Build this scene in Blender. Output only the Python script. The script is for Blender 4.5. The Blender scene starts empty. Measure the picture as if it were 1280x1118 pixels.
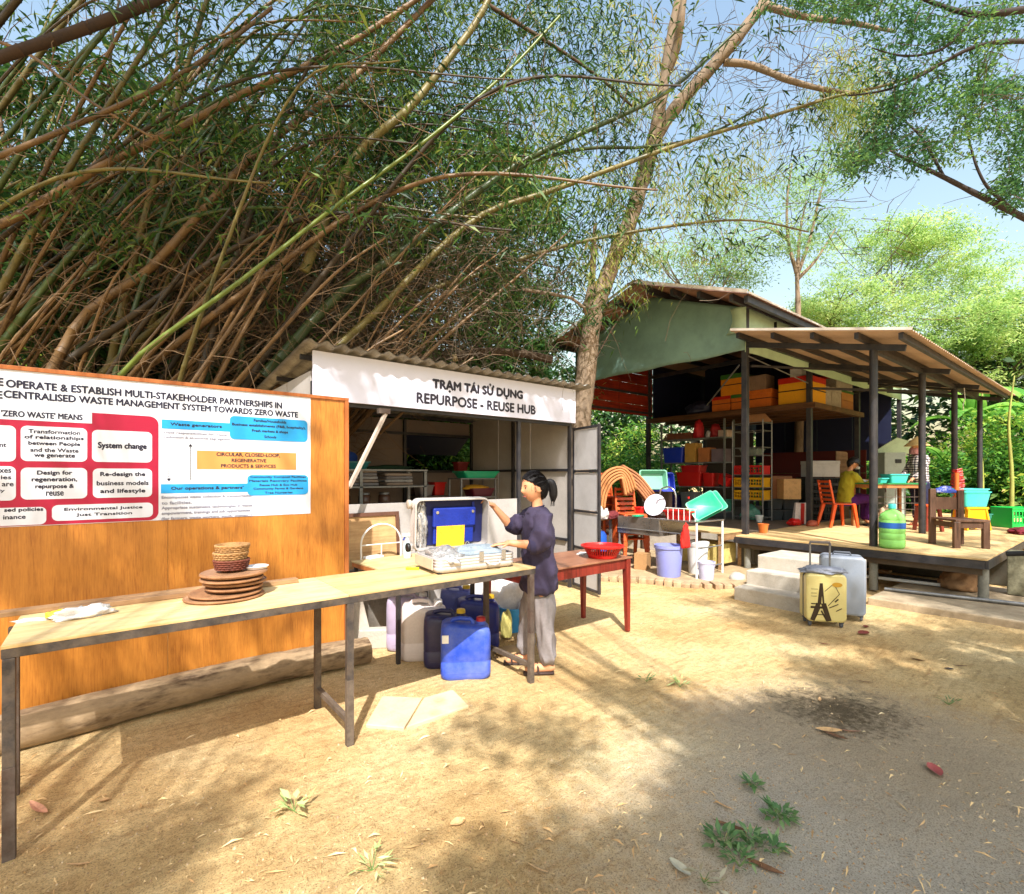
import bpy, bmesh, math, random
import numpy as np
from mathutils import Vector, Matrix, noise
R = math.radians
SC = bpy.context.scene
COL = SC.collection

# ---------------------------------------------------------------- camera, sky, sun, exposure
CH, SH = 0.7815, 0.6239          # the buildings stand square to the world axes; the camera is turned 38.6 deg
FPX, HX, HY, CAMZ = 630.0, 640.0, 595.0, 1.5
cam_d = bpy.data.cameras.new('camera'); cam = bpy.data.objects.new('camera', cam_d); COL.objects.link(cam)
cam.location = (0, 0, CAMZ); cam.rotation_euler = (R(90), 0, -R(38.6))
cam_d.sensor_width = 36; cam_d.lens = 36 * FPX / 1280; cam_d.shift_y = 36 / 1280
cam_d.clip_start = 0.05; cam_d.clip_end = 600
SC.camera = cam
SUN = Vector((-0.476, -0.696, 1.0)).normalized()
sun_el = math.asin(SUN.z); sun_az = math.atan2(SUN.x, SUN.y)
W_ = bpy.data.worlds.new('World'); SC.world = W_; W_.use_nodes = True
nt = W_.node_tree; nt.nodes.clear()
sky = nt.nodes.new('ShaderNodeTexSky'); sky.sky_type = 'NISHITA'; sky.sun_disc = False
sky.sun_elevation = sun_el; sky.sun_rotation = sun_az; sky.air_density = 2.0; sky.dust_density = 3.2; sky.ozone_density = 1.1
bg = nt.nodes.new('ShaderNodeBackground'); bg.inputs[1].default_value = 0.15
ow = nt.nodes.new('ShaderNodeOutputWorld'); nt.links.new(sky.outputs[0], bg.inputs[0]); nt.links.new(bg.outputs[0], ow.inputs[0])
sl = bpy.data.lights.new('sun', 'SUN'); sl.energy = 4.8; sl.angle = R(0.6); sl.color = (1.0, 0.97, 0.93)
so = bpy.data.objects.new('sun', sl); COL.objects.link(so); so.rotation_euler = SUN.to_track_quat('Z', 'Y').to_euler(); so.location = (-6, -8, 14)
SC.view_settings.view_transform = 'Standard'; SC.view_settings.look = 'None'
SC.view_settings.gamma = 1; SC.view_settings.use_curve_mapping = False
SC.view_settings.exposure = 0.9
SC.cycles.max_bounces = 7; SC.cycles.diffuse_bounces = 4; SC.cycles.transparent_max_bounces = 8

# ---------------------------------------------------------------- measuring helpers
def C(X, Z, z=0.0):
    "a place given by metres to the right of and ahead of where the photographer stands"
    return Vector((X * CH + Z * SH, -X * SH + Z * CH, z))
def ray(px, py):
    X = (px - HX) / FPX; d = C(X, 1.0); return Vector((d.x, d.y, (HY - py) / FPX))
def g(px, py, z=0.0):
    d = ray(px, py); t = (z - CAMZ) / d.z; return Vector((d.x * t, d.y * t, z))
def at(px, py, Z):
    d = ray(px, py); return Vector((d.x * Z, d.y * Z, CAMZ + d.z * Z))
def onx(px, py, x):
    d = ray(px, py); t = x / d.x; return Vector((x, d.y * t, CAMZ + d.z * t))
def ony(px, py, y):
    d = ray(px, py); t = y / d.y; return Vector((d.x * t, y, CAMZ + d.z * t))

# ---------------------------------------------------------------- materials
def lin(rgb, k=1.0):
    o = []
    for c in rgb:
        c = c / 255.0
        o.append((c / 12.92 if c <= 0.04045 else ((c + 0.055) / 1.055) ** 2.4) * k)
    return tuple(o)
def N(nt, t, **kw):
    n = nt.nodes.new(t)
    for k, v in kw.items():
        if hasattr(n, k): setattr(n, k, v)
        else: n.inputs[k.replace('_', ' ')].default_value = v
    return n
def newmat(name):
    m = bpy.data.materials.new(name); m.use_nodes = True; nt = m.node_tree; nt.nodes.clear()
    o = nt.nodes.new('ShaderNodeOutputMaterial'); b = nt.nodes.new('ShaderNodeBsdfPrincipled')
    nt.links.new(b.outputs[0], o.inputs[0]); return m, nt, b
def rampn(nt, fac, stops):
    r = nt.nodes.new('ShaderNodeValToRGB'); e = r.color_ramp.elements
    while len(e) < len(stops): e.new(0.5)
    for i, (p, c) in enumerate(stops): e[i].position = p; e[i].color = (c[0], c[1], c[2], 1)
    nt.links.new(fac, r.inputs[0]); return r
MATS = {}
def M(name, rgb, k=0.8, rough=0.6, var=0.18, scale=6.0, bump=0.15, bscale=60.0, metal=0.0, stretch=(1, 1, 1), rgb2=None,
      spec=0.4, dirt=0.0, dirtcol=(70, 52, 36), trans=0.0, coat=0.0, isl=0.0, alpha=1.0):
    "worn surface: colour drifts at two sizes, fine relief, patchy gloss, optional dirt blotches"
    if name in MATS: return MATS[name]
    m, nt, b = newmat(name); L = nt.links
    c = lin(rgb, k); c2 = lin(rgb2, k) if rgb2 else tuple(x * 0.55 for x in c)
    tc = nt.nodes.new('ShaderNodeTexCoord'); mp = nt.nodes.new('ShaderNodeMapping'); mp.inputs['Scale'].default_value = stretch
    L.new(tc.outputs['Object'], mp.inputs[0])
    n1 = N(nt, 'ShaderNodeTexNoise', Scale=scale, Detail=6.0, Roughness=0.62); L.new(mp.outputs[0], n1.inputs['Vector'])
    n2 = N(nt, 'ShaderNodeTexNoise', Scale=bscale, Detail=4.0, Roughness=0.6); L.new(mp.outputs[0], n2.inputs['Vector'])
    a = N(nt, 'ShaderNodeMath', operation='MULTIPLY'); a.inputs[1].default_value = 0.65; L.new(n1.outputs[0], a.inputs[0])
    s = N(nt, 'ShaderNodeMath', operation='MULTIPLY_ADD'); s.inputs[1].default_value = 0.35; L.new(n2.outputs[0], s.inputs[0]); L.new(a.outputs[0], s.inputs[2])
    lo = tuple(x + (y - x) * min(1.0, var * 3) for x, y in zip(c, c2)); hi = tuple(min(0.95, x * (1 + var * 0.6)) for x in c)
    r = rampn(nt, s.outputs[0], [(0.34, lo), (0.5, c), (0.68, hi)])
    out = r.outputs[0]
    if isl > 0:
        gi = nt.nodes.new('ShaderNodeObjectInfo')
        hs = nt.nodes.new('ShaderNodeHueSaturation'); mm = N(nt, 'ShaderNodeMapRange'); mm.inputs['To Min'].default_value = 1 - isl; mm.inputs['To Max'].default_value = 1 + isl
        L.new(gi.outputs['Random'], mm.inputs[0]); L.new(mm.outputs[0], hs.inputs['Value']); L.new(out, hs.inputs['Color']); out = hs.outputs[0]
    if dirt > 0:
        n3 = N(nt, 'ShaderNodeTexNoise', Scale=scale * 0.6 + 1.3, Detail=8.0, Roughness=0.7); L.new(tc.outputs['Object'], n3.inputs['Vector'])
        rr = rampn(nt, n3.outputs[0], [(0.5 - 0.12, (0, 0, 0)), (0.66, (dirt, dirt, dirt))])
        mx = nt.nodes.new('ShaderNodeMix'); mx.data_type = 'RGBA'; L.new(rr.outputs[0], mx.inputs['Factor']); L.new(out, mx.inputs['A']); mx.inputs['B'].default_value = (*lin(dirtcol, 0.8), 1); out = mx.outputs['Result']
    L.new(out, b.inputs['Base Color'])
    mr = N(nt, 'ShaderNodeMapRange'); mr.inputs['To Min'].default_value = max(0.05, rough - 0.12); mr.inputs['To Max'].default_value = min(1, rough + 0.15); L.new(n1.outputs[0], mr.inputs[0]); L.new(mr.outputs[0], b.inputs['Roughness'])
    b.inputs['Metallic'].default_value = metal; b.inputs['Specular IOR Level'].default_value = spec
    if coat: b.inputs['Coat Weight'].default_value = coat; b.inputs['Coat Roughness'].default_value = 0.25
    if trans: b.inputs['Transmission Weight'].default_value = trans; b.inputs['IOR'].default_value = 1.3
    if bump:
        bp = N(nt, 'ShaderNodeBump', Strength=min(1.0, bump * 2), Distance=0.004); L.new(n2.outputs[0], bp.inputs['Height']); L.new(bp.outputs[0], b.inputs['Normal'])
    MATS[name] = m; return m
def woodmat(name, rgb, rgb2, k=0.8, axis=0, gscale=9.0, rough=0.55, bump=0.3, coat=0.0, spec=0.3, wear=0.35):
    "grain drawn out along one axis"
    if name in MATS: return MATS[name]
    m, nt, b = newmat(name); L = nt.links
    tc = nt.nodes.new('ShaderNodeTexCoord'); mp = nt.nodes.new('ShaderNodeMapping')
    sc = [gscale] * 3; sc[axis] = gscale * 0.07; mp.inputs['Scale'].default_value = sc; L.new(tc.outputs['Object'], mp.inputs[0])
    n1 = N(nt, 'ShaderNodeTexNoise', Scale=1.0, Detail=7.0, Roughness=0.65, Distortion=0.6); L.new(mp.outputs[0], n1.inputs['Vector'])
    n2 = N(nt, 'ShaderNodeTexNoise', Scale=7.0, Detail=3.0, Roughness=0.7); L.new(mp.outputs[0], n2.inputs['Vector'])
    n3 = N(nt, 'ShaderNodeTexNoise', Scale=2.2, Detail=3.0); L.new(tc.outputs['Object'], n3.inputs['Vector'])
    a = N(nt, 'ShaderNodeMath', operation='MULTIPLY_ADD'); a.inputs[1].default_value = 0.45; L.new(n2.outputs[0], a.inputs[0])
    a2 = N(nt, 'ShaderNodeMath', operation='MULTIPLY'); a2.inputs[1].default_value = 0.4; L.new(n1.outputs[0], a2.inputs[0]); L.new(a2.outputs[0], a.inputs[2])
    a3 = N(nt, 'ShaderNodeMath', operation='MULTIPLY_ADD'); a3.inputs[1].default_value = 0.2; L.new(n3.outputs[0], a3.inputs[0]); L.new(a.outputs[0], a3.inputs[2])
    c = lin(rgb, k); d = lin(rgb2, k)
    r = rampn(nt, a3.outputs[0], [(0.38, d), (0.50, tuple((x * 2 + y) / 3 for x, y in zip(c, d))), (0.60, c), (0.75, tuple(min(.95, x * 1.15) for x in c))])
    gi = nt.nodes.new('ShaderNodeObjectInfo'); hs = nt.nodes.new('ShaderNodeHueSaturation'); mm = N(nt, 'ShaderNodeMapRange'); mm.inputs['To Min'].default_value = 0.85; mm.inputs['To Max'].default_value = 1.12
    L.new(gi.outputs['Random'], mm.inputs[0]); L.new(mm.outputs[0], hs.inputs['Value']); L.new(r.outputs[0], hs.inputs['Color'])
    n5 = N(nt, 'ShaderNodeTexNoise', Scale=5.5, Detail=8.0, Roughness=0.72); L.new(tc.outputs['Object'], n5.inputs['Vector'])
    rs_ = rampn(nt, n5.outputs[0], [(0.45, (0, 0, 0)), (0.68, (wear, wear, wear))])
    mw = nt.nodes.new('ShaderNodeMix'); mw.data_type = 'RGBA'; L.new(rs_.outputs[0], mw.inputs['Factor']); L.new(hs.outputs[0], mw.inputs['A']); mw.inputs['B'].default_value = (*[x * .5 for x in d], 1)
    L.new(mw.outputs['Result'], b.inputs['Base Color'])
    b.inputs['Roughness'].default_value = rough; b.inputs['Specular IOR Level'].default_value = spec
    if coat: b.inputs['Coat Weight'].default_value = coat; b.inputs['Coat Roughness'].default_value = 0.3
    bp = N(nt, 'ShaderNodeBump', Strength=bump, Distance=0.003); L.new(a.outputs[0], bp.inputs['Height']); L.new(bp.outputs[0], b.inputs['Normal'])
    MATS[name] = m; return m
def leafmat(name, stops, k=1.0, tr=0.35, rough=0.5):
    "every leaf (mesh island) takes its own tone from the ramp; some light passes through"
    if name in MATS: return MATS[name]
    m, nt, b = newmat(name); L = nt.links
    ge = nt.nodes.new('ShaderNodeNewGeometry'); tc = nt.nodes.new('ShaderNodeTexCoord')
    n1 = N(nt, 'ShaderNodeTexNoise', Scale=0.9, Detail=3.0); L.new(tc.outputs['Object'], n1.inputs['Vector'])
    a = N(nt, 'ShaderNodeMath', operation='MULTIPLY_ADD'); a.inputs[1].default_value = 0.55; L.new(ge.outputs['Random Per Island'], a.inputs[0])
    a2 = N(nt, 'ShaderNodeMath', operation='MULTIPLY_ADD'); a2.inputs[1].default_value = 1.5; a2.inputs[2].default_value = -0.5; L.new(n1.outputs[0], a2.inputs[0]); L.new(a2.outputs[0], a.inputs[2])
    r = rampn(nt, a.outputs[0], [(p, lin(c, k)) for p, c in stops])
    L.new(r.outputs[0], b.inputs['Base Color']); b.inputs['Roughness'].default_value = rough; b.inputs['Specular IOR Level'].default_value = 0.35
    t = nt.nodes.new('ShaderNodeBsdfTranslucent'); hs = N(nt, 'ShaderNodeHueSaturation'); hs.inputs['Value'].default_value = 1.5; hs.inputs['Hue'].default_value = 0.48
    L.new(r.outputs[0], hs.inputs['Color']); L.new(hs.outputs[0], t.inputs[0])
    mx = nt.nodes.new('ShaderNodeMixShader'); mx.inputs[0].default_value = tr; L.new(b.outputs[0], mx.inputs[1]); L.new(t.outputs[0], mx.inputs[2])
    L.new(mx.outputs[0], nt.nodes['Material Output'].inputs[0]); MATS[name] = m; return m

# ---------------------------------------------------------------- mesh helpers
def link(name, me, mat, parent=None, bevel=0.0, smooth=False):
    o = bpy.data.objects.new(name, me); COL.objects.link(o)
    if mat is not None: me.materials.append(mat)
    if parent is not None: o.parent = parent
    if smooth:
        me.polygons.foreach_set('use_smooth', [True] * len(me.polygons))
    if bevel > 0:
        md = o.modifiers.new('bevel', 'BEVEL'); md.width = bevel; md.segments = 2; md.limit_method = 'ANGLE'; md.angle_limit = R(40)
    return o
def tag(o, label=None, cat=None, group=None, kind=None):
    if label: o['label'] = label
    if cat: o['category'] = cat
    if group: o['group'] = group
    if kind: o['kind'] = kind
    return o
def thing(name, label, cat, loc=(0, 0, 0), rz=0.0, group=None, rot=None):
    o = bpy.data.objects.new(name, None); COL.objects.link(o); o.empty_display_size = 0.05
    o.location = loc; o.rotation_euler = rot if rot else (0, 0, rz); return tag(o, label, cat, group)
def dup(root, loc, rz=None, label=None, group=None, scale=None, rot=None):
    r = root.copy(); COL.objects.link(r); r.location = loc
    if rz is not None: r.rotation_euler = (0, 0, rz)
    if rot is not None: r.rotation_euler = rot
    if scale is not None: r.scale = scale if hasattr(scale, '__len__') else (scale,) * 3
    if label: r['label'] = label
    if group: r['group'] = group
    for ch in root.children:
        c = ch.copy(); COL.objects.link(c); c.parent = r
        for gch in ch.children:
            d = gch.copy(); COL.objects.link(d); d.parent = c
    return r
class B:
    def __init__(s): s.v = []; s.f = []
    def add(s, v, f):
        n = len(s.v); s.v += [tuple(p) for p in v]; s.f += [tuple(i + n for i in q) for q in f]; return s
    def box(s, c, d, rz=0.0, m=None):
        x, y, z = d[0] / 2, d[1] / 2, d[2] / 2
        vs = [Vector((a, b, e)) for e in (-z, z) for a, b in ((-x, -y), (x, -y), (x, y), (-x, y))]
        mt = Matrix.Translation(Vector(c)) @ (m.to_4x4() if m is not None else Matrix.Rotation(rz, 4, 'Z'))
        return s.add([mt @ p for p in vs], [(3, 2, 1, 0), (4, 5, 6, 7), (0, 1, 5, 4), (1, 2, 6, 5), (2, 3, 7, 6), (3, 0, 4, 7)])
    def bb(s, x0, x1, y0, y1, z0, z1): return s.box(((x0 + x1) / 2, (y0 + y1) / 2, (z0 + z1) / 2), (abs(x1 - x0), abs(y1 - y0), abs(z1 - z0)))
    def bar(s, p, q, w=0.03, h=None, up=(0, 0, 1)):
        p = Vector(p); q = Vector(q); h = h or w; z = (q - p); L = z.length; z.normalize(); u = Vector(up)
        if abs(z.dot(u)) > 0.98: u = Vector((1, 0, 0))
        x = z.cross(u).normalized(); y = z.cross(x)
        mt = Matrix((x, y, z)).transposed(); return s.box((p + q) / 2, (w, h, L), m=mt)
    def tube(s, pts, rs, n=8, cap=True):
        pts = [Vector(p) for p in pts]; m = len(pts)
        if not hasattr(rs, '__len__'): rs = [rs] * m
        vs = []; fs = []; px = None
        for i, p in enumerate(pts):
            d = (pts[min(i + 1, m - 1)] - pts[max(i - 1, 0)])
            if d.length < 1e-9: d = Vector((0, 0, 1))
            d.normalize()
            if px is None: px = d.orthogonal().normalized()
            else:
                px = (px - d * px.dot(d))
                px = px.normalized() if px.length > 1e-6 else d.orthogonal().normalized()
            py = d.cross(px)
            for k in range(n):
                a = 2 * math.pi * k / n; vs.append(p + (px * math.cos(a) + py * math.sin(a)) * rs[i])
        for i in range(m - 1):
            for k in range(n):
                k2 = (k + 1) % n; fs.append((i * n + k, i * n + k2, (i + 1) * n + k2, (i + 1) * n + k))
        if cap: fs.append(tuple(range(n - 1, -1, -1))); fs.append(tuple((m - 1) * n + k for k in range(n)))
        return s.add(vs, fs)
    def cyl(s, p, q, r, r2=None, n=16): return s.tube([p, q], [r, r if r2 is None else r2], n)
    def lathe(s, prof, c=(0, 0, 0), n=24, sx=1.0, sy=1.0, m=None):
        vs = []; fs = []; k = len(prof)
        for j in range(n):
            a = 2 * math.pi * j / n
            for r, z in prof:
                p = Vector((r * math.cos(a) * sx, r * math.sin(a) * sy, z))
                if m is not None: p = m @ p
                vs.append(Vector(c) + p)
        for j in range(n):
            j2 = (j + 1) % n
            for i in range(k - 1): fs.append((j * k + i, j2 * k + i, j2 * k + i + 1, j * k + i + 1))
        if prof[0][0] > 1e-6: fs.append(tuple(j * k for j in range(n - 1, -1, -1)))
        return s.add(vs, fs)
    def prism(s, poly, z0, z1, m=None):
        n = len(poly); vs = [Vector((x, y, z0)) for x, y in poly] + [Vector((x, y, z1)) for x, y in poly]
        if m is not None: vs = [m @ p for p in vs]
        return s.add(vs, [tuple(range(n - 1, -1, -1)), tuple(range(n, 2 * n))] + [(i, (i + 1) % n, n + (i + 1) % n, n + i) for i in range(n)])
    def rr(s, x0, x1, z0, z1, y0, y1, r, n=6):
        "rounded plate standing in the xz plane, from y0 (front) back to y1"
        P = []
        for cx, cz, a0 in ((x1 - r, z1 - r, 0), (x0 + r, z1 - r, 90), (x0 + r, z0 + r, 180), (x1 - r, z0 + r, 270)):
            for i in range(n + 1):
                a = R(a0 + 90 * i / n); P.append((cx + r * math.cos(a), cz + r * math.sin(a)))
        k = len(P); vs = [(x, y0, z) for x, z in P] + [(x, y1, z) for x, z in P]
        return s.add(vs, [tuple(range(k)), tuple(range(2 * k - 1, k - 1, -1))] + [(i, k + i, k + (i + 1) % k, (i + 1) % k) for i in range(k)])
    def build(s, name, mat, parent=None, bevel=0.0, smooth=False, fix=True):
        me = bpy.data.meshes.new(name); me.from_pydata([tuple(p) for p in s.v], [], s.f)
        if fix and len(s.f) < 60000:
            bm = bmesh.new(); bm.from_mesh(me); bmesh.ops.recalc_face_normals(bm, faces=bm.faces); bm.to_mesh(me); bm.free()
        me.update(); o = link(name, me, mat, parent, bevel, smooth)
        if smooth and bevel == 0: me.set_sharp_from_angle(angle=R(50))
        return o
def crumple(name, mat, parent, c, size, seed=0, n=14, amp=0.3, flat=False, z0=None):
    "a crumpled bag or cloth heap: a noisy, settled blob"
    rnd = random.Random(seed); bm = bmesh.new(); bmesh.ops.create_icosphere(bm, subdivisions=3 if n < 20 else 4, radius=1.0)
    off = Vector((rnd.random() * 50, rnd.random() * 50, 0))
    for v in bm.verts:
        d = v.co.normalized(); a = noise.noise(d * 1.7 + off) * amp + noise.noise(d * 4.5 + off) * amp * 0.6 + abs(noise.noise(d * 9 + off)) * amp * 0.35
        v.co = d * (1 + a)
        if v.co.z < -0.35: v.co.z = -0.35 + (v.co.z + 0.35) * 0.12
        v.co = Vector((v.co.x * size[0], v.co.y * size[1], (v.co.z + 0.42) * size[2] / 1.4)) + Vector(c)
    me = bpy.data.meshes.new(name); bm.to_mesh(me); bm.free(); return link(name, me, mat, parent, 0, True)
def cloth(name, mat, parent, origin, ux, uy, nx, ny, fn):
    "a sheet: origin + a*ux + b*uy moved by fn(a,b)"
    o = Vector(origin); ux = Vector(ux); uy = Vector(uy); b = B()
    vs = [o + ux * (i / nx) + uy * (j / ny) + Vector(fn(i / nx, j / ny)) for j in range(ny + 1) for i in range(nx + 1)]
    fs = [(j * (nx + 1) + i, j * (nx + 1) + i + 1, (j + 1) * (nx + 1) + i + 1, (j + 1) * (nx + 1) + i) for j in range(ny) for i in range(nx)]
    b.add(vs, fs); ob = b.build(name, mat, parent, smooth=True, fix=False)
    md = ob.modifiers.new('thick', 'SOLIDIFY'); md.thickness = 0.003; return ob
TMP = bpy.data.scenes.new('workbench_scene')
def bake(o):
    "mesh of an object with its modifiers, worked out in a scratch scene"
    TMP.collection.objects.link(o); vl = TMP.view_layers[0]; vl.update()
    me = bpy.data.meshes.new_from_object(o.evaluated_get(vl.depsgraph)); bpy.data.objects.remove(o); return me
def text(body, mat, parent, xc, zc, w, h, y, align='C', font_bold=0.0, name='lettering', rot=None, loc=None):
    "flat lettering facing -y, fitted to width w and height h (metres)"
    cu = bpy.data.curves.new('txt', 'FONT'); cu.body = body; cu.align_x = 'CENTER'; cu.space_line = 1.0; cu.resolution_u = 3; cu.offset = 0
    me = bake(bpy.data.objects.new('txt', cu))
    n = len(me.vertices)
    if n == 0: return None
    co = np.empty(n * 3, dtype=np.float32); me.vertices.foreach_get('co', co); co = co.reshape(-1, 3)
    mn = co.min(0); mx = co.max(0); s = np.array([w / (mx[0] - mn[0]), h / (mx[1] - mn[1])])
    q = np.zeros_like(co); q[:, 0] = (co[:, 0] - (mn[0] + mx[0]) / 2) * s[0]; q[:, 2] = (co[:, 1] - (mn[1] + mx[1]) / 2) * s[1]
    if align == 'L': q[:, 0] += w / 2
    if align == 'R': q[:, 0] -= w / 2
    q += np.array([xc, y, zc])
    if font_bold > 0:      # thicken the strokes: slightly shifted copies, each a hair in front of the last
        d = 0.055 * h; npoly = [tuple(p.vertices) for p in me.polygons]; V = []; F = []
        for i, (dx, dz) in enumerate(((-d, 0), (d, 0), (0, -d), (0, d))):
            V += [(a + dx, b_ - i * 0.00012, c_ + dz) for a, b_, c_ in q.tolist()]; F += [tuple(k + i * n for k in f) for f in npoly]
        me = bpy.data.meshes.new(name); me.from_pydata(V, [], F); me.update()
    else: me.vertices.foreach_set('co', q.astype(np.float32).ravel()); me.update()
    o = link(name, me, mat, parent); o['kind'] = 'stuff'
    if rot: o.rotation_euler = rot
    if loc: o.location = loc
    return o
rng = np.random.default_rng(7)
def leafmesh(P, L, Wd, droop=0.3, seed=0, up=0.5, dirs=None, jit=0.3):
    "mesh of rhombic folded leaves at points P; L length, Wd width"
    rg = np.random.default_rng(seed); n = len(P); P = np.asarray(P, dtype=np.float64)
    if dirs is None:
        a = rg.uniform(0, 2 * np.pi, n); D = np.stack([np.cos(a), np.sin(a), rg.normal(-droop, 0.45, n)], 1)
    else: D = dirs + rg.normal(0, jit, (n, 3))
    D /= np.linalg.norm(D, axis=1)[:, None]
    U = rg.normal(0, 1, (n, 3)) * (1 - up) + np.array([0, 0, 1.0]) * up * 1.6
    S = np.cross(D, U); S /= (np.linalg.norm(S, axis=1)[:, None] + 1e-9); Nn = np.cross(S, D)
    ln = (L * rg.uniform(0.6, 1.3, n))[:, None]; wd = (Wd * rg.uniform(0.7, 1.25, n))[:, None]
    v0 = P; v1 = P + D * ln * 0.45 + S * wd * 0.5 + Nn * wd * 0.15; v2 = P + D * ln + np.array([0, 0, -1.0]) * ln * droop * 0.35; v3 = P + D * ln * 0.45 - S * wd * 0.5 + Nn * wd * 0.15
    V = np.stack([v0, v1, v2, v3], 1).reshape(-1, 3).astype(np.float32)
    me = bpy.data.meshes.new('leaves'); me.vertices.add(n * 4); me.vertices.foreach_set('co', V.ravel())
    me.loops.add(n * 4); me.loops.foreach_set('vertex_index', np.arange(n * 4, dtype=np.int32))
    me.polygons.add(n); me.polygons.foreach_set('loop_start', np.arange(0, n * 4, 4, dtype=np.int32)); me.polygons.foreach_set('loop_total', np.full(n, 4, dtype=np.int32))
    me.update(calc_edges=True); return me
def twigmesh(segs, name, mat, parent):
    "thin three-sided twigs from (points, r0, r1)"
    b = B()
    for pts, r0, r1 in segs:
        m = len(pts); b.tube(pts, [r0 + (r1 - r0) * i / (m - 1) for i in range(m)], 3, cap=False)
    return b.build(name, mat, parent, fix=False, smooth=True)
def curve3(P, n=10):
    "Catmull-Rom through points"
    P = [Vector(p) for p in P]; Q = [P[0] * 2 - P[1]] + P + [P[-1] * 2 - P[-2]]; out = []
    for i in range(1, len(Q) - 2):
        a, b, c, d = Q[i - 1], Q[i], Q[i + 1], Q[i + 2]
        for k in range(n):
            t = k / n; out.append(0.5 * ((2 * b) + (c - a) * t + (2 * a - 5 * b + 4 * c - d) * t * t + (3 * b - a - 3 * c + d) * t ** 3))
    out.append(P[-1]); return out

# ---------------------------------------------------------------- shared materials
blacksteel = M('black_painted_steel', (36, 38, 46), 0.8, rough=0.5, var=0.3, scale=9, dirt=0.3, dirtcol=(104, 92, 84), spec=0.5)
greysteel = M('galvanised_steel', (150, 150, 150), 0.8, rough=0.4, var=0.25, scale=14, metal=0.6)
chrome = M('polished_steel', (200, 200, 205), 0.9, rough=0.2, metal=0.9, var=0.1, bump=0.02)
rustbrown = M('rusty_brown_steel', (84, 66, 56), 0.8, rough=0.7, var=0.35, scale=12, dirt=0.5, dirtcol=(130, 120, 110))
dusty = M('dusty_steel_leg', (112, 98, 84), 0.8, rough=0.8, var=0.35, scale=16, dirt=0.6, dirtcol=(60, 45, 38))
ply = woodmat('pale_plywood', (244, 216, 160), (214, 170, 108), 0.74, 0, 5.0, bump=0.2)
concrete = M('concrete', (205, 196, 182), 0.8, rough=0.85, var=0.2, scale=5, bump=0.4, bscale=90, dirt=0.35, dirtcol=(150, 130, 100))
whiteplastic = M('white_plastic', (240, 240, 238), 0.85, rough=0.35, var=0.06, dirt=0.2, dirtcol=(180, 165, 140))
black = M('black_plastic', (28, 28, 30), 0.8, rough=0.45, var=0.15)
barkmat = M('bark', (162, 138, 114), 0.6, rough=0.9, var=0.3, scale=4, bump=0.8, bscale=26, stretch=(1, 1, 0.25), rgb2=(96, 76, 60), dirt=0.3, dirtcol=(150, 140, 120))
darkbark = M('dark_bark', (98, 78, 60), 0.6, rough=0.9, var=0.3, scale=6, bump=0.6, bscale=30)
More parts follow.
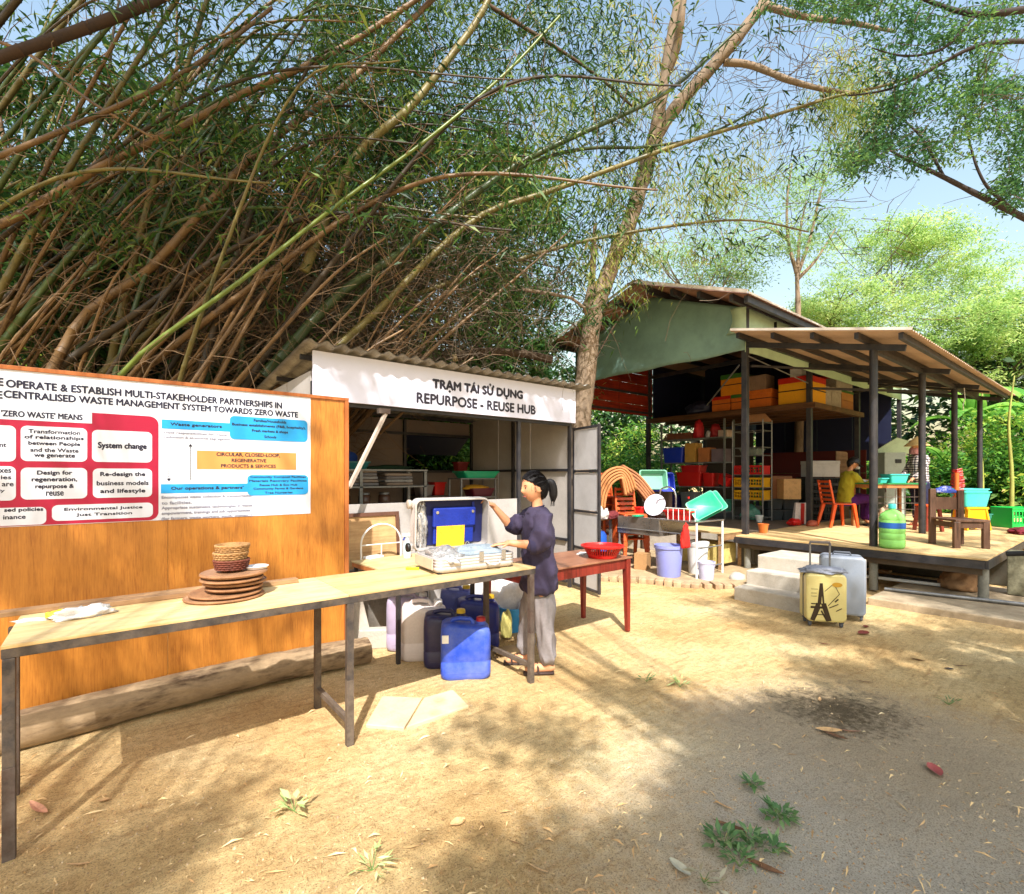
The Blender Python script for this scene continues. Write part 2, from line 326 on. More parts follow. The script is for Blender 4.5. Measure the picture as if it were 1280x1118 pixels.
# ================================================================ SETTING: ground
def groundmat():
    m, nt, b = newmat('sandy_yard'); L = nt.links
    tc = nt.nodes.new('ShaderNodeTexCoord'); P = tc.outputs['Object']
    n1 = N(nt, 'ShaderNodeTexNoise', Scale=0.9, Detail=8.0, Roughness=0.6); L.new(P, n1.inputs['Vector'])
    n2 = N(nt, 'ShaderNodeTexNoise', Scale=22.0, Detail=8.0, Roughness=0.72); L.new(P, n2.inputs['Vector'])
    n3 = N(nt, 'ShaderNodeTexNoise', Scale=140.0, Detail=5.0, Roughness=0.8); L.new(P, n3.inputs['Vector'])
    mp = nt.nodes.new('ShaderNodeMapping'); mp.inputs['Rotation'].default_value = (0, 0, R(40)); mp.inputs['Scale'].default_value = (3.0, 20, 8); L.new(P, mp.inputs[0])
    n4 = N(nt, 'ShaderNodeTexNoise', Scale=1.2, Detail=5.0, Roughness=0.6); L.new(mp.outputs[0], n4.inputs['Vector'])
    r = rampn(nt, n1.outputs[0], [(0.33, lin((206, 168, 112), .92)), (0.5, lin((232, 200, 144), .95)), (0.68, lin((240, 216, 166), .95))])
    def mix(f, a, colr, fac=None):
        mx = nt.nodes.new('ShaderNodeMix'); mx.data_type = 'RGBA'; L.new(f, mx.inputs['Factor']); L.new(a, mx.inputs['A'])
        if isinstance(colr, tuple): mx.inputs['B'].default_value = (*colr, 1)
        else: L.new(colr, mx.inputs['B'])
        return mx.outputs['Result']
    # small crumbs and streaks left by raking
    f2 = rampn(nt, n2.outputs[0], [(0.44, (0, 0, 0)), (0.66, (.45, .45, .45))]); c = mix(f2.outputs[0], r.outputs[0], lin((176, 132, 82), .8))
    f4 = rampn(nt, n4.outputs[0], [(0.52, (0, 0, 0)), (0.68, (.4, .4, .4))]); c = mix(f4.outputs[0], c, lin((172, 130, 84), .8))
    # trodden grey ground to the right, dark mossy patch
    def blob(cx, cy, rad, soft, wob, col, c):
        vm = nt.nodes.new('ShaderNodeVectorMath'); vm.operation = 'DISTANCE'; vm.inputs[1].default_value = (cx, cy, 0); L.new(P, vm.inputs[0])
        ad = N(nt, 'ShaderNodeMath', operation='MULTIPLY_ADD'); ad.inputs[1].default_value = wob * .8; L.new(n1.outputs[0], ad.inputs[0]); L.new(vm.outputs['Value'], ad.inputs[2])
        a2 = N(nt, 'ShaderNodeMath', operation='MULTIPLY_ADD'); a2.inputs[1].default_value = wob * 1.1; L.new(n2.outputs[0], a2.inputs[0]); L.new(ad.outputs[0], a2.inputs[2])
        mr = N(nt, 'ShaderNodeMapRange'); mr.inputs['From Min'].default_value = rad + soft + wob * .95; mr.inputs['From Max'].default_value = rad - soft + wob * .95; L.new(a2.outputs[0], mr.inputs[0])
        return mix(mr.outputs[0], c, col)
    def blobs(px, py, rad, soft, wob, col, c):
        q = g(px, py); return blob(q.x, q.y, rad, soft, wob, col, c)
    c = blobs(1230, 1080, 1.25, 0.5, 1.0, lin((214, 202, 182), .8), c)
    c = blobs(1120, 930, 0.75, 0.4, 0.8, lin((200, 180, 150), .8), c)
    c = blobs(1050, 885, 0.30, 0.16, 1.1, lin((128, 112, 88), .7), c)
    f3 = rampn(nt, n3.outputs[0], [(0.36, lin((96, 72, 50), .8)), (0.50, (1, 1, 1))])
    mx = nt.nodes.new('ShaderNodeMix'); mx.data_type = 'RGBA'; mx.blend_type = 'MULTIPLY'; mx.inputs['Factor'].default_value = 0.7; L.new(c, mx.inputs['A']); L.new(f3.outputs[0], mx.inputs['B'])
    L.new(mx.outputs['Result'], b.inputs['Base Color']); b.inputs['Roughness'].default_value = 0.95; b.inputs['Specular IOR Level'].default_value = 0.1
    n6 = N(nt, 'ShaderNodeTexNoise', Scale=5.0, Detail=4.0, Roughness=0.6); L.new(P, n6.inputs['Vector'])
    b0 = N(nt, 'ShaderNodeBump', Strength=0.7, Distance=0.05); L.new(n6.outputs[0], b0.inputs['Height'])
    b1 = N(nt, 'ShaderNodeBump', Strength=0.9, Distance=0.03); L.new(n2.outputs[0], b1.inputs['Height']); L.new(b0.outputs[0], b1.inputs['Normal'])
    b2 = N(nt, 'ShaderNodeBump', Strength=0.9, Distance=0.008); L.new(n3.outputs[0], b2.inputs['Height']); L.new(b1.outputs[0], b2.inputs['Normal'])
    L.new(b2.outputs[0], b.inputs['Normal']); return m
def gz(x, y):
    return noise.noise(Vector((x * 0.7, y * 0.7, 0))) * 0.018 + noise.noise(Vector((x * 3.1, y * 3.1, 3))) * 0.007 + noise.noise(Vector((x * 9, y * 9, 5))) * 0.006 - 0.006
def make_ground():
    fine = list(np.arange(-3, 11.001, 0.055)); out = [-180, -90, -45, -22, -12, -7, -4.5]; hi = [13, 17, 24, 40, 70, 120, 200]
    xs = out + fine + hi; ys = out + fine + hi; b = B()
    b.v = [(x, y, gz(x, y)) for y in ys for x in xs]; nx = len(xs)
    b.f = [(j * nx + i, j * nx + i + 1, (j + 1) * nx + i + 1, (j + 1) * nx + i) for j in range(len(ys) - 1) for i in range(nx - 1)]
    return tag(b.build('ground', groundmat(), smooth=False, fix=False), kind='structure')
make_ground()

# ================================================================ the big pavilion
pav = thing('pavilion', 'large dark open pavilion with a green gable sheet and a timber loft', 'pavilion', (0, 0, 0))
X0, X1, YL, YR = 8.0, 16.2, 7.7, 4.0          # front frame, back frame, left row, right row of posts
roofmat = M('corrugated_roof', (176, 132, 110), 0.75, rough=0.6, var=0.12, scale=3, dirt=0.2, dirtcol=(110, 80, 64))
redboard = woodmat('red_stained_board', (150, 48, 24), (92, 22, 12), 0.9, 0, 4.0, rough=0.5)
navy = M('dark_blue_sheet', (34, 40, 70), 0.8, rough=0.5, var=0.15)
green = M('green_gable_sheet', (128, 160, 148), 0.95, rough=0.55, var=0.12, scale=1.6, bump=0.08, bscale=8, dirt=0.25, dirtcol=(66, 92, 92))
def corrug(x0, x1, ya, za, yb, zb, amp=0.016, wl=0.12, th=0.004, n=8):
    "corrugated sheet from edge (ya,za) to edge (yb,zb); waves run down the slope"
    b = B(); xs = np.linspace(x0, x1, max(2, int((x1 - x0) / wl * n)))
    for dz in (0, th):
        base = len(b.v)
        for x in xs:
            w = amp * math.sin(2 * math.pi * x / wl) + dz
            b.v.append((x, ya, za + w)); b.v.append((x, yb, zb + w))
        for i in range(len(xs) - 1): b.f.append((base + 2 * i, base + 2 * i + 1, base + 2 * i + 3, base + 2 * i + 2))
    return b
RX0, RX1, RIDGE = 7.4, 16.9, (5.75, 4.98)
LE, RE = (8.05, 4.30), (3.66, 4.21)
k = 0; x = RX0
while x < RX1 - 0.1:
    for (ya, za), dz in ((LE, 0), (RE, 0)):
        corrug(x, min(x + 0.98, RX1), ya, za, RIDGE[0], RIDGE[1], n=6).build('roof_sheet', roofmat, pav, fix=False)
    x += 0.97
b = B(); b.bb(RX0 - .02, RX1, RIDGE[0] - .14, RIDGE[0] + .14, RIDGE[1] + 0.015, RIDGE[1] + 0.035); b.build('ridge_cap', roofmat, pav)
def slope(y, side):
    (ye, ze) = LE if side == 'L' else RE; t = (y - ye) / (RIDGE[0] - ye); return ze + (RIDGE[1] - ze) * t
for y in (7.85, 7.3, 6.75, 6.2): B().bb(RX0 + .06, RX1 - .1, y - .03, y + .03, slope(y, 'L') - .13, slope(y, 'L') - .03).build('purlin', blacksteel, pav)
for y in (5.5, 5.0, 4.5, 3.95, 3.72): B().bb(RX0 + .06, RX1 - .1, y - .03, y + .03, slope(y, 'R') - .13, slope(y, 'R') - .03).build('purlin', blacksteel, pav)
# white edge trim on the gable front
whitetrim = M('pale_roof_edge', (225, 215, 205), 0.85, rough=0.5, var=0.1)
B().bar((RX0 - .01, LE[0], LE[1] + .03), (RX0 - .01, RIDGE[0], RIDGE[1] + .03), .012, .05).build('roof_edge', whitetrim, pav)
B().bar((RX0 - .01, RE[0], RE[1] + .03), (RX0 - .01, RIDGE[0], RIDGE[1] + .03), .012, .05).build('roof_edge', whitetrim, pav)
B().bar((RX0, RE[0] - .01, RE[1] + .012), (RX1, RE[0] - .01, RE[1] + .012), .012, .03).build('roof_edge', whitetrim, pav)
for px_ in (X0, 10.5, 13.1, X1):
    for y in (YR, YL):
        top = slope(y, 'R' if y < 5 else 'L') - .14
        B().bb(px_ - .045, px_ + .045, y - .045, y + .045, 0.0, top).build('post', blacksteel, pav, bevel=.006)
    B().bar((px_, YL, slope(YL, 'L') - .17), (px_, RIDGE[0], RIDGE[1] - .17), .05, .09).build('rafter', blacksteel, pav)
    B().bar((px_, YR, slope(YR, 'R') - .17), (px_, RIDGE[0], RIDGE[1] - .17), .05, .09).build('rafter', blacksteel, pav)
    B().bb(px_ - .03, px_ + .03, YR + .045, YL - .045, 3.9, 3.98).build('tie_beam', blacksteel, pav)
# green sheet over the gable, slightly slack, wrapped round the right corner
def gable():
    b = B(); nx, nz = 40, 16
    ys = np.linspace(YL - .02, YR - .03, nx + 1)
    for i, y in enumerate(ys):
        zt = (slope(y, 'L') if y > RIDGE[0] else slope(y, 'R')) - .135; zb = 3.50 + 0.012 * math.sin(y * 5)
        for j in range(nz + 1):
            t = j / nz; z = zb + (zt - zb) * t
            b.v.append((X0 - .07 - .02 * math.sin(t * 3.1) + .012 * noise.noise(Vector((y * 1.6, z * 1.6, 2))), y, z))
    for i in range(nx):
        for j in range(nz): b.f.append((i * (nz + 1) + j, (i + 1) * (nz + 1) + j, (i + 1) * (nz + 1) + j + 1, i * (nz + 1) + j + 1))
    o = b.build('green_gable_sheet', green, pav, smooth=True, fix=False); md = o.modifiers.new('t', 'SOLIDIFY'); md.thickness = .004
gable()
side = M('pale_green_sheet', (184, 208, 172), 0.85, rough=0.55, var=0.12, scale=2, bump=0.06, bscale=8)
def sidesheet():
    b = B(); n = 24
    for i in range(n + 1):
        x = X0 - .06 + (X1 - X0) * i / n; y = YR - .05 - .012 * noise.noise(Vector((x * 2, 0, 7)))
        if i == 0: y = YR - .028
        b.v += [(x, y, 3.48), (x, y - .01, 3.85), (x, y, slope(YR, 'R') - .02)]
    for i in range(n):
        for j in range(2): b.f.append((i * 3 + j, (i + 1) * 3 + j, (i + 1) * 3 + j + 1, i * 3 + j + 1))
    o = b.build('pale_green_side_sheet', side, pav, smooth=True, fix=False); md = o.modifiers.new('t', 'SOLIDIFY'); md.thickness = .004
sidesheet()
def wrap_strip():
    b = B(); n = 12
    for i in range(n + 1):
        t = i / n; z = 3.80 + .40 * t; yl = 4.19 - .05 * math.sin(t * 3.14) + .06 * (1 - t) ** 2
        b.v += [(X0 - .125, yl, z), (X0 - .13 + .01 * math.sin(t * 5), (yl + 3.93) / 2, z), (X0 - .115, 3.93, z)]
    for i in range(n):
        for j in range(2): b.f.append((i * 3 + j, i * 3 + j + 1, (i + 1) * 3 + j + 1, (i + 1) * 3 + j))
    o = b.build('pale_green_wrap', side, pav, smooth=True, fix=False); o.modifiers.new('t', 'SOLIDIFY').thickness = .004
wrap_strip()
B().bar((8.9, YR - .07, 4.13), (8.88, YR - .085, 3.93), .05, .012).bar((8.89, YR - .075, 3.98), (8.84, YR - .09, 3.84), .03, .012).build('torn_flap', black, pav)
# left wall: red stained boards; back and right walls above the loft: dark sheets
for kx in range(2):
    for i in range(5):
        z0 = 2.98 + i * .25; B().bb(8.05 + kx * 1.3, 8.05 + kx * 1.3 + 1.29, YL - .02 + .004 * (i % 2), YL + .005, z0, z0 + .243).build('wall_board', redboard, pav, bevel=.004)
B().bb(8.04, 10.66, YL - .06, YL - .03, 3.47, 3.52).build('wall_batten', blacksteel, pav)
B().bb(8.04, 10.66, YL - .06, YL - .03, 3.02, 3.07).build('wall_batten', blacksteel, pav)
for i in range(5): B().bb(10.7 + i * 1.1, 10.7 + i * 1.1 + 1.09, YL, YL + .02, 2.9, 4.2).build('wall_sheet', navy, pav)
for i in range(4): B().bb(13.0, 13.02, YR + .05 + i * .9, YR + .05 + i * .9 + .89, 2.95, 4.6).build('back_sheet', navy, pav)
for i in range(4): B().bb(15.9, 15.93, YR + .1 + i * .88, YR + .1 + i * .88 + .87, 1.9, 4.3).build('back_sheet', navy, pav)
B().bb(13.03, 15.9, YL - .02, YL, .55, 2.9).build('wall_sheet', M('brown_sheet', (58, 40, 34), 0.8), pav)
# dark red low boards behind
for i in range(2): B().bb(14.0, 14.03, YR + .1, YL - 1.2, 1.02 + i * .55, 1.02 + i * .55 + .545).build('back_board', M('dark_red_board', (96, 24, 18), 0.8, var=0.1), pav)
# loft
lw = woodmat('loft_timber', (120, 82, 52), (60, 38, 24), 0.7, 1, 6.0)
B().bb(10.42, 10.5, YR - .05, YL, 2.80, 2.90).build('loft_beam', lw, pav)
B().bb(10.42, 13.1, YR - .13, YR - .05, 2.80, 2.90).build('loft_beam', lw, pav)
for i in range(13): B().bb(10.5 + i * .2, 10.5 + i * .2 + .19, YR - .04, YL - .06, 2.905, 2.925).build('loft_board', lw, pav)
for i in range(5): B().bb(10.6 + i * .55, 10.65 + i * .55, YR - .04, YL - .06, 2.80, 2.895).build('loft_joist', lw, pav)
# thin cross braces near front post
B().cyl((8.0, 4.1, 3.3), (9.6, 5.6, 2.95), .012).build('brace', greysteel, pav)
B().cyl((8.0, 3.95, 3.42), (10.3, 3.95, 3.25), .010).build('brace', greysteel, pav)

# ================================================================ annex (lean-to over the deck)
ann = thing('lean_to', 'low lean-to with a tan corrugated roof on black steel posts over the yellow deck', 'shelter', (0, 0, 0))
annroof = M('tan_corrugated_sheet', (200, 172, 146), 0.85, rough=0.55, var=0.1, scale=2.5, dirt=0.25, dirtcol=(170, 130, 98))
AYa, AZa, AYb, AZb = 3.98, 3.74, 1.72, 3.24
x = 7.5
while x < 15.2:
    corrug(x, min(x + 0.94, 15.3), AYa, AZa, AYb, AZb, amp=.013, wl=.105, n=6).build('roof_sheet', annroof, ann, fix=False); x += 0.93
az = lambda y: AZb + (AZa - AZb) * (y - AYb) / (AYa - AYb)
for y in (1.85, 2.32, 2.85, 3.38, 3.9): B().bb(7.56, 15.2, y - .025, y + .025, az(y) - .095, az(y) - .017).build('purlin', blacksteel, ann)
B().bar((7.49, AYa, AZa + .02), (7.49, AYb, AZb + .02), .01, .035).build('roof_edge', whitetrim, ann)
for x in (7.98, 10.35, 12.6, 15.0):
    B().bar((x, 3.95, az(3.95) - .14), (x, 1.9, az(1.9) - .14), .05, .08).build('beam', blacksteel, ann)
    B().cyl((x, 2.25, .56), (x, 2.25, az(2.25) - .18), .048, n=12).build('post', blacksteel, ann, smooth=True)
B().bb(7.98, 15.0, 2.22, 2.28, az(2.25) - .2, az(2.25) - .14).build('eave_beam', blacksteel, ann)
B().bar((7.98, 3.9, 3.25), (10.35, 3.1, 3.35), .03).build('brace', blacksteel, ann)
B().bar((10.35, 3.9, 3.15), (12.6, 2.3, 3.1), .04).build('brace', blacksteel, ann)
B().bar((10.35, 2.3, 3.1), (12.6, 3.9, 3.3), .04).build('brace', blacksteel, ann)
for x in (13.6,): B().bar((x, 3.95, az(3.95) - .12), (x, 1.9, az(1.9) - .12), .03, .04).build('beam', blacksteel, ann)
B().tube([(12.55, 2.1, 3.15), (12.5, 2.08, 2.95), (12.45, 2.1, 2.82), (12.6, 2.12, 2.74)], .008, 5).build('hanging_wire', whiteplastic, ann)

# ================================================================ deck
deck = thing('deck', 'yellow boarded deck on a black steel frame in front of the pavilion', 'deck', (7.75, 1.1, 0))
deckw = woodmat('deck_boards', (246, 214, 158), (212, 166, 100), 0.74, 1, 5.0, rough=0.6, bump=0.25)
i = 0; x = 0.0
while x < 8.6:
    w = .235; b = B(); b.bb(x, x + w - .004, 0.0 if x < 5 else 0.0, 2.93 if x < .7 else 2.95, .535, .56 + (i % 3) * .0008); b.build('deck_board', deckw, deck, bevel=.002); x += w; i += 1
B().bb(-.03, .03, .02, 2.95, .44, .53).build('front_beam', blacksteel, deck)
B().bb(.0, 8.6, -.012, .03, .44, .533).build('side_beam', blacksteel, deck)
B().bb(.05, .12, .05, 2.9, .36, .43).build('lower_beam', M('grimy_wood', (96, 80, 62), .7, var=.3, dirt=.5), deck)
for y in (.35, .75, 1.15, 1.9, 2.2, 2.5, 2.75): B().bb(.03, 8.5, y - .02, y + .02, .455, .53).build('joist', rustbrown if y > 1.8 else greysteel, deck)
for x in (.12, 2.6, 5.0):
    for y in (.05, 1.12, 2.8): B().cyl((x, y, 0), (x, y, .44), .05, n=12).build('support_post', M('grey_post', (150, 150, 140), .7, var=.25, dirt=.5), deck, smooth=True)
# pavilion floor, slab, walls below
floorm = M('trodden_floor', (128, 112, 96), 0.7, rough=0.8, var=0.2, scale=4, dirt=.4, dirtcol=(90, 74, 60))
tag(B().bb(8.6, 16.2, 4.06, 7.68, .0, .55).build('pavilion_floor', floorm), kind='structure')
tag(B().bb(8.42, 8.6, 4.06, 7.0, .0, .47).build('floor_step', concrete), kind='structure')
slabm = M('slab_edge', (196, 176, 146), 0.75, rough=0.9, var=0.25, scale=4, bump=.5, dirt=.6, dirtcol=(120, 100, 72))
tag(B().bb(6.95, 8.9, -3.0, 2.02, -.1, .075).build('concrete_slab', slabm, bevel=.012), kind='structure')
mossy = M('mossy_concrete', (172, 166, 136), 0.7, rough=0.9, var=0.35, scale=2.5, bump=.5, dirt=.9, dirtcol=(52, 50, 34), bscale=40)
wl = B().bb(8.4, 8.6, -3.0, 1.02, .08, .60).build('low_wall', mossy, bevel=.01); tag(wl, 'low mossy concrete wall beside the front corner of the deck', 'wall')
wl = B().bb(9.5, 9.62, 1.02, 4.0, .0, .43).build('footing_wall', M('damp_concrete', (92, 90, 78), .6, var=.3, dirt=.6), bevel=.01); tag(wl, 'dark damp footing wall under the deck', 'wall')
# concrete steps
for nm, x0, z1, lab in (('concrete_step', 5.92, .155, 'lowest'), ('concrete_step', 6.22, .32, 'middle'), ('concrete_step', 6.52, .485, 'top')):
    o = B().bb(x0, x0 + .298 if z1 < .4 else 7.2, 2.1 if z1 < .4 else 2.1, 3.1, -.06, z1).build(nm, concrete, bevel=.012)
    tag(o, '%s of the three pale concrete steps in front of the deck' % lab, 'step', 'concrete steps up to the deck')

# ================================================================ brick pad by the sink
pad = B()
PADP = [(5.55, 5.9), (5.55, 4.9), (5.9, 4.35), (6.2, 3.7), (6.6, 3.35), (8.3, 3.4), (8.3, 6.6), (5.6, 6.6)]
pad.prism(PADP, -.05, .045); padb = tag(pad.build('paved_pad', M('pad_cement', (206, 180, 140), .75, var=.3, scale=4, bump=.5, dirt=.4)), kind='structure')
brickm = M('brick', (196, 160, 124), .72, rough=.9, var=.3, scale=12, bump=.5, isl=.18, dirt=.4, dirtcol=(214, 190, 150))
bme = None; rb = random.Random(3)
edge = [Vector((p[0], p[1], 0)) for p in PADP[:5]]
for a, c in zip(edge[:-1], edge[1:]):
    n = max(1, int((c - a).length / .115))
    for i in range(n):
        p = a.lerp(c, (i + .5) / n); rz = math.atan2(c.y - a.y, c.x - a.x)
        if bme is None:
            o = B().box((0, 0, 0), (.102, .2, .085)).build('brick', brickm, padb, bevel=.008); bme = o
        else: o = bme.copy(); COL.objects.link(o)
        o.location = (p.x, p.y, .02 + rb.uniform(-.012, .01)); o.rotation_euler = (rb.uniform(-.05, .05), rb.uniform(-.05, .05), rz + rb.uniform(-.08, .08))

# ================================================================ reuse hub kiosk
kio = thing('kiosk', 'grey reuse hub kiosk with a white lettered sign board under a corrugated roof', 'kiosk', (0, 0, 0))
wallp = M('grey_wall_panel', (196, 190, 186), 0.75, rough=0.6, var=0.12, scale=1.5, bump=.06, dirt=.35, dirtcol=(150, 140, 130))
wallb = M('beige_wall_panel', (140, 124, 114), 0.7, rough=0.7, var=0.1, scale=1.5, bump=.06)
KX0, KX1, KY0, KY1 = 1.46, 4.86, 4.8, 7.2
def panel(x0, x1, y0, y1, z0, z1, m=wallp): B().bb(x0, x1, y0, y1, z0, z1).build('wall_panel', m, kio, bevel=.002)
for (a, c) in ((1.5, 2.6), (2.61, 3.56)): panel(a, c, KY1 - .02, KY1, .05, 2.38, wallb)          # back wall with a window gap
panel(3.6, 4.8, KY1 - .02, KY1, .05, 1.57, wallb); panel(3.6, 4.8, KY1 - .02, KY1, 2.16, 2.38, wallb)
for (a, c) in ((4.84, 5.62), (5.64, 6.4), (6.42, 7.18)): panel(KX1 - .02, KX1, a, c, .05, 2.42)
for (a, c) in ((4.84, 5.62), (5.64, 6.4), (6.42, 7.18)): panel(KX0, KX0 + .02, a, c, .05, 2.48)
panel(1.50, 2.7, KY0 + .01, KY0 + .03, .05, 1.22); panel(2.71, 3.92, KY0 + .01, KY0 + .03, .05, 1.22)
for x, y in ((KX0 + .02, KY0 + .02), (3.95, KY0 + .02), (KX1 - .02, KY0 + .02), (3.58, KY1 - .05), (4.82, KY1 - .05), (KX1 - .05, 6.0), (KX0 + .04, 7.15)):
    B().bb(x - .02, x + .02, y - .02, y + .02, 0, 2.38).build('frame_post', blacksteel, kio)
for z in (.06, .62, 1.56): B().bb(KX1 - .055, KX1 - .022, 4.86, 7.14, z, z + .035).build('frame_rail', blacksteel, kio)
B().bb(1.5, 4.8, KY1 - .06, KY1 - .025, 2.14, 2.18).build('frame_rail', blacksteel, kio)
B().bb(1.5, 4.8, KY1 - .06, KY1 - .025, 1.55, 1.59).build('frame_rail', blacksteel, kio)
B().bb(1.5, 4.84, KY0 + .0, KY0 + .05, 2.17, 2.21).build('frame_rail', blacksteel, kio)
tilt = Matrix.Rotation(R(38), 3, 'X'); B().box((4.2, KY1 + .22, 2.0), (1.2, .02, .48), m=Matrix.Rotation(R(55), 3, 'X')).build('window_flap', navy, kio)
# roof: wavy fibre-cement sheets rising to the front
fibre = M('fibre_cement', (190, 186, 176), 0.75, rough=0.9, var=0.3, scale=5, bump=.5, dirt=.5, dirtcol=(100, 90, 74))
x = 1.34
while x < 4.95:
    corrug(x, min(x + .93, 5.06), 4.62, 2.70, 7.45, 2.44, amp=.017, wl=.15, th=.008, n=9).build('roof_sheet', fibre, kio, fix=False); x += .9
for y in (4.95, 5.8, 6.6, 7.15): B().bb(1.4, 4.9, y - .02, y + .02, 2.70 - (y - 4.62) * .092 - .07, 2.70 - (y - 4.62) * .092 - .025).build('roof_batten', blacksteel, kio)
signw = M('white_sign_board', (224, 224, 242), 0.86, rough=0.4, var=0.04, scale=1.2, bump=.2, bscale=5)
sb = B().bb(1.46, 4.89, 4.755, 4.785, 2.205, 2.655).build('sign_board', signw, kio, bevel=.002)
dark = M('sign_lettering', (44, 40, 52), 0.8, rough=.5, var=.02, bump=0)
def tpx(body, x0, y0, x1, y1, Y, parent, m=dark, bold=0.0):
    "lettering that fills the box seen between two picture corners of the plane y=Y"
    ym = (y0[0] + y0[1]) / 2 if hasattr(y0, '__len__') else None
    a = ony(x0, y0, Y); c = ony(x1, y1, Y); return a, c
s1a, s1b = ony(541, 472, 4.755), ony(653, 483, 4.755); s2a, s2b = ony(521, 493, 4.755), ony(669, 507, 4.755)
# cap heights in metres, from the photograph
text('TRẠM TÁI SỬ DỤNG', dark, sb, (s1a.x + s1b.x) / 2, 2.494, s1b.x - s1a.x, .150, 4.7525, font_bold=.012)
text('REPURPOSE - REUSE HUB', dark, sb, (s2a.x + s2b.x) / 2, 2.322, s2b.x - s2a.x, .105, 4.7525, font_bold=.014)
# propped strut in the opening
a = ony(482, 517, 4.7); c = ony(436, 610, 4.55)
B().bar(a, c, .035, .03).build('strut', M('weathered_pole', (206, 188, 172), .75, var=.2), kio)
B().box((a.x - .02, a.y, a.z + .02), (.12, .05, .05)).build('strut_bracket', rustbrown, kio)
# open door leaf, hinged on the right corner
hx, hy = 4.85, 4.76; ang = math.atan2(4.16 - 4.76, 4.70 - 4.85)
L_ = .62; dirv = Vector((math.cos(ang), math.sin(ang), 0))
def dp(t, z): return Vector((hx, hy, 0)) + dirv * t + Vector((0, 0, z))
dleaf = B()
for t in (.015, L_ - .015): dleaf.bar(dp(t, .04), dp(t, 2.14), .03)
for z in (.06, .56, 1.04, 1.56, 2.12): dleaf.bar(dp(.015, z), dp(L_ - .015, z), .028)
dl = dleaf.build('door_frame', blacksteel, kio)
for z0, z1 in ((.08, .54), (.58, 1.02), (1.06, 1.54), (1.58, 2.10)):
    B().box(dp(L_ / 2, (z0 + z1) / 2), (L_ - .06, .008, z1 - z0), rz=ang).build('door_panel', M('milky_door_panel', (206, 204, 206), .8, rough=.3, var=.08, scale=2, dirt=.2), kio)
# ================================================================ information board
brd = thing('notice_board', 'tall orange wood notice board with a white and red waste poster, left of the kiosk', 'notice board', (0, 4.0, 0))
orangewood = woodmat('varnished_orange_board', (214, 140, 56), (158, 88, 26), 0.74, 2, 19.0, rough=0.35, bump=0.06, coat=0.3, spec=.4, wear=.12)
bx0 = -2.4
for i, (a, c) in enumerate(((bx0, -.92), (-.918, .298), (.30, 1.47))):
    B().bb(a, c, .0, .02, .15, 2.1).build('panel', orangewood, brd, bevel=.001)
edgew = woodmat('board_edge', (196, 118, 62), (150, 78, 34), 0.8, 2, 6.0)
B().bb(bx0, 1.505, -.012, .03, 2.1, 2.125).build('edge_strip', edgew, brd, bevel=.002)
B().bb(1.472, 1.505, -.012, .03, .15, 2.098).build('edge_strip', edgew, brd, bevel=.002)
for x in (-2.2, -.4, 1.3): B().bb(x, x + .05, .04, .09, .0, 2.05).build('back_post', blacksteel, brd)
posterm = M('white_poster', (228, 232, 246), 0.82, rough=0.35, var=0.03, scale=1.4, bump=.15, bscale=5)
a = ony(388, 497, 4.0); c = ony(388, 642, 4.0)
PY = -.003
pz1, pz0, px1 = a.z, c.z, a.x
pos = B().bb(-2.1, px1, -.003, -.0005, pz0, pz1).build('poster', posterm, brd)
crim = M('crimson_print', (176, 22, 62), 0.85, rough=.35, var=.02, bump=0)
bluep = M('blue_print', (36, 158, 226), 0.85, rough=.35, var=.02, bump=0)
orp = M('orange_print', (226, 152, 84), 0.85, rough=.35, var=.02, bump=0)
ink = M('dark_print', (34, 34, 58), 0.8, rough=.4, var=.02, bump=0)
greyink = M('grey_print', (150, 150, 168), 0.8, rough=.4, var=.02, bump=0)
def q(px, py): p = ony(px, py, 4.0); return p.x, p.z
def cell(pxa, pya, pxb, pyb, m, y0, r=.02, name='printed_panel', left=None):
    "rounded printed field between two picture corners of the board plane"
    xa, za = q(pxa, pya); xb, zb = q(pxb, pyb)
    if left is not None: xa = left
    return B().rr(xa, xb, min(za, zb), max(za, zb), y0, y0 + .0012, r).build(name, m, pos), (xa, xb, min(za, zb), max(za, zb))
def lines(ls, x0, x1, z0, z1, y, m, parent=pos, fill=.86, cap=.62, align='C', name='lettering'):
    n = len(ls); ph = (z1 - z0) / n; mx = max(len(s) for s in ls)
    for i, s in enumerate(ls):
        if not s: continue
        w = (x1 - x0) * fill * len(s) / mx; has = any(ch in 'gpqy,' for ch in s)
        xc = (x0 + x1) / 2 if align == 'C' else x0
        text(s, m, parent, xc, z1 - ph * (i + .5), w, ph * cap * (1.2 if has else 1.0), y, align=align, name=name, font_bold=.008)
XT = q(198, 530)[0]
red, _ = cell(198, 525, 198, 655, crim, -.0048, .035, 'red_field', left=-1.2) if False else (None, None)
zt = q(194, 521)[1]; zb_ = q(196, 650)[1]
red = B().rr(-1.75, XT, zb_, zt, -.0048, -.0034, .05).build('red_field', crim, pos)
xh = q(115, 527)[0]; hz1, hz0 = q(100, 515)[1], q(100, 529)[1]
hd = B().rr(-1.3, xh, hz0, hz1, -.0062, -.0048, .002).build('heading_field', posterm, pos)
text("WHAT 'ZERO WASTE' MEANS"[5:], ink, pos, (q(2, 518)[0] + q(103, 521)[0]) / 2, (hz0 + hz1) / 2, q(103, 521)[0] - q(2, 518)[0], .034, -.0066, font_bold=.01)
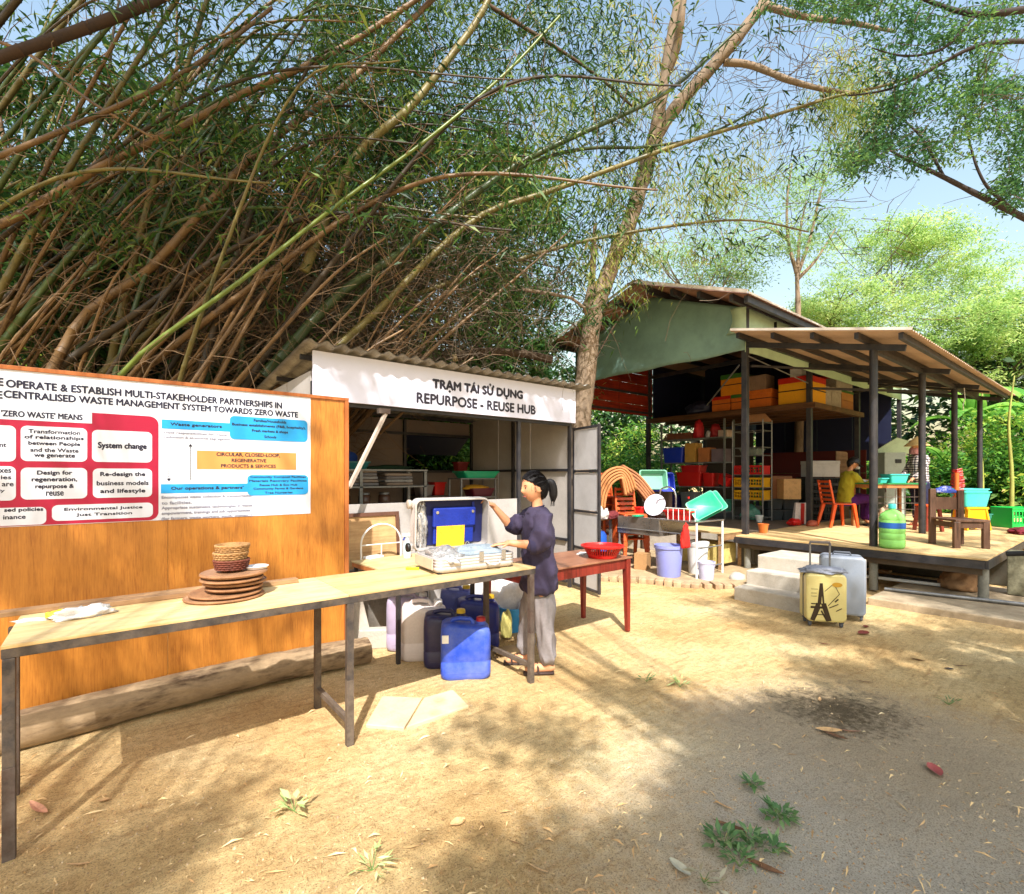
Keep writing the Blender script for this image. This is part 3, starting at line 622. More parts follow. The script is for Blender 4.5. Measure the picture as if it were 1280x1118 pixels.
def wcell(pxa, pxb, pyt, pyb, ls, left=None, **kw):
    xm = (pxa + pxb) / 2; xa = q(pxa, pyt)[0] if left is None else left; xb = q(pxb, pyt)[0]; z1 = q(xm, pyt)[1]; z0 = q(xm, pyb)[1]
    B().rr(xa, xb, z0, z1, -.0062, -.0048, .028).build('white_field', posterm, pos)
    if ls: lines(ls, xa + .008, xb - .008, z0 + .012, z1 - .012, -.0066, ink, **kw)
wcell(26, 109, 534, 577, ['Transformation', 'of relationships', 'between People', 'and the Waste', 'we generate'], fill=.94)
wcell(115, 190, 539, 578, ['System change'], fill=.85, cap=.22)
wcell(26, 109, 585, 624, ['Design for', 'regeneration,', 'repurpose &', 'reuse'], fill=.72)
wcell(116, 190, 586, 622, ['Re-design the', 'business models', 'and lifestyle'], fill=.92, cap=.5)
wcell(65, 191, 630, 649, ['Environmental Justice', 'Just Transition'], fill=.8)
# fields cut by the picture's left edge
for pt, pb, xr in ((532, 577, 20), (583, 626, 20), (634, 656, 58)):
    z1, z0 = q(xr - 15, pt)[1], q(xr - 15, pb)[1]
    B().rr(-1.6 if xr > 40 else -.86, q(xr, pt)[0], z0, z1, -.0062, -.0048, .028).build('white_field', posterm, pos)
def frag(s, pxr, py, w, h=.02): xr, z = q(pxr, py); text(s, ink, pos, xr, z, w, h, -.0066, align='R', font_bold=.008)
frag('nt', 8, 557, .026); frag('xes', 14, 589, .046); frag('ies', 14, 597, .04); frag('are', 17, 606, .046, .018); frag('ly', 6, 614, .022)
frag('sed policies', 54, 637, .16, .026); frag('inance', 32, 646, .09, .022)
# title
xa, xb = -.98, q(352, 507)[0]
def title(s, pxl, pyl, pxr, pyr, h):
    a, c = q(pxl, pyl), q(pxr, pyr); text(s, ink, pos, (a[0] + c[0]) / 2, (a[1] + c[1]) / 2, c[0] - a[0], h, -.0045, font_bold=.012)
title('OPERATE & ESTABLISH MULTI-STAKEHOLDER PARTNERSHIPS IN', 8, 480, 352, 507, .042)
frag2 = lambda s, pxr, py, w, h: text(s, ink, pos, q(pxr, py)[0], q(pxr, py)[1], w, h, -.0045, align='R', font_bold=.012)
frag2('WE', 4, 478, .075, .042)
title('CENTRALISED WASTE MANAGEMENT SYSTEM TOWARDS ZERO WASTE', 5, 494, 372, 518, .040)
frag2('DE', 3, 494, .065, .040)
# right side of the poster
def plate(pxa, pxb, pyt, pyb, m, y, r): # heights taken at the middle of the field
    xm = (pxa + pxb) / 2; xa, xb, z1, z0 = q(pxa, pyt)[0], q(pxb, pyt)[0], q(xm, pyt)[1], q(xm, pyb)[1]
    B().rr(xa, xb, z0, z1, y, y + .0014, r).build('printed_field', m, pos); return xa, xb, z0, z1
xa, xb, z0, z1 = plate(202, 292, 527, 538, bluep, -.0048, .002); text('Waste generators', ink, pos, (q(213, 530)[0] + q(277, 534)[0]) / 2, (z0 + z1) / 2, q(277, 534)[0] - q(213, 530)[0], .024, -.0052, font_bold=.012)
xa, xb, z0, z1 = plate(287, 384, 523, 551, bluep, -.0062, .03); lines(['Families/Households', 'Business establishments (F&B, hospitality),', 'Fresh markets & shops', 'Schools'], xa + .01, xb - .01, z0 + .008, z1 - .004, -.0066, ink, fill=.98, cap=.5)
xa, xb, z0, z1 = plate(246, 370, 565, 587, orp, -.0048, .002); lines(['CIRCULAR, CLOSED-LOOP,', 'REGENERATIVE', 'PRODUCTS & SERVICES'], xa + .02, xb - .02, z0 + .004, z1 - .004, -.0052, ink, fill=.68, cap=.6)
xa, xb, z0, z1 = plate(201, 315, 605, 616, bluep, -.0048, .002); text("Our operations & partners'", ink, pos, (q(214, 610)[0] + q(304, 610)[0]) / 2, (z0 + z1) / 2, q(304, 610)[0] - q(214, 610)[0], .026, -.0052, font_bold=.012)
xa, xb, z0, z1 = plate(309, 385, 594, 619, bluep, -.0062, .03); lines(['Community Compost Facilities', 'Materials Recovery Facilities', 'Reuse Hub & Eco Hub', 'Community Farms & Gardens', 'Tree Nurseries'], xa + .008, xb - .008, z0 + .004, z1 - .002, -.0066, ink, fill=.98, cap=.55)
def block(ls, pxl, pxr, pyt, pyb):
    xa, xb = q(pxl, pyt)[0], q(pxr, pyt)[0]; z1, z0 = q((pxl + pxr) / 2, pyt)[1], q((pxl + pxr) / 2, pyb)[1]
    lines(ls, xa, xb, z0, z1, -.0045, greyink, fill=1.0, cap=.55, align='L')
block(['Hold responsibilities for waste', 'reduction & at-source segregation'], 205, 288, 540, 551)
block(['Encompasses waste collection & transportation', 'to facilities.', 'Appropriate sustainable technologies in waste', 'empowerment, trainings and job opportunities', '(for farmers, waste workers, youth, women...)'], 202, 315, 618, 650)
for pxx, up in ((211, 0), (238, 1)):
    (xx, zt_), (_, zz) = q(pxx, 556), q(pxx, 601); bb_ = B(); n = 14
    for i in range(n):
        f0 = zt_ + (zz - zt_) * i / n; bb_.bb(xx - .002, xx + .002, -.0048, -.0036, f0, f0 + (zz - zt_) / n * .6)
    tip = zt_ if up else zz; s = .014 if up else -.014
    bb_.add([(xx - .012, -.0048, tip - s), (xx + .012, -.0048, tip - s), (xx, -.0048, tip + s * .4)], [(0, 1, 2)])
    tag(bb_.build('dashed_arrow', ink, pos), kind='stuff')

# ================================================================ log under the board
def logmesh():
    b = B(); P = [Vector((x, 3.905 + .03 * math.sin(x * 1.7), .10 + .012 * math.sin(x * 2.3))) for x in np.arange(-2.6, 1.63, .03)]
    n = 28
    for i, p in enumerate(P):
        r0 = .106 + .012 * noise.noise(Vector((p.x * 1.6, 0, 1)))
        for k in range(n):
            a = 2 * math.pi * k / n; nn = noise.noise(Vector((p.x * 1.4, math.cos(a) * 3.2, math.sin(a) * 3.2)))
            r = r0 * (1 + .05 * nn) - .011 * max(0, abs(noise.noise(Vector((p.x * 2.6, math.cos(a) * 7, math.sin(a) * 7)))) * -4 + .9) ** 2
            b.v.append((p.x, p.y + r * math.cos(a), p.z + r * math.sin(a)))
    m = len(P)
    for i in range(m - 1):
        for k in range(n): b.f.append((i * n + k, i * n + (k + 1) % n, (i + 1) * n + (k + 1) % n, (i + 1) * n + k))
    b.f.append(tuple(range(n - 1, -1, -1))); b.f.append(tuple((m - 1) * n + k for k in range(n)))
    return b.build('fallen_log', M('log_wood', (186, 158, 122), .62, rough=.9, var=.45, scale=9, bump=1.0, bscale=46, stretch=(.3, 1, 1), rgb2=(92, 68, 48), dirt=.35, dirtcol=(80, 60, 44)), smooth=True, fix=False)
tag(logmesh(), 'long weathered log lying along the foot of the orange board', 'log')
lb = random.Random(5)
# ================================================================ long work table
tab = thing('work_table', 'long plywood work table on steel legs across the left foreground', 'table', (0, 0, 0))
TX0, TX1, TY0, TY1, TZ = -.33, 2.42, 2.76, 3.36, .84
B().bb(TX0, 1.04, TY0 - .005, TY1, TZ - .014, TZ).build('tabletop', ply, tab, bevel=.002)
B().bb(1.043, TX1, TY0 - .005, TY1, TZ - .014, TZ + .001).build('tabletop', ply, tab, bevel=.002)
railm = M('worn_rail_steel', (74, 68, 66), .8, rough=.5, var=.35, scale=18, metal=.2, dirt=.5, dirtcol=(140, 120, 100))
for y in (TY0 + .012, TY1 - .025): B().bb(TX0, TX1, y - .015, y + .015, TZ - .052, TZ - .015).build('rail', railm, tab, bevel=.002)
for x in (TX0 + .018, 1.05, TX1 - .03): B().bb(x - .015, x + .015, TY0 + .03, TY1 - .042, TZ - .052, TZ - .015).build('rail', railm, tab)
for x in (TX0 + .022, 1.05, TX1 - .03):
    for y in (TY0 + .014, TY1 - .03):
        if x < 0 and y > 3: x -= .045
        B().bb(x - .019, x + .019, y - .018, y + .018, .36, TZ - .053).build('leg', rustbrown if x > 2 or y > 3 else railm, tab, bevel=.002)
        B().bb(x - .0195, x + .0195, y - .0185, y + .0185, -.03, .36).build('leg', dusty if x > 1 else rustbrown, tab, bevel=.002)
    if x > .5: B().bb(x - .014, x + .014, TY0 + .033, TY1 - .05, .11, .14).build('stretcher', dusty, tab)
weath = woodmat('weathered_plank', (190, 150, 108), (124, 88, 58), .75, 0, 6.0)
pk = thing('plank', 'longer weathered plank along the back edge of the long table', 'plank', (-.32, 3.34, TZ), group='loose planks on the table'); B().box((0, 0, .013), (1.5, .07, .024), rz=R(1.5)).build('board', weath, pk, bevel=.003)
pk = thing('plank', 'shorter wider plank behind the white bag on the long table', 'plank', (.36, 3.27, TZ), group='loose planks on the table'); B().box((0, 0, .014), (1.1, .06, .026), rz=R(1)).build('board', weath, pk, bevel=.003)
# small bags
crum = M('crinkled_white_plastic', (236, 232, 230), .85, rough=.3, var=.08, scale=20, bump=.5, bscale=120)
p = g(103, 772, TZ); o = crumple('plastic_bag', crum, None, (0, 0, 0), (.105, .035, .05), 4, 22, .5); o.location = p; o.rotation_euler = (0, 0, R(8)); tag(o, 'crumpled white plastic bag near the left end of the long table', 'bag')
p = g(70, 771, TZ + .01); o = crumple('snack_packet', M('yellow_packet', (246, 226, 60), .85, rough=.3, var=.1, bump=.5), None, (0, 0, 0), (.035, .028, .03), 9, 14, .4); o.location = p; tag(o, 'small yellow packet beside the white bag', 'packet')
p = g(42, 777, TZ); o = crumple('paper_scrap', crum, None, (0, 0, 0), (.06, .012, .014), 12, 14, .5); o.location = p; o.rotation_euler = (0, 0, R(-12)); tag(o, 'thin white scrap at the left end of the long table', 'paper')
# woven trays and baskets
trm = [woodmat('tray_wood_a', (204, 156, 118), (140, 94, 62), .75, 0, 9), M('tray_rattan', (178, 128, 88), .75, rough=.7, var=.35, scale=18, bump=.6, bscale=150), woodmat('tray_wood_b', (160, 108, 78), (96, 60, 40), .75, 1, 9)]
tc_ = g(287, 746, TZ); tb = random.Random(2)
stack = [(.19, .012, 0, -.03, 'largest rattan disc at the bottom of the tray stack'), (.172, .014, 1, -.02, 'second rattan tray from the bottom of the stack'),
         (.135, .018, 2, .02, 'thick brown disc third from the bottom of the tray stack'), (.152, .012, 0, .02, 'pale round board in the middle of the tray stack'),
         (.15, .014, 1, .02, 'brown rattan disc second from the top of the tray stack'), (.160, .020, 0, .015, 'round board on top of the tray stack, under the baskets')]
z = TZ
for i, (r, h, mi, dx, lab) in enumerate(stack):
    t = thing('round_tray', lab, 'tray', (tc_.x + dx + tb.uniform(-.01, .01), tc_.y + tb.uniform(-.015, .015) + (.0 if i else 0), z), group='stacked round trays on the long table', rot=(tb.uniform(-.015, .015), tb.uniform(-.02, .02), tb.uniform(0, 6)))
    B().lathe([(0, 0), (r * .96, 0), (r, h * .4), (r * .99, h), (r * .95, h * .95), (0, h * .8)], n=40).build('disc', trm[mi], t, smooth=True)
    rim = B(); rim.tube([(r * math.cos(a), r * math.sin(a), h * .6 + .004 * math.sin(a * 20)) for a in np.linspace(0, 2 * math.pi, 41)], .0065, 6); rim.build('rim', trm[1], t, smooth=True)
    z += h + .010
B().lathe([(0, 0), (.05, 0), (.062, .015), (.06, .016), (.0, .006)], n=24).build('x', whiteplastic)
o = bpy.context.scene.objects['x']; o.name = 'white_dish'; o.location = (tc_.x + .13, tc_.y - .02, z - .008); tag(o, 'small white dish beside the baskets on top of the trays', 'dish')
def basket(r, h, lab, zz, mat, dx=0):
    t = thing('woven_basket', lab, 'basket', (tc_.x + .01 + dx, tc_.y, zz), group='small baskets on the tray stack')
    prof = [(0, .004), (r * .86, .004), (r, h), (r * .96, h), (r * .82, .012), (0, .01)]; B().lathe(prof, n=36).build('wall', mat, t, smooth=True)
    n = 40
    for row in range(int(h / .011)):
        zz_ = .006 + row * .011; rr_ = r * (.86 + .14 * zz_ / h) + .002
        B().tube([((rr_ + .0025 * (1 if (k + row) % 2 else -1)) * math.cos(2 * math.pi * k / n), (rr_ + .0025 * (1 if (k + row) % 2 else -1)) * math.sin(2 * math.pi * k / n), zz_) for k in range(n + 1)], .005, 5).build('woven_strand', mat, t, smooth=True)
    B().tube([((r + .002) * math.cos(a), (r + .002) * math.sin(a), h) for a in np.linspace(0, 2 * math.pi, 37)], .006, 6).build('rim', mat, t, smooth=True)
bk1 = M('basket_brown', (128, 66, 48), .75, rough=.7, var=.35, scale=30, bump=.5, bscale=160); bk2 = M('basket_straw', (186, 140, 88), .8, rough=.7, var=.35, scale=30, bump=.5, bscale=160)
basket(.084, .05, 'dark brown basket at the bottom of the three small baskets', z, bk1); z += .046
basket(.081, .045, 'straw basket in the middle of the three small baskets', z, bk2, -.004); z += .04
basket(.080, .045, 'straw basket on top of the three small baskets', z, bk2, .004)

# ================================================================ small table behind, framed panel, wire rack
t2 = thing('side_table', 'small plywood topped table between the long table and the kiosk', 'table', (2.15, 4.12, 0), R(3))
B().box((0, 0, .715), (.80, .86, .014)).build('tabletop', ply, t2, bevel=.002)
B().box((0, -.42, .69), (.8, .02, .036)).build('rail', edgew, t2); B().box((-.39, 0, .69), (.02, .82, .036)).build('rail', edgew, t2)
for sx in (-1, 1):
    for sy in (-1, 1): B().box((sx * .37, sy * .39, .345), (.03, .03, .70)).build('leg', blacksteel, t2)
fp = thing('framed_panel', 'brown framed wooden panel leaning on the kiosk wall behind the white wire arch', 'panel', (2.02, 4.70, .34), rot=(R(-6), 0, 0))
pw = woodmat('framed_panel_wood', (216, 176, 124), (170, 124, 80), .8, 0, 6.0)
B().bb(-.27, .27, -.005, .01, .02, .78).build('board', pw, fp)
fr = M('frame_brown', (108, 70, 52), .75, var=.25)
for a in ((-.3, -.262, 0, .8), (.262, .3, 0, .8), (-.262, .262, .762, .8), (-.262, .262, 0, .038)): B().bb(a[0], a[1], -.02, .018, a[2], a[3]).build('frame', fr, fp, bevel=.002)
rk = thing('wire_rack', 'white wire arch standing before the brown framed panel', 'rack', (2.02, 4.52, .722))
wm = M('white_wire', (236, 232, 224), .85, rough=.4, var=.06)
B().tube([(-.2, 0, 0), (-.2, 0, .12)] + [(.2 * -math.cos(a), 0, .14 + .18 * math.sin(a)) for a in np.linspace(0, math.pi, 15)] + [(.2, 0, .12), (.2, 0, 0)], .009, 8).build('arch', wm, rk, smooth=True)
B().cyl((-.2, 0, .13), (.2, 0, .13), .006, n=8).build('crossbar', wm, rk, smooth=True); B().cyl((0, 0, 0), (0, 0, .13), .006, n=8).build('upright', wm, rk, smooth=True)
p = g(467, 698, .722); o = B().box((0, 0, .012), (.17, .10, .022), rz=R(20)).build('folded_paper', whiteplastic, None, bevel=.004); o.location = p; tag(o, 'folded white paper on the small table below the wire arch', 'paper')
p = g(509, 697, .722); sp = thing('spray_bottle', 'small spray bottle with a blue and white trigger beside the open case', 'bottle', (p.x, p.y, .722))
B().lathe([(0, 0), (.034, 0), (.036, .02), (.036, .13), (.014, .17), (.014, .19)], n=20).build('bottle', M('clear_bottle', (206, 226, 228), .85, rough=.15, var=.05, bump=0), sp, smooth=True)
B().box((-.012, 0, .215), (.075, .026, .03)).build('spray_head', whiteplastic, sp, bevel=.004); B().box((-.03, 0, .188), (.012, .014, .05), m=Matrix.Rotation(R(25), 3, 'Y')).build('trigger', M('blue_trigger', (36, 60, 160), .8), sp, bevel=.003)
p = g(524, 712, .845); o = B().bar((0, 0, .01), (.07, -.06, .01), .016).build('label_tag', M('lime_tag', (222, 246, 40), .9, rough=.4)); o.location = (1.62, 3.22, .841); tag(o, 'tiny lime marker pen beside the silver case on the long table', 'pen')

# ================================================================ kiosk contents
rack = thing('steel_rack', 'low steel rack with folded cloth and trays inside the kiosk', 'rack', (0, 0, 0))
for z_ in (1.585, 1.365, 1.10): B().bb(1.56, 3.45, 6.2, 6.75, z_ - .02, z_).build('shelf', greysteel, rack)
for x in (1.6, 2.5, 3.42):
    for y in (6.22, 6.72): B().bb(x - .02, x + .02, y - .02, y + .02, 0, 1.56).build('upright', greysteel, rack)
cb = random.Random(8)
for i, (x, n) in enumerate(((2.05, 4), (2.55, 5), (3.05, 4))):
    for j in range(n):
        o = B().box((x + cb.uniform(-.02, .02), 6.4, 1.37 + j * .042 + .02), (.40, .34, .036), rz=cb.uniform(-.06, .06)).build('folded_cloth', M('folded_cloth_%d' % ((i + j) % 3), [(190, 186, 184), (150, 146, 148), (176, 156, 140)][(i + j) % 3], .75, rough=.9, var=.2), None, bevel=.015)
        tag(o, '%s grey cloth in the %s pile on the middle shelf inside the kiosk' % (['bottom', 'second', 'third', 'fourth', 'top'][j], ['left', 'centre', 'right'][i]), 'cloth', 'folded cloths on the kiosk rack')
def tub(name, lab, cat, loc, w, d, h, m, rz=0, group=None, taper=.82, rim=.012, rot=None):
    t = thing(name, lab, cat, loc, rz, group, rot); b = B()
    def ring(z_, k, n=5):
        P = []; hw, hd, r = w / 2 * k, d / 2 * k, min(w, d) * .12
        for cx, cy, a0 in ((hw - r, hd - r, 0), (-hw + r, hd - r, 90), (-hw + r, -hd + r, 180), (hw - r, -hd + r, 270)):
            for i in range(n): a = R(a0 + 90 * i / (n - 1)); P.append((cx + r * math.cos(a), cy + r * math.sin(a), z_))
        return P
    prof = [(0.004, taper), (h * .5, (1 + taper) / 2), (h, 1.0), (h, 1.0 + 2 * rim / w), (h - .018, 1.0 + 2 * rim / w), (h - .018, 1.0), (h - .001, .98), (h * .5, (1 + taper) / 2 - .02), (.01, taper - .02)]
    prof = [(0.0, taper), (h - .02, 1.0), (h - .02, 1.0 + 2 * rim / w), (h, 1.0 + 2 * rim / w), (h, .97), (.008, taper - .03)]
    rs = [ring(z_, k) for z_, k in prof]; n = len(rs[0])
    for r_ in rs: b.v += r_
    for i in range(len(rs) - 1):
        for k in range(n): b.f.append((i * n + k, i * n + (k + 1) % n, (i + 1) * n + (k + 1) % n, (i + 1) * n + k))
    b.f.append(tuple(range(n - 1, -1, -1))); b.f.append(tuple((len(rs) - 1) * n + k for k in range(n)))
    b.build('tub', m, t, smooth=True); return t
plas = lambda nm, rgb, k=.85: M(nm, rgb, k, rough=.35, var=.08, scale=3, bump=.04, dirt=.15, dirtcol=(120, 100, 80))
blueP = plas('blue_plastic', (28, 60, 190)); redP = plas('red_plastic', (212, 26, 24)); yelP = plas('yellow_plastic', (240, 176, 22)); turqP = plas('turquoise_plastic', (70, 205, 196)); greenP = plas('green_plastic', (20, 176, 130)); limeP = plas('bright_green_plastic', (20, 200, 84)); orP = plas('orange_plastic', (226, 84, 22)); lilacP = plas('lilac_plastic', (146, 154, 226)); purpleP = plas('dark_blue_plastic', (40, 40, 110))
tub('storage_tray', 'dark blue tray at the left end of the kiosk top shelf', 'tray', (1.98, 6.45, 1.587), .42, .34, .10, purpleP)
tub('storage_tray', 'teal tray beside the dark blue one on the kiosk top shelf', 'tray', (2.48, 6.45, 1.587), .36, .30, .10, plas('teal_plastic', (36, 132, 140)))
tub('storage_tray', 'red tray resting on the dark blue tray inside the kiosk', 'tray', (1.90, 6.45, 1.69), .36, .28, .06, redP)
o = crumple('cloth_heap', M('blue_cloth', (30, 70, 160), .8, rough=.9), None, (2.32, 6.45, 1.68), (.2, .14, .16), 5); tag(o, 'heap of blue cloth on the kiosk top shelf', 'cloth')
o = crumple('cloth_heap', M('green_cloth', (30, 60, 40), .8, rough=.9), None, (3.0, 6.5, 1.587), (.34, .2, .06), 6); tag(o, 'flat dark green cloth on the right of the kiosk top shelf', 'cloth')
for i, x in enumerate((2.35, 2.62, 2.9)):
    j = thing('jar', '%s brown jar on the lowest rack shelf in the kiosk' % ['left', 'middle', 'right'][i], 'jar', (x, 6.4, 1.101), group='jars on the kiosk rack')
    B().lathe([(0, 0), (.07, 0), (.08, .03), (.08, .13), (.06, .15)], n=20).build('body', M('brown_glass', (110, 78, 62), .8, rough=.2, var=.1), j, smooth=True); B().lathe([(0, .15), (.068, .15), (.068, .175), (0, .178)], n=20).build('lid', greysteel, j, smooth=True)
k2 = thing('tub_stand', 'thin legged stand carrying a turquoise tray on the right inside the kiosk', 'stand', (4.2, 6.2, 0))
for sx in (-1, 1):
    for sy in (-1, 1): B().bb(sx * .3 - .012, sx * .3 + .012, sy * .16 - .012, sy * .16 + .012, 0, 1.46).build('leg', greysteel, k2)
for z_ in (1.45, 1.18): B().bb(-.32, .32, -.18, .18, z_, z_ + .015).build('shelf', greysteel, k2)
tub('storage_tray', 'long turquoise tray on the thin stand inside the kiosk', 'tray', (4.25, 6.18, 1.467), .62, .34, .10, greenP)
tub('storage_tub', 'maroon tub under the turquoise tray inside the kiosk', 'tub', (4.3, 6.18, 1.197), .40, .28, .12, plas('maroon_plastic', (96, 20, 44)))
o = crumple('cloth_heap', M('yellow_cloth', (220, 160, 40), .8, rough=.9), None, (4.25, 6.18, 1.30), (.2, .13, .07), 7); tag(o, 'yellow cloth piled on the maroon tub inside the kiosk', 'cloth')
tub('storage_box', 'dark red box on the far side of the kiosk above the turquoise tray', 'box', (4.25, 6.6, 1.575), .2, .16, .14, plas('dark_red_plastic', (120, 22, 22)))
o = B().bb(3.6, 4.1, 6.7, 7.1, .0, 1.2).build('cabinet', M('dull_grey_cabinet', (96, 88, 86), .7), None, bevel=.005); tag(o, 'dull grey cabinet in the back of the kiosk under the window', 'cabinet')
tub('storage_box', 'red box on the grey cabinet under the kiosk window', 'box', (3.98, 6.85, 1.201), .2, .2, .2, redP)
tub('storage_box', 'grey box on the cabinet under the kiosk window', 'box', (3.74, 6.85, 1.201), .24, .24, .16, M('grey_box', (150, 140, 140), .8))

# ================================================================ stones and slabs by the board
sl_ = B().prism([(-.13, 0), (.16, 0), (.06, .52), (-.13, .52)], -.025, .025, m=Matrix.Rotation(R(90), 4, 'X')).build('stone_slab', concrete, None, bevel=.01); sl_.location = (1.66, 4.28, .03); sl_.rotation_euler = (R(-14), 0, R(-12)); tag(sl_, 'grey stone slab leaning by the right end of the orange board', 'slab')
o = B().bb(-.15, .13, -.05, .05, 0, .17).build('concrete_block', concrete, None, bevel=.012); p = g(472, 808); o.location = (p.x, p.y, -.01); o.rotation_euler = (0, 0, R(-30)); tag(o, 'low concrete block at the foot of the leaning stone slab', 'block')
grey2 = M('plinth_board', (168, 160, 150), .75, rough=.8, var=.25, dirt=.5, dirtcol=(110, 96, 80)); o = B().bb(1.56, 2.4, 4.60, 4.64, 0, .62).build('grey_board', grey2, None, bevel=.003); tag(o, 'grey board standing under the small table by the kiosk', 'board')
for i, (a_, b_, c_, d_) in enumerate((((457, 908), (505, 912), (528, 874), (478, 872)), ((508, 911), (586, 884), (566, 864), (530, 874)))):
    P = [g(*v_, 0) for v_ in (a_, b_, c_, d_)]; o = B().prism([(p_.x, p_.y) for p_ in P], -.03, .012).build('paving_slab', M('dusty_slab', (226, 206, 168), .78, rough=.9, var=.15, dirt=.4, dirtcol=(206, 170, 120), bump=.4), None, bevel=.006)
    tag(o, ['left flat paving slab sunk in the sand under the long table', 'right flat paving slab sunk in the sand before the blue jerrycans'][i], 'slab', 'paving slabs sunk in the sand')
# ================================================================ open silver suitcase on the table
case = thing('open_suitcase', 'open silver ribbed suitcase with a blue lining on the long table', 'suitcase', (2.02, 3.07, TZ + .002), R(-6))
silver = M('silver_shell', (206, 200, 196), .85, rough=.3, var=.1, metal=.25, dirt=.2, dirtcol=(150, 130, 110))
liner = M('blue_lining', (24, 48, 150), .85, rough=.45, var=.2, scale=10, bump=.3)
liner2 = M('navy_lining', (22, 30, 84), .85, rough=.5, var=.2)
def shell(w, d, h, wall=.012):
    "open box with rounded corners; bottom at 0"
    b = B(); n = 6; r = .05
    def ring(z_, off):
        P = []; hw, hd = w / 2 - off, d / 2 - off; rr_ = max(.01, r - off)
        for cx, cy, a0 in ((hw - rr_, hd - rr_, 0), (-hw + rr_, hd - rr_, 90), (-hw + rr_, -hd + rr_, 180), (hw - rr_, -hd + rr_, 270)):
            for i in range(n): a = R(a0 + 90 * i / (n - 1)); P.append((cx + rr_ * math.cos(a), cy + rr_ * math.sin(a), z_))
        return P
    prof = [(0, .03), (.012, .008), (.03, 0)]
    z_ = .04
    while z_ < h - .02: prof += [(z_, 0), (z_ + .004, .004), (z_ + .008, .004), (z_ + .012, 0)]; z_ += .02
    prof += [(h - .006, 0), (h, .003), (h, wall), (.02, wall + .004)]
    rs = [ring(a, o_) for a, o_ in prof]; m_ = len(rs[0])
    for q_ in rs: b.v += q_
    for i in range(len(rs) - 1):
        for k_ in range(m_): b.f.append((i * m_ + k_, i * m_ + (k_ + 1) % m_, (i + 1) * m_ + (k_ + 1) % m_, (i + 1) * m_ + k_))
    b.f.append(tuple(range(m_ - 1, -1, -1))); b.f.append(tuple((len(rs) - 1) * m_ + k_ for k_ in range(m_)))
    return b
CW, CD, CHh = .62, .385, .105
shell(CW, CD, CHh).build('base_shell', silver, case, smooth=True)
lid = shell(CW, CD, .12).build('lid_shell', silver, case, smooth=True); lid.rotation_euler = (R(94), 0, 0); lid.location = (0, CD / 2 + .125, CHh + CD / 2 + .005)
# inside the lid (lid-local: x across, y up, z toward the viewer)
B().box((.045, 0, .03), (CW - .13, CD - .05, .02)).build('lining', liner2, lid)
B().box((.03, .045, .07), (.36, .15, .03)).build('zip_pouch', liner, lid, bevel=.012)
B().box((.03, -.09, .06), (.34, .14, .02)).build('lower_pouch', liner, lid, bevel=.01)
yp = B().box((-.005, -.10, .085), (.235, .16, .006)).build('yellow_cloth', M('mustard_cloth', (240, 186, 40), .85, rough=.9, var=.15, scale=14, bump=.3), lid, bevel=.002)
for sx in (-1, 1): B().cyl((.03 + sx * .15, .085, .085), (.03 + sx * .15, .085, .09), .012, n=12).build('stud', chrome, lid, smooth=True)
B().box((.20, .13, .05), (.02, .05, .006)).build('strap_tab', liner, lid)
crumple('foil_bag', M('silver_foil', (206, 202, 198), .85, rough=.22, metal=.6, var=.3, scale=30, bump=.6, bscale=60), lid, (-.235, -.02, .03), (.05, .17, .05), 3, 22, .5)
B().tube([(.14 + .014 * math.cos(a), -.165 + .014 * math.sin(a), .09) for a in np.linspace(0, 6.28, 17)], .005, 6).build('ring', chrome, lid, smooth=True)
for yy in (.15, -.17):
    w_ = B(); w_.lathe([(0, -.012), (.03, -.012), (.034, -.008), (.034, .008), (.03, .012), (0, .012)], n=20, m=Matrix.Rotation(R(90), 3, 'Y') @ Matrix.Rotation(R(0), 3, 'X')).build('wheel', M('pale_wheel', (190, 176, 160), .8) if yy > 0 else black, lid, smooth=True).location = (-CW / 2 - .022, yy, .05)
    B().box((-CW / 2 - .006, yy, .05), (.03, .05, .05)).build('wheel_housing', silver, lid, bevel=.008)
# things in the base
crumple('folded_clothes', M('grey_clothes', (150, 162, 172), .75, rough=.8, var=.3, scale=9, bump=.4), case, (.08, 0, .06), (.24, .16, .09), 11, 22, .25)
crumple('foil_bag', M('silver_foil', (200, 200, 200)), case, (-.18, -.03, .05), (.12, .15, .10), 13, 22, .4)
for x in (.02, .20):
    B().bb(x - .018, x + .018, -CD / 2 - .012, -CD / 2 - .002, .065, .135).build('latch', chrome, case, bevel=.003)
B().tube([(.06, -CD / 2 - .004, .06), (.07, -CD / 2 - .03, .045), (.11, -CD / 2 - .036, .035), (.155, -CD / 2 - .03, .045), (.165, -CD / 2 - .004, .06)], .008, 8).build('handle', silver, case, smooth=True)
for x in (-.28, .28):
    B().box((x, -CD / 2 + .03, -.0005), (.03, .03, .006)).build('foot', black, case)
cr = B().bb(-.33, -.321, -.15, .15, .03, .1).build('side_label', M('carton_pink', (222, 186, 160), .8), case)

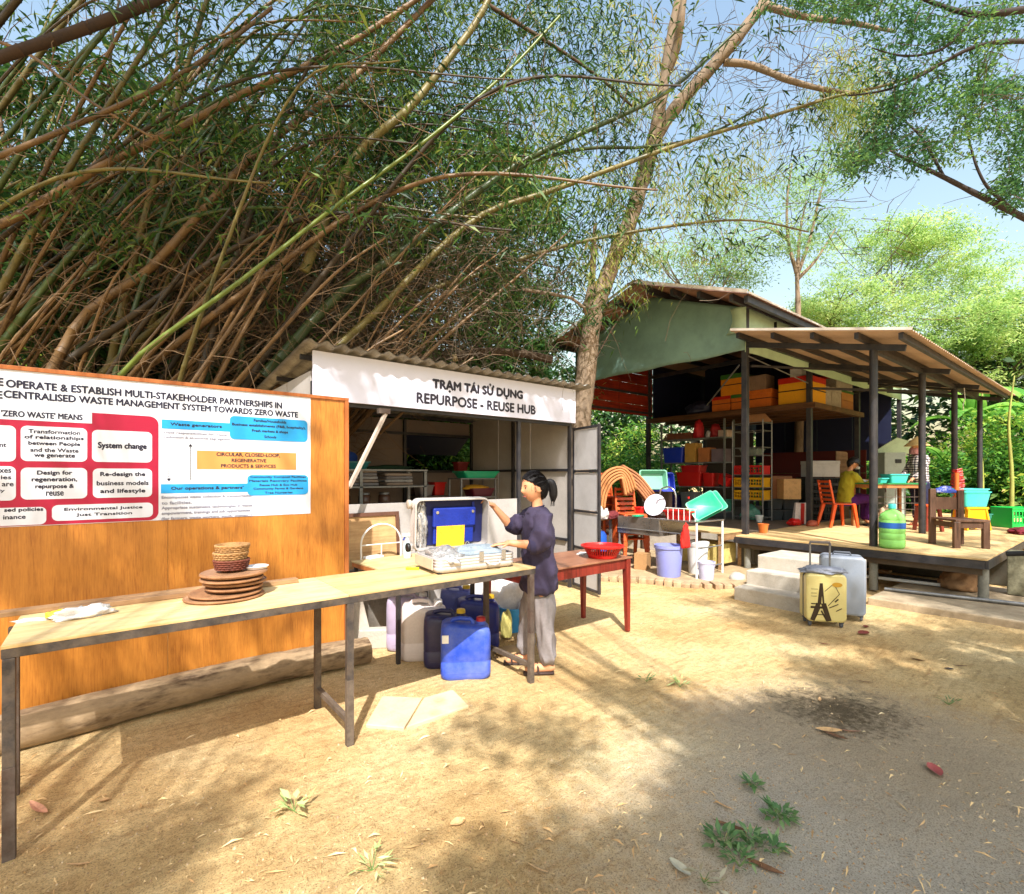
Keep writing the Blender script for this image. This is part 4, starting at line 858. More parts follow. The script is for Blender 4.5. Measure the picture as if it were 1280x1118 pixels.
# ================================================================ jerrycans
def jerrycan(lab, p, rz, w, d, h, m, capm, labelled=False):
    t = thing('jerrycan', lab, 'jerrycan', (p.x, p.y, 0), rz, 'jerrycans under the long table')
    b = B(); n = 7; prof = [(0, .90), (.012, .97), (.04, 1.0), (h * .30, 1.0), (h * .31, .985), (h * .33, .985), (h * .34, 1.0), (h * .74, 1.0), (h * .84, .985), (h * .90, .95), (h * .94, .86)]
    rs = []
    for z_, k_ in prof:
        P = []; hw, hd = w / 2 * k_, d / 2 * (k_ if z_ < h * .8 else k_ ** 1.6); r = d * .24
        for cx, cy, a0 in ((hw - r, hd - r, 0), (-hw + r, hd - r, 90), (-hw + r, -hd + r, 180), (hw - r, -hd + r, 270)):
            for i in range(n): a = R(a0 + 90 * i / (n - 1)); P.append((cx + r * math.cos(a), cy + r * math.sin(a), z_ + (.03 * (cx / (w / 2)) * (-1) if z_ > h * .8 else 0)))
        rs.append(P)
    m_ = len(rs[0])
    for q_ in rs: b.v += q_
    for i in range(len(rs) - 1):
        for k_ in range(m_): b.f.append((i * m_ + k_, i * m_ + (k_ + 1) % m_, (i + 1) * m_ + (k_ + 1) % m_, (i + 1) * m_ + k_))
    b.f.append(tuple(range(m_ - 1, -1, -1))); b.f.append(tuple((len(rs) - 1) * m_ + k_ for k_ in range(m_)))
    b.build('body', m, t, smooth=True)
    B().tube([(-w * .30, 0, h * .93), (-w * .26, 0, h * 1.0), (-w * .12, 0, h * 1.02), (w * .10, 0, h * 1.0), (w * .16, 0, h * .92)], [.018, .017, .017, .017, .02], 10).build('handle', m, t, smooth=True)
    B().cyl((w * .31, 0, h * .88), (w * .31, 0, h * .965), .036, n=20).build('neck', m, t, smooth=True)
    c_ = B(); c_.lathe([(0, .03), (.028, .03), (.034, .026), (.036, 0), (.03, -.002)], c=(w * .31, 0, h * .965), n=24); c_.build('cap', capm, t, smooth=True)
    for sy in (-1, 1): B().bb(-w * .36, w * .36, sy * (d / 2) - .002, sy * (d / 2) + .003, h * .12, h * .135).build('rib', m, t)
    if labelled: B().bb(-w * .47, -w * .34, -d / 2 - .004, -d / 2 - .001, h * .66, h * .80).build('label_patch', whiteplastic, t)
    return t
navyP = M('navy_can', (30, 32, 78), .9, rough=.38, var=.12, scale=3, bump=.04, dirt=.35, dirtcol=(110, 100, 100)); brightP = M('bright_blue_can', (30, 74, 196), .9, rough=.42, var=.15, scale=3, bump=.05, dirt=.5, dirtcol=(140, 150, 190)); milk = M('milky_can', (226, 214, 210), .82, rough=.4, var=.1, scale=3, bump=.04, dirt=.3, dirtcol=(190, 160, 140)); milk2 = M('mauve_can', (186, 170, 196), .8, rough=.4, var=.1, dirt=.3, dirtcol=(150, 130, 140))
ycap = plas('yellow_cap', (236, 196, 50)); rcap = plas('red_cap', (170, 30, 40)); wcap = plas('white_cap', (226, 222, 220))
A = R(-32)
jerrycan('bright blue jerrycan with red cap, nearest of the group', C(-.35, 3.80), A, .37, .22, .42, brightP, rcap, True)
jerrycan('dark navy jerrycan with yellow cap, half hidden behind the bright blue one', C(-.52, 4.02), A, .36, .22, .42, navyP, ycap)
jerrycan('milky white jerrycan between the mauve can and the navy can', C(-.73, 4.18), A, .37, .23, .46, milk, wcap)
jerrycan('mauve tinted jerrycan, leftmost and farthest left of the group', C(-.90, 4.42), A, .38, .23, .46, milk2, wcap)
jerrycan('blue jerrycan with yellow cap standing behind the brown table leg', C(-.30, 4.42), A + .1, .36, .24, .44, M('deep_blue_can', (24, 40, 120), .9, rough=.38, var=.12, dirt=.3), ycap)
jerrycan('small light blue jerrycan with yellow cap, rearmost of the group', C(-.52, 4.72), A, .3, .2, .46, M('lilac_blue_can', (110, 120, 200), .85, rough=.38), ycap)
# sacks behind
sackm = M('white_sack', (232, 226, 222), .82, rough=.75, var=.15, scale=8, bump=.5, bscale=40)
for i, (X, Z, s, sd) in enumerate(((-.30, 5.05, (.26, .22, .5), 21), (.0, 5.15, (.24, .2, .54), 22), (.16, 4.9, (.12, .14, .3), 24))):
    o = crumple('sack', sackm, None, (0, 0, 0), s, sd, 22, .28); o.location = C(X, Z, 0); tag(o, ['left white sack behind the jerrycans', 'taller white sack behind the woman', 'small pale sack near the woman'][i], 'sack', 'white sacks behind the jerrycans')
o = crumple('bag', M('straw_yellow_bag', (232, 220, 130), .8, rough=.6, var=.2, bump=.4), None, (0, 0, 0), (.05, .05, .24), 31, 22, .25); o.location = C(-.05, 4.62, .02); tag(o, 'pale yellow bag hanging low beside the brown table leg', 'bag')
p = C(.0, 4.9); tt = thing('tub_blue', 'light blue round tub on the ground behind the woman', 'tub', (p.x, p.y, 0)); tt.name = 'round_tub'
B().lathe([(0, 0), (.10, 0), (.13, .22), (.138, .22), (.138, .235), (.122, .235), (.092, .01), (0, .01)], n=28).build('tub', plas('sky_blue_plastic', (60, 160, 226)), tt, smooth=True)
for i, (px, py) in enumerate(((636, 815), (667, 838))):
    o = crumple('flat_stone', M('stone', (206, 170, 120), .7, rough=.9, var=.2), None, (0, 0, 0), (.13, .09, .035), 40 + i, 14, .25); o.location = g(px, py); tag(o, ['flat stone beside the blue jerrycans', 'flat stone at the foot of the table leg by the woman'][i], 'stone')

# ================================================================ red-brown table, basket and cloth
rt = thing('red_table', 'dark red wooden table behind the woman with a red basket', 'table', (3.28, 3.40, 0), 0)
redw = woodmat('dark_red_wood', (150, 52, 40), (84, 24, 20), .85, 2, 8.0, rough=.4, coat=.2); redtop = woodmat('brown_table_top', (176, 122, 92), (120, 72, 52), .8, 0, 6.0, rough=.4, coat=.3)
B().box((0, 0, .712), (1.34, .64, .016)).build('tabletop', redtop, rt, bevel=.003)
for y in (-.29, .29): B().box((0, y, .655), (1.2, .022, .095)).build('apron', redw, rt, bevel=.002)
for x in (-.62, .62): B().box((x, 0, .655), (.022, .54, .095)).build('apron', redw, rt, bevel=.002)
for sx in (-1, 1):
    for sy in (-1, 1):
        lg = B(); lg.add([(sx * .62 + a * .03, sy * .285 + c_ * .03, .70) for a, c_ in ((-1, -1), (1, -1), (1, 1), (-1, 1))] + [(sx * .63 + a * .019, sy * .29 + c_ * .019, 0) for a, c_ in ((-1, -1), (1, -1), (1, 1), (-1, 1))], [(0, 1, 2, 3), (7, 6, 5, 4), (0, 4, 5, 1), (1, 5, 6, 2), (2, 6, 7, 3), (3, 7, 4, 0)]); lg.build('leg', redw, rt, bevel=.003)
p = g(753, 697, .72); bs = thing('plastic_basket', 'round red plastic basket with slotted sides on the dark red table', 'basket', (p.x, p.y, .7205))
B().lathe([(0, 0), (.13, 0), (.14, .012), (.13, .016), (0, .01)], n=40).build('base', redP, bs, smooth=True)
B().lathe([(.19, .10), (.205, .105), (.207, .118), (.19, .12), (.184, .115), (.182, .10)], n=40).build('rim', redP, bs, smooth=True)
B().lathe([(.134, .012), (.144, .035), (.141, .037), (.13, .014)], n=40).build('lower_band', redP, bs, smooth=True)
for i in range(44):
    a = 2 * math.pi * i / 44; ca, sa = math.cos(a), math.sin(a)
    B().bar((.141 * ca, .141 * sa, .03), (.187 * ca, .187 * sa, .108), .011, .004, up=(ca, sa, 0)).build('slat', redP, bs)
o = crumple('cloth_heap', M('pale_cloth', (226, 222, 226), .85, rough=.9, var=.12, bump=.3), None, (0, 0, 0), (.10, .12, .07), 51, 22, .4); o.location = (2.87, 3.25, .72); tag(o, 'pale cloth at the left end of the dark red table', 'cloth')
o = B().box((0, 0, .002), (.16, .07, .004), rz=R(30)).build('paper_sheet', whiteplastic); q_ = g(727, 692, .72); o.location = (q_.x, q_.y, .7205); tag(o, 'small white paper on the dark red table beside the basket', 'paper')

# ================================================================ people
def skin(chains, sub=1, root=0):
    "chains: lists of (point, radius); equal points are shared"
    V, Rr, E, ix = [], [], [], {}
    for ch in chains:
        prev = None
        for p_, r_ in ch:
            kx = tuple(round(c_, 4) for c_ in p_)
            if kx not in ix: ix[kx] = len(V); V.append(kx); Rr.append(r_)
            if prev is not None and prev != ix[kx]: E.append((prev, ix[kx]))
            prev = ix[kx]
    me = bpy.data.meshes.new('sk'); me.from_pydata(V, E, []); o = bpy.data.objects.new('sk', me)
    md = o.modifiers.new('s', 'SKIN'); md.use_smooth_shade = True
    for i, sv in enumerate(me.skin_vertices[0].data):
        r_ = Rr[i]; sv.radius = r_ if hasattr(r_, '__len__') else (r_, r_); sv.use_root = (i == root)
    if sub: ms = o.modifiers.new('d', 'SUBSURF'); ms.levels = sub; ms.render_levels = sub
    out = bake(o)
    return [v.co.copy() for v in out.vertices], [tuple(p_.vertices) for p_ in out.polygons]
def remesh(name, parts, mat, parent, vox=.008, smooth_it=2):
    b = B()
    for v, f in parts: b.add(v, f)
    me = bpy.data.meshes.new(name); me.from_pydata([tuple(v) for v in b.v], [], b.f); o = bpy.data.objects.new('t', me)
    md = o.modifiers.new('r', 'REMESH'); md.mode = 'VOXEL'; md.voxel_size = vox
    if smooth_it: ms = o.modifiers.new('s', 'SMOOTH'); ms.iterations = smooth_it; ms.factor = .5
    out = bake(o)
    out.name = name; return link(name, out, mat, parent, 0, True)
def head_geo(center, face, up=(0, 0, 1), s=1.0):
    "head with brow, eye hollows, nose, lips, chin and ears; face = direction it looks"
    f = Vector(face).normalized(); u = Vector(up); l = u.cross(f).normalized(); u = f.cross(l)
    mt = Matrix((l, f, u)).transposed(); vs = []; fs = []; n, m_ = 40, 30
    for j in range(m_ + 1):
        th = math.pi * j / m_
        for i in range(n):
            ph = 2 * math.pi * i / n; x = math.sin(th) * math.sin(ph); y = math.sin(th) * math.cos(ph); z = math.cos(th)
            X, Y, Zz = x * .072, y * .092, z * .112
            if z < 0: X *= 1 - .30 * (-z) ** 1.5; Y *= 1 - .10 * (-z)
            if y < 0 and z < -.1: Y *= 1 - .35 * min(1, (-z - .1) * 1.4)     # nape
            if y > 0:
                w = y ** 2
                gx = lambda cx, cz, sx, sz: math.exp(-((x - cx) / sx) ** 2 - ((z - cz) / sz) ** 2)
                Y += w * (.020 * gx(0, -.20, .13, .13) + .009 * gx(0, -.02, .10, .22) - .009 * (gx(.33, .02, .17, .12) + gx(-.33, .02, .17, .12)) + .006 * gx(0, -.50, .22, .07) - .004 * gx(0, -.58, .2, .04) + .006 * gx(0, -.66, .22, .06) + .010 * gx(0, -.86, .26, .12) + .004 * (gx(.45, -.25, .2, .2) + gx(-.45, -.25, .2, .2)))
            vs.append(Vector(center) + mt @ (Vector((X, Y, Zz)) * s))
    for j in range(m_):
        for i in range(n): fs.append((j * n + i, j * n + (i + 1) % n, (j + 1) * n + (i + 1) % n, (j + 1) * n + i))
    b = B(); b.add(vs, fs)
    for sx in (-1, 1):
        e = B().lathe([(.0, -.006), (.016, -.004), (.019, .002), (.013, .006), (.0, .004)], n=16, sy=1.5, m=Matrix.Rotation(R(90), 3, 'Y'))
        b.add([Vector(center) + mt @ ((Matrix.Rotation(R(90), 3, 'X') @ v if False else Vector((v[0] * sx + sx * .071, -.005 + v[2] * .9 if False else v[1] * .75 - .008, v[2] * 1.5 - .012))) * s) for v in e.v], e.f)
    return (b.v, b.f), mt
def facebits(parent, center, mt, s=1.0):
    dk = M('dark_eye', (24, 16, 14), .8, rough=.2, var=.02, bump=0); lip = M('lip', (176, 92, 86), .75, rough=.45, var=.05, bump=0); wh = M('eye_white', (220, 214, 208), .8, rough=.25, var=.02, bump=0)
    P = lambda x, y, z: Vector(center) + mt @ (Vector((x, y, z)) * s)
    for sx in (-1, 1):
        e = B().lathe([(0, -.011), (.008, -.007), (.011, 0), (.008, .007), (0, .011)], n=12); B().add([P(v[0] + sx * .028, v[1] * .6 + .0735, v[2] * .5 + .003) for v in e.v], e.f).build('eye', wh, parent, smooth=True)
        e = B().lathe([(0, -.006), (.0045, -.003), (.006, 0), (.0045, .003), (0, .006)], n=10); B().add([P(v[0] + sx * .028, v[1] + .0785, v[2] + .002) for v in e.v], e.f).build('iris', dk, parent, smooth=True)
        B().tube([P(sx * .014, .083, .019), P(sx * .028, .083, .024), P(sx * .044, .073, .019)], [.0022, .003, .0015], 6).build('eyebrow', dk, parent, smooth=True)
        B().tube([P(sx * .017, .081, .008), P(sx * .028, .0835, .011), P(sx * .040, .075, .007)], [.001, .0018, .001], 5).build('eyelash', dk, parent, smooth=True)
    B().tube([P(-.020, .077, -.060), P(-.010, .085, -.058), P(0, .087, -.059), P(.010, .085, -.058), P(.020, .077, -.060)], [.002, .0038, .0044, .0038, .002], 8).build('mouth', lip, parent, smooth=True)
def hand(wrist, direc, palmn, s=1.0, curl=.35, side=1):
    "palm and five fingers as skin chains; direc = where the fingers point, palmn = out of the palm"
    d = Vector(direc).normalized(); pn = Vector(palmn); pn = (pn - d * pn.dot(d)).normalized(); sd = d.cross(pn).normalized() * side; w = Vector(wrist); ch = []
    palm = w + d * .045 * s; ch.append([(w, .021 * s), (palm, (.026 * s))])
    for off, ln in ((.026, .062), (.009, .072), (-.009, .067), (-.025, .052)):
        p0 = w + d * .05 * s + sd * off * .8 * s; p1 = w + d * .085 * s + sd * off * s; a = curl
        p2 = p1 + (d * math.cos(a) + pn * math.sin(a)) * ln * .55 * s; a2 = a * 2.1; p3 = p2 + (d * math.cos(a2) + pn * math.sin(a2)) * ln * .5 * s
        ch.append([(palm, .026 * s), (p0, .011 * s), (p1, .0098 * s), (p2, .0085 * s), (p3, .0068 * s)])
    t0 = w + d * .02 * s + sd * .022 * s; t1 = t0 + (d * .6 + sd * .7 + pn * .3).normalized() * .032 * s; t2 = t1 + (d * .85 + sd * .2 + pn * .4).normalized() * .03 * s
    ch.append([(w, .021 * s), (t0, .013 * s), (t1, .0105 * s), (t2, .0085 * s)])
    return ch
skinm = M('skin', (226, 160, 118), .8, rough=.5, var=.1, scale=4, bump=.03, spec=.35, rgb2=(190, 110, 80))
hairm = M('black_hair', (22, 18, 20), .7, rough=.5, var=.4, scale=40, bump=.8, bscale=220, stretch=(1, 1, .12), spec=.3)
def etube(b, rows, n=20):
    "stack of ellipses: rows of (centre, rx, ry) seen in the horizontal plane"
    vs = []
    for c_, rx, ry in rows:
        for k in range(n): a = 2 * math.pi * k / n; vs.append((c_[0] + rx * math.cos(a), c_[1] + ry * math.sin(a), c_[2]))
    m_ = len(rows); fs = [(i * n + k, i * n + (k + 1) % n, (i + 1) * n + (k + 1) % n, (i + 1) * n + k) for i in range(m_ - 1) for k in range(n)]
    fs.append(tuple(range(n - 1, -1, -1))); fs.append(tuple((m_ - 1) * n + k for k in range(n))); return b.add(vs, fs)
def limb(b, pts, rs, n=14):
    "tapered limb with round ends"
    pts = [Vector(p) for p in pts]
    P = curve3(pts, 4); rr_ = []
    for i in range(len(pts) - 1):
        for k in range(4): rr_.append(rs[i] + (rs[i + 1] - rs[i]) * k / 4)
    rr_.append(rs[-1]); d0 = (P[0] - P[1]).normalized(); d1 = (P[-1] - P[-2]).normalized()
    P = [P[0] + d0 * rs[0] * .8] + P + [P[-1] + d1 * rs[-1] * .8]; rr_ = [rs[0] * .45] + rr_ + [rs[-1] * .45]
    return b.tube(P, rr_, n)
def hairshell(parent, hd, mt, s=1.0):
    f, l, u = Vector(mt.col[1]), Vector(mt.col[0]), Vector(mt.col[2]); b = B(); n, m_ = 44, 26
    ka, kz = [-1, -.75, -.35, -.05, .3, .7, 1], [-.84, -.80, -.55, -.02, .22, .46, .56]
    for j in range(m_ + 1):
        th = math.pi * .82 * j / m_
        for i in range(n):
            ph = 2 * math.pi * i / n; a = math.cos(ph); x, y, z = math.sin(th) * math.sin(ph), math.sin(th) * math.cos(ph), math.cos(th)
            zm = float(np.interp(a, ka, kz)); k_ = 1.10 + .012 * math.sin(ph * 17)
            zm += .035 * math.sin(ph * 23) + .02 * math.sin(ph * 41 + 1)
            X, Y, Zz = x * .072, y * .092, z * .112
            k_ += .008 * math.sin(ph * 31 + th * 5)
            if Y < 0: Y *= 1.10
            if z < zm:
                k_ = .90; Zz = zm * .112
            if Y < 0 and z < -.1: Y *= 1 - .22 * min(1, (-z - .1) * 1.4)
            b.v.append(Vector(hd) + (l * X + f * Y + u * Zz) * k_ * s)
    for j in range(m_):
        for i in range(n): b.f.append((j * n + i, j * n + (i + 1) % n, (j + 1) * n + (i + 1) % n, (j + 1) * n + i))
    b.f.append(tuple(range(m_ * n, m_ * n + n))); return b.build('hair', hairm, parent, smooth=True)
def wrinkle(o, amp, sx, sz, zmax=9, fine=.4):
    me = o.data; n = len(me.vertices); co = np.empty(n * 3, np.float32); no = np.empty(n * 3, np.float32); me.vertices.foreach_get('co', co); me.vertices.foreach_get('normal', no)
    co = co.reshape(-1, 3); no = no.reshape(-1, 3)
    am = np.array([0 if z >= zmax else (.55 - abs(noise.noise(Vector((x * sx + z * 3, y * sx, z * sz - x * 4)))) * 2.2) * amp * .8 + noise.noise(Vector((x * sx * .5, y * sx * .5, z * sz * .5))) * amp * .6 + noise.noise(Vector((x * sx * 2.6, y * sx * 2.6, z * sz * 2.1 + x * 20))) * amp * fine for x, y, z in co.tolist()], np.float32)
    co += no * (am[:, None] + amp * .35); me.vertices.foreach_set('co', co.ravel()); me.update()
def person_main():
    # figure in local axes: x = right in the picture, y = away from the camera
    base = C(.205, 3.93); t = thing('person', 'woman with a ponytail in a dark purple shirt handling the open suitcase', 'person', (base.x, base.y, 0), -R(38.6))
    v = Vector; hd = v((-.035, -.01, 1.41))
    shL, shR = v((.028, -.12, 1.17)), v((-.02, .125, 1.17))
    elL, wrL = v((.0, -.20, .985)), v((-.215, -.225, 1.005))
    elR, wrR = v((-.20, .17, 1.075)), v((-.345, .15, 1.245))
    b = B()
    etube(b, [((0, 0, .72), .08, .11), ((0, 0, .80), .085, .12), ((0, 0, .95), .08, .105), ((0, 0, 1.08), .085, .115), ((0, 0, 1.17), .075, .12), ((-.003, 0, 1.225), .05, .07), ((-.006, 0, 1.265), .043, .048), ((-.014, 0, 1.33), .040, .044), ((-.02, 0, 1.40), .04, .044)])
    limb(b, [shL, shL.lerp(elL, .5), elL, elL.lerp(wrL, .4), wrL, wrL + v((-.03, 0, 0))], [.042, .04, .036, .035, .024, .022]); limb(b, [shR, shR.lerp(elR, .5), elR, elR.lerp(wrR, .4), wrR, wrR + (wrR - elR).normalized() * .03], [.042, .04, .036, .035, .024, .022])
    for hx_, y, k0 in (((.02, .045, .06), -.10, 0), ((-.03, -.07, -.09), .088, 0)):
        limb(b, [(hx_[0], y * .85, .70), (hx_[1], y, .44), (hx_[2], y, .09), (hx_[2], y, .055)], [.06, .05, .034, .038]); limb(b, [(hx_[2] + .035, y, .045), (hx_[2] - .07, y - .005, .045), (hx_[2] - .15, y - .01, .032)], [.032, .036, .022])
    hg, mt = head_geo(hd, (-.90, -.38, -.10), s=1.06)
    hl = hand(wrL, (-1, .0, -.08), (-.1, 0, -1), 1.0, .12, 1); hr = hand(wrR, (-.75, -.1, .62), (-.6, -.2, -.75), 1.0, .75, 1)
    bo = remesh('body', [(b.v, b.f), hg, skin(hl, 1), skin(hr, 1)], skinm, t, .0062, 3)
    facebits(t, hd, mt, 1.06); hairshell(t, hd, mt, 1.06)
    purple = M('purple_shirt', (68, 58, 84), .66, rough=.9, var=.2, scale=6, bump=.2, bscale=90)
    b = B(); etube(b, [((.01, 0, .615), .125, .165), ((.008, 0, .63), .133, .172), ((.006, 0, .75), .128, .165), ((.0, 0, .90), .118, .15), ((0, 0, 1.05), .116, .155), ((0, 0, 1.15), .108, .165), ((-.002, 0, 1.215), .088, .135), ((-.004, 0, 1.25), .062, .075)], 32)
    limb(b, [(.028, -.125, 1.185), (.03, -.175, 1.10), (.005, -.20, 1.02), (-.035, -.205, .985)], [.066, .066, .068, .058], 20)
    limb(b, [(-.02, .13, 1.19), (-.09, .165, 1.15), (-.16, .172, 1.10), (-.205, .17, 1.09)], [.068, .070, .070, .056], 20)
    so_ = remesh('shirt', [(b.v, b.f)], purple, t, .008, 4); wrinkle(so_, .024, 8, 7, 1.21)
    cuffm = M('purple_cuff', (52, 46, 76), .75, rough=.9, var=.15)
    for a_, b_, r_ in ((v((-.015, -.204, .990)), v((-.075, -.208, .985)), .064), (v((-.19, .17, 1.087)), v((-.232, .169, 1.115)), .057)):
        d_ = (b_ - a_); B().tube([a_, a_ + d_ * .1, a_ + d_ * .5, b_, b_ - d_ * .02, a_ + d_ * .4], [r_ * .9, r_ * 1.02, r_ * 1.06, r_, r_ * .82, r_ * .7], 24, cap=False).build('rolled_cuff', cuffm, t, smooth=True)
    B().tube([v((-.008 + .052 * math.cos(a), .056 * math.sin(a), 1.258 + .010 * math.cos(a))) for a in np.linspace(0, 6.283, 25)], .007, 6).build('collar', cuffm, t, smooth=True)
    lg = crumple('chest_print', whiteplastic, t, (0, 0, 0), (.016, .003, .012), 3, 14, .2); lg.location = (-.095, -.085, 1.14); lg.rotation_euler = (0, 0, R(-45))
    grey = M('grey_trousers', (150, 142, 142), .75, rough=.85, var=.15, scale=5, bump=.25, bscale=60)
    b = B(); etube(b, [((0, 0, .54), .10, .135), ((0, 0, .66), .10, .13), ((0, 0, .74), .09, .12)], 28)
    limb(b, [(.02, -.06, .58), (.045, -.09, .45), (.055, -.10, .24), (.062, -.103, .12)], [.082, .072, .066, .068], 22); limb(b, [(-.03, .055, .58), (-.072, .085, .45), (-.085, .088, .26), (-.09, .09, .14)], [.078, .066, .058, .058], 22)
    to_ = remesh('trousers', [(b.v, b.f)], grey, t, .009, 3); wrinkle(to_, .022, 13, 4.5)
    f, l, u = Vector(mt.col[1]), Vector(mt.col[0]), Vector(mt.col[2])
    pb = hd - f * .116 + u * .024
    pt = curve3([pb, pb - f * .030 + u * .006, pb - f * .046 - u * .04, pb - f * .046 - u * .11, pb - f * .030 - u * .19], 5)
    for k in range(5):
        a = k * 1.257; off = (l * math.cos(a) + f * math.sin(a)) * .011; m_ = len(pt)
        B().tube([p_ + off * (.3 + i / m_ * 1.1) for i, p_ in enumerate(pt)], [max(.002, .012 + .015 * math.sin(min(1, i / m_ * 1.1) * math.pi) - .09 * max(0, i / m_ - .72)) for i in range(m_)], 8).build('ponytail', hairm, t, smooth=True)
    rs_h = random.Random(3); st = []
    def sp(dv, k_): Yk = .092 * (1.10 if dv.y < 0 else 1); return hd + (l * dv.x * .072 + f * dv.y * Yk + u * dv.z * .112) * k_ * 1.06
    e_ = Vector((0, -.96, .22)).normalized()
    for k in range(230):
        ph = rs_h.uniform(-math.pi, math.pi); zl = float(np.interp(math.cos(ph), [-1, -.75, -.35, -.05, .3, .7, 1], [-.80, -.76, -.50, .0, .25, .48, .58])) + rs_h.uniform(0, .3); zl = min(.95, zl); q0 = math.sqrt(1 - zl * zl)
        s_ = Vector((q0 * math.sin(ph), q0 * math.cos(ph), zl)); st.append(([sp(s_.slerp(e_, t_ / 7) if s_.angle(e_) < 3.1 else s_, 1.105 + .012 * math.sin(t_ / 7 * 3.14) + rs_h.uniform(0, .006)) for t_ in range(8)], .0030, .0018))
    for k in range(70):
        a = rs_h.uniform(-1.2, 1.2); s0 = hd + (l * math.sin(a) * .079 + f * math.cos(a) * .085 * .55 + u * (.075 + .03 * rs_h.random())) * 1.0; s1 = hd + l * math.sin(a) * .084 - f * .03 + u * (.06 + .03 * rs_h.random()); st.append(([s0, s1, hd - f * .10 + u * .03 + l * math.sin(a) * .03], .0016, .0010))
    for k in range(26):
        a = rs_h.choice((-1, 1)) * rs_h.uniform(.9, 1.5); s0 = hd + l * math.sin(a) * .076 + f * math.cos(a) * .09 + u * rs_h.uniform(-.0, .03); st.append(([s0, s0 + u * -.02 + l * rs_h.gauss(0, .004), s0 - u * rs_h.uniform(.03, .055) + f * rs_h.gauss(-.006, .006)], .0011, .0005))
    tag(twigmesh(st, 'loose_strands', hairm, t), kind='stuff')
    B().tube([pb - f * .008 + (l * math.cos(a) + u * math.sin(a)) * .019 for a in np.linspace(0, 6.283, 15)], .006, 6).build('hair_tie', black, t, smooth=True)
    sd = M('dark_sandal', (62, 44, 38), .8, rough=.6, var=.2)
    for x, y, a in ((-.005, -.105, 4), (-.155, .085, -2)):
        B().box((x, y, .011), (.235, .085, .022), rz=R(a)).build('sandal_sole', sd, t, bevel=.009)
        for dx in (-.05, .0): B().tube([(x + dx, y - .044, .018), (x + dx - .005, y - .034, .055), (x + dx - .008, y, .078), (x + dx - .005, y + .034, .055), (x + dx, y + .044, .018)], .008, 6).build('sandal_strap', sd, t, smooth=True)
person_main()
# ================================================================ far people
def simple_person(lab, base, rz, J, cols, pants=True, scale=1.0):
    t = thing('person', lab, 'person', base, rz); v = Vector; b = B()
    etube(b, [(J['hip'], .10, .14), (v(J['hip']).lerp(v(J['neck']), .5), .095, .13), (v(J['hip']).lerp(v(J['neck']), .85), .10, .15), (J['neck'], .045, .05), (v(J['neck']).lerp(v(J['head']), .6), .042, .045)])
    for s in ('L', 'R'): limb(b, [J['sh' + s], J['el' + s], J['wr' + s], v(J['wr' + s]) + (v(J['wr' + s]) - v(J['el' + s])).normalized() * .03], [.048, .036, .024, .022])
    for s in ('L', 'R'): limb(b, [J['th' + s], J['kn' + s], J['an' + s]], [.078, .055, .036]); limb(b, [J['an' + s], J['to' + s]], [.035, .024])
    hg, mt = head_geo(J['head'], J['face']); parts = [(b.v, b.f), hg]
    for s in ('L', 'R'): parts.append(skin(hand(v(J['wr' + s]), v(J['wr' + s]) - v(J['el' + s]), (0, 0, -1), 1.0, .5), 1))
    remesh('body', parts, skinm, t, .009, 2); facebits(t, v(J['head']), mt); hairshell(t, v(J['head']), mt)
    b = B(); h, n_ = v(J['hip']), v(J['neck'])
    etube(b, [(h - v((0, 0, .06)), .125, .165), (h.lerp(n_, .25), .12, .155), (h.lerp(n_, .6), .115, .155), (h.lerp(n_, .88), .10, .155), (n_ + v((0, 0, .01)), .058, .065)], 28)
    for s in ('L', 'R'): limb(b, [J['sh' + s], v(J['sh' + s]).lerp(v(J['el' + s]), .6), J['el' + s], v(J['el' + s]).lerp(v(J['wr' + s]), .8)], [.062, .058, .052, .042])
    o = remesh('shirt', [(b.v, b.f)], cols[0], t, .010, 3); wrinkle(o, .012, 9, 6)
    b = B(); etube(b, [(h - v((0, 0, .12)), .11, .15), (h, .115, .15)], 24)
    for s in ('L', 'R'): limb(b, [J['th' + s], J['kn' + s], v(J['kn' + s]).lerp(v(J['an' + s]), .85)], [.095, .08, .065])
    o = remesh('trousers', [(b.v, b.f)], cols[1], t, .011, 3); wrinkle(o, .012, 10, 6)
    for s in ('L', 'R'):
        a = (v(J['an' + s]) + v(J['to' + s])) / 2; d = v(J['to' + s]) - v(J['an' + s]); B().box((a.x, a.y, J['z0'] + .01), (.24, .085, .02), rz=math.atan2(d.y, d.x)).build('slipper', cols[2], t, bevel=.006)
    return t, mt
DZ = .562
olive = M('olive_shirt', (176, 164, 40), .8, rough=.9, var=.15); purplet = M('purple_trousers', (84, 26, 110), .8, rough=.85, var=.2)
p = C(6.30, 9.55)
J = dict(hip=(0, 0, .50), neck=(.09, 0, 1.02), head=(.16, -.005, 1.17), face=(.86, -.25, -.42), shL=(.08, -.14, .95), shR=(.08, .14, .95), elL=(.22, -.2, .74), elR=(.22, .18, .76), wrL=(.42, -.12, .84), wrR=(.42, .10, .84),
         thL=(.05, -.09, .47), thR=(.05, .09, .47), knL=(.42, -.10, .50), knR=(.42, .10, .50), anL=(.36, -.10, .09), anR=(.46, .10, .09), toL=(.50, -.10, .03), toR=(.60, .10, .03), z0=0)
t, mt = simple_person('seated worker in an olive shirt and dark cap bent over the green table', (p.x, p.y, DZ), -R(38.6), J, (olive, purplet, black))
hd = Vector(J['head']); f, l, u = Vector(mt.col[1]), Vector(mt.col[0]), Vector(mt.col[2]); cb_ = B()
cb_.lathe([(.0, .128), (.05, .12), (.085, .085), (.10, .035), (.101, .02), (.0, .02)], n=28); 
capv = [hd + l * a_ * .9 + f * b_ * 1.05 + u * c_ for a_, b_, c_ in cb_.v]; B().add(capv, cb_.f).build('cap', black, t, smooth=True)
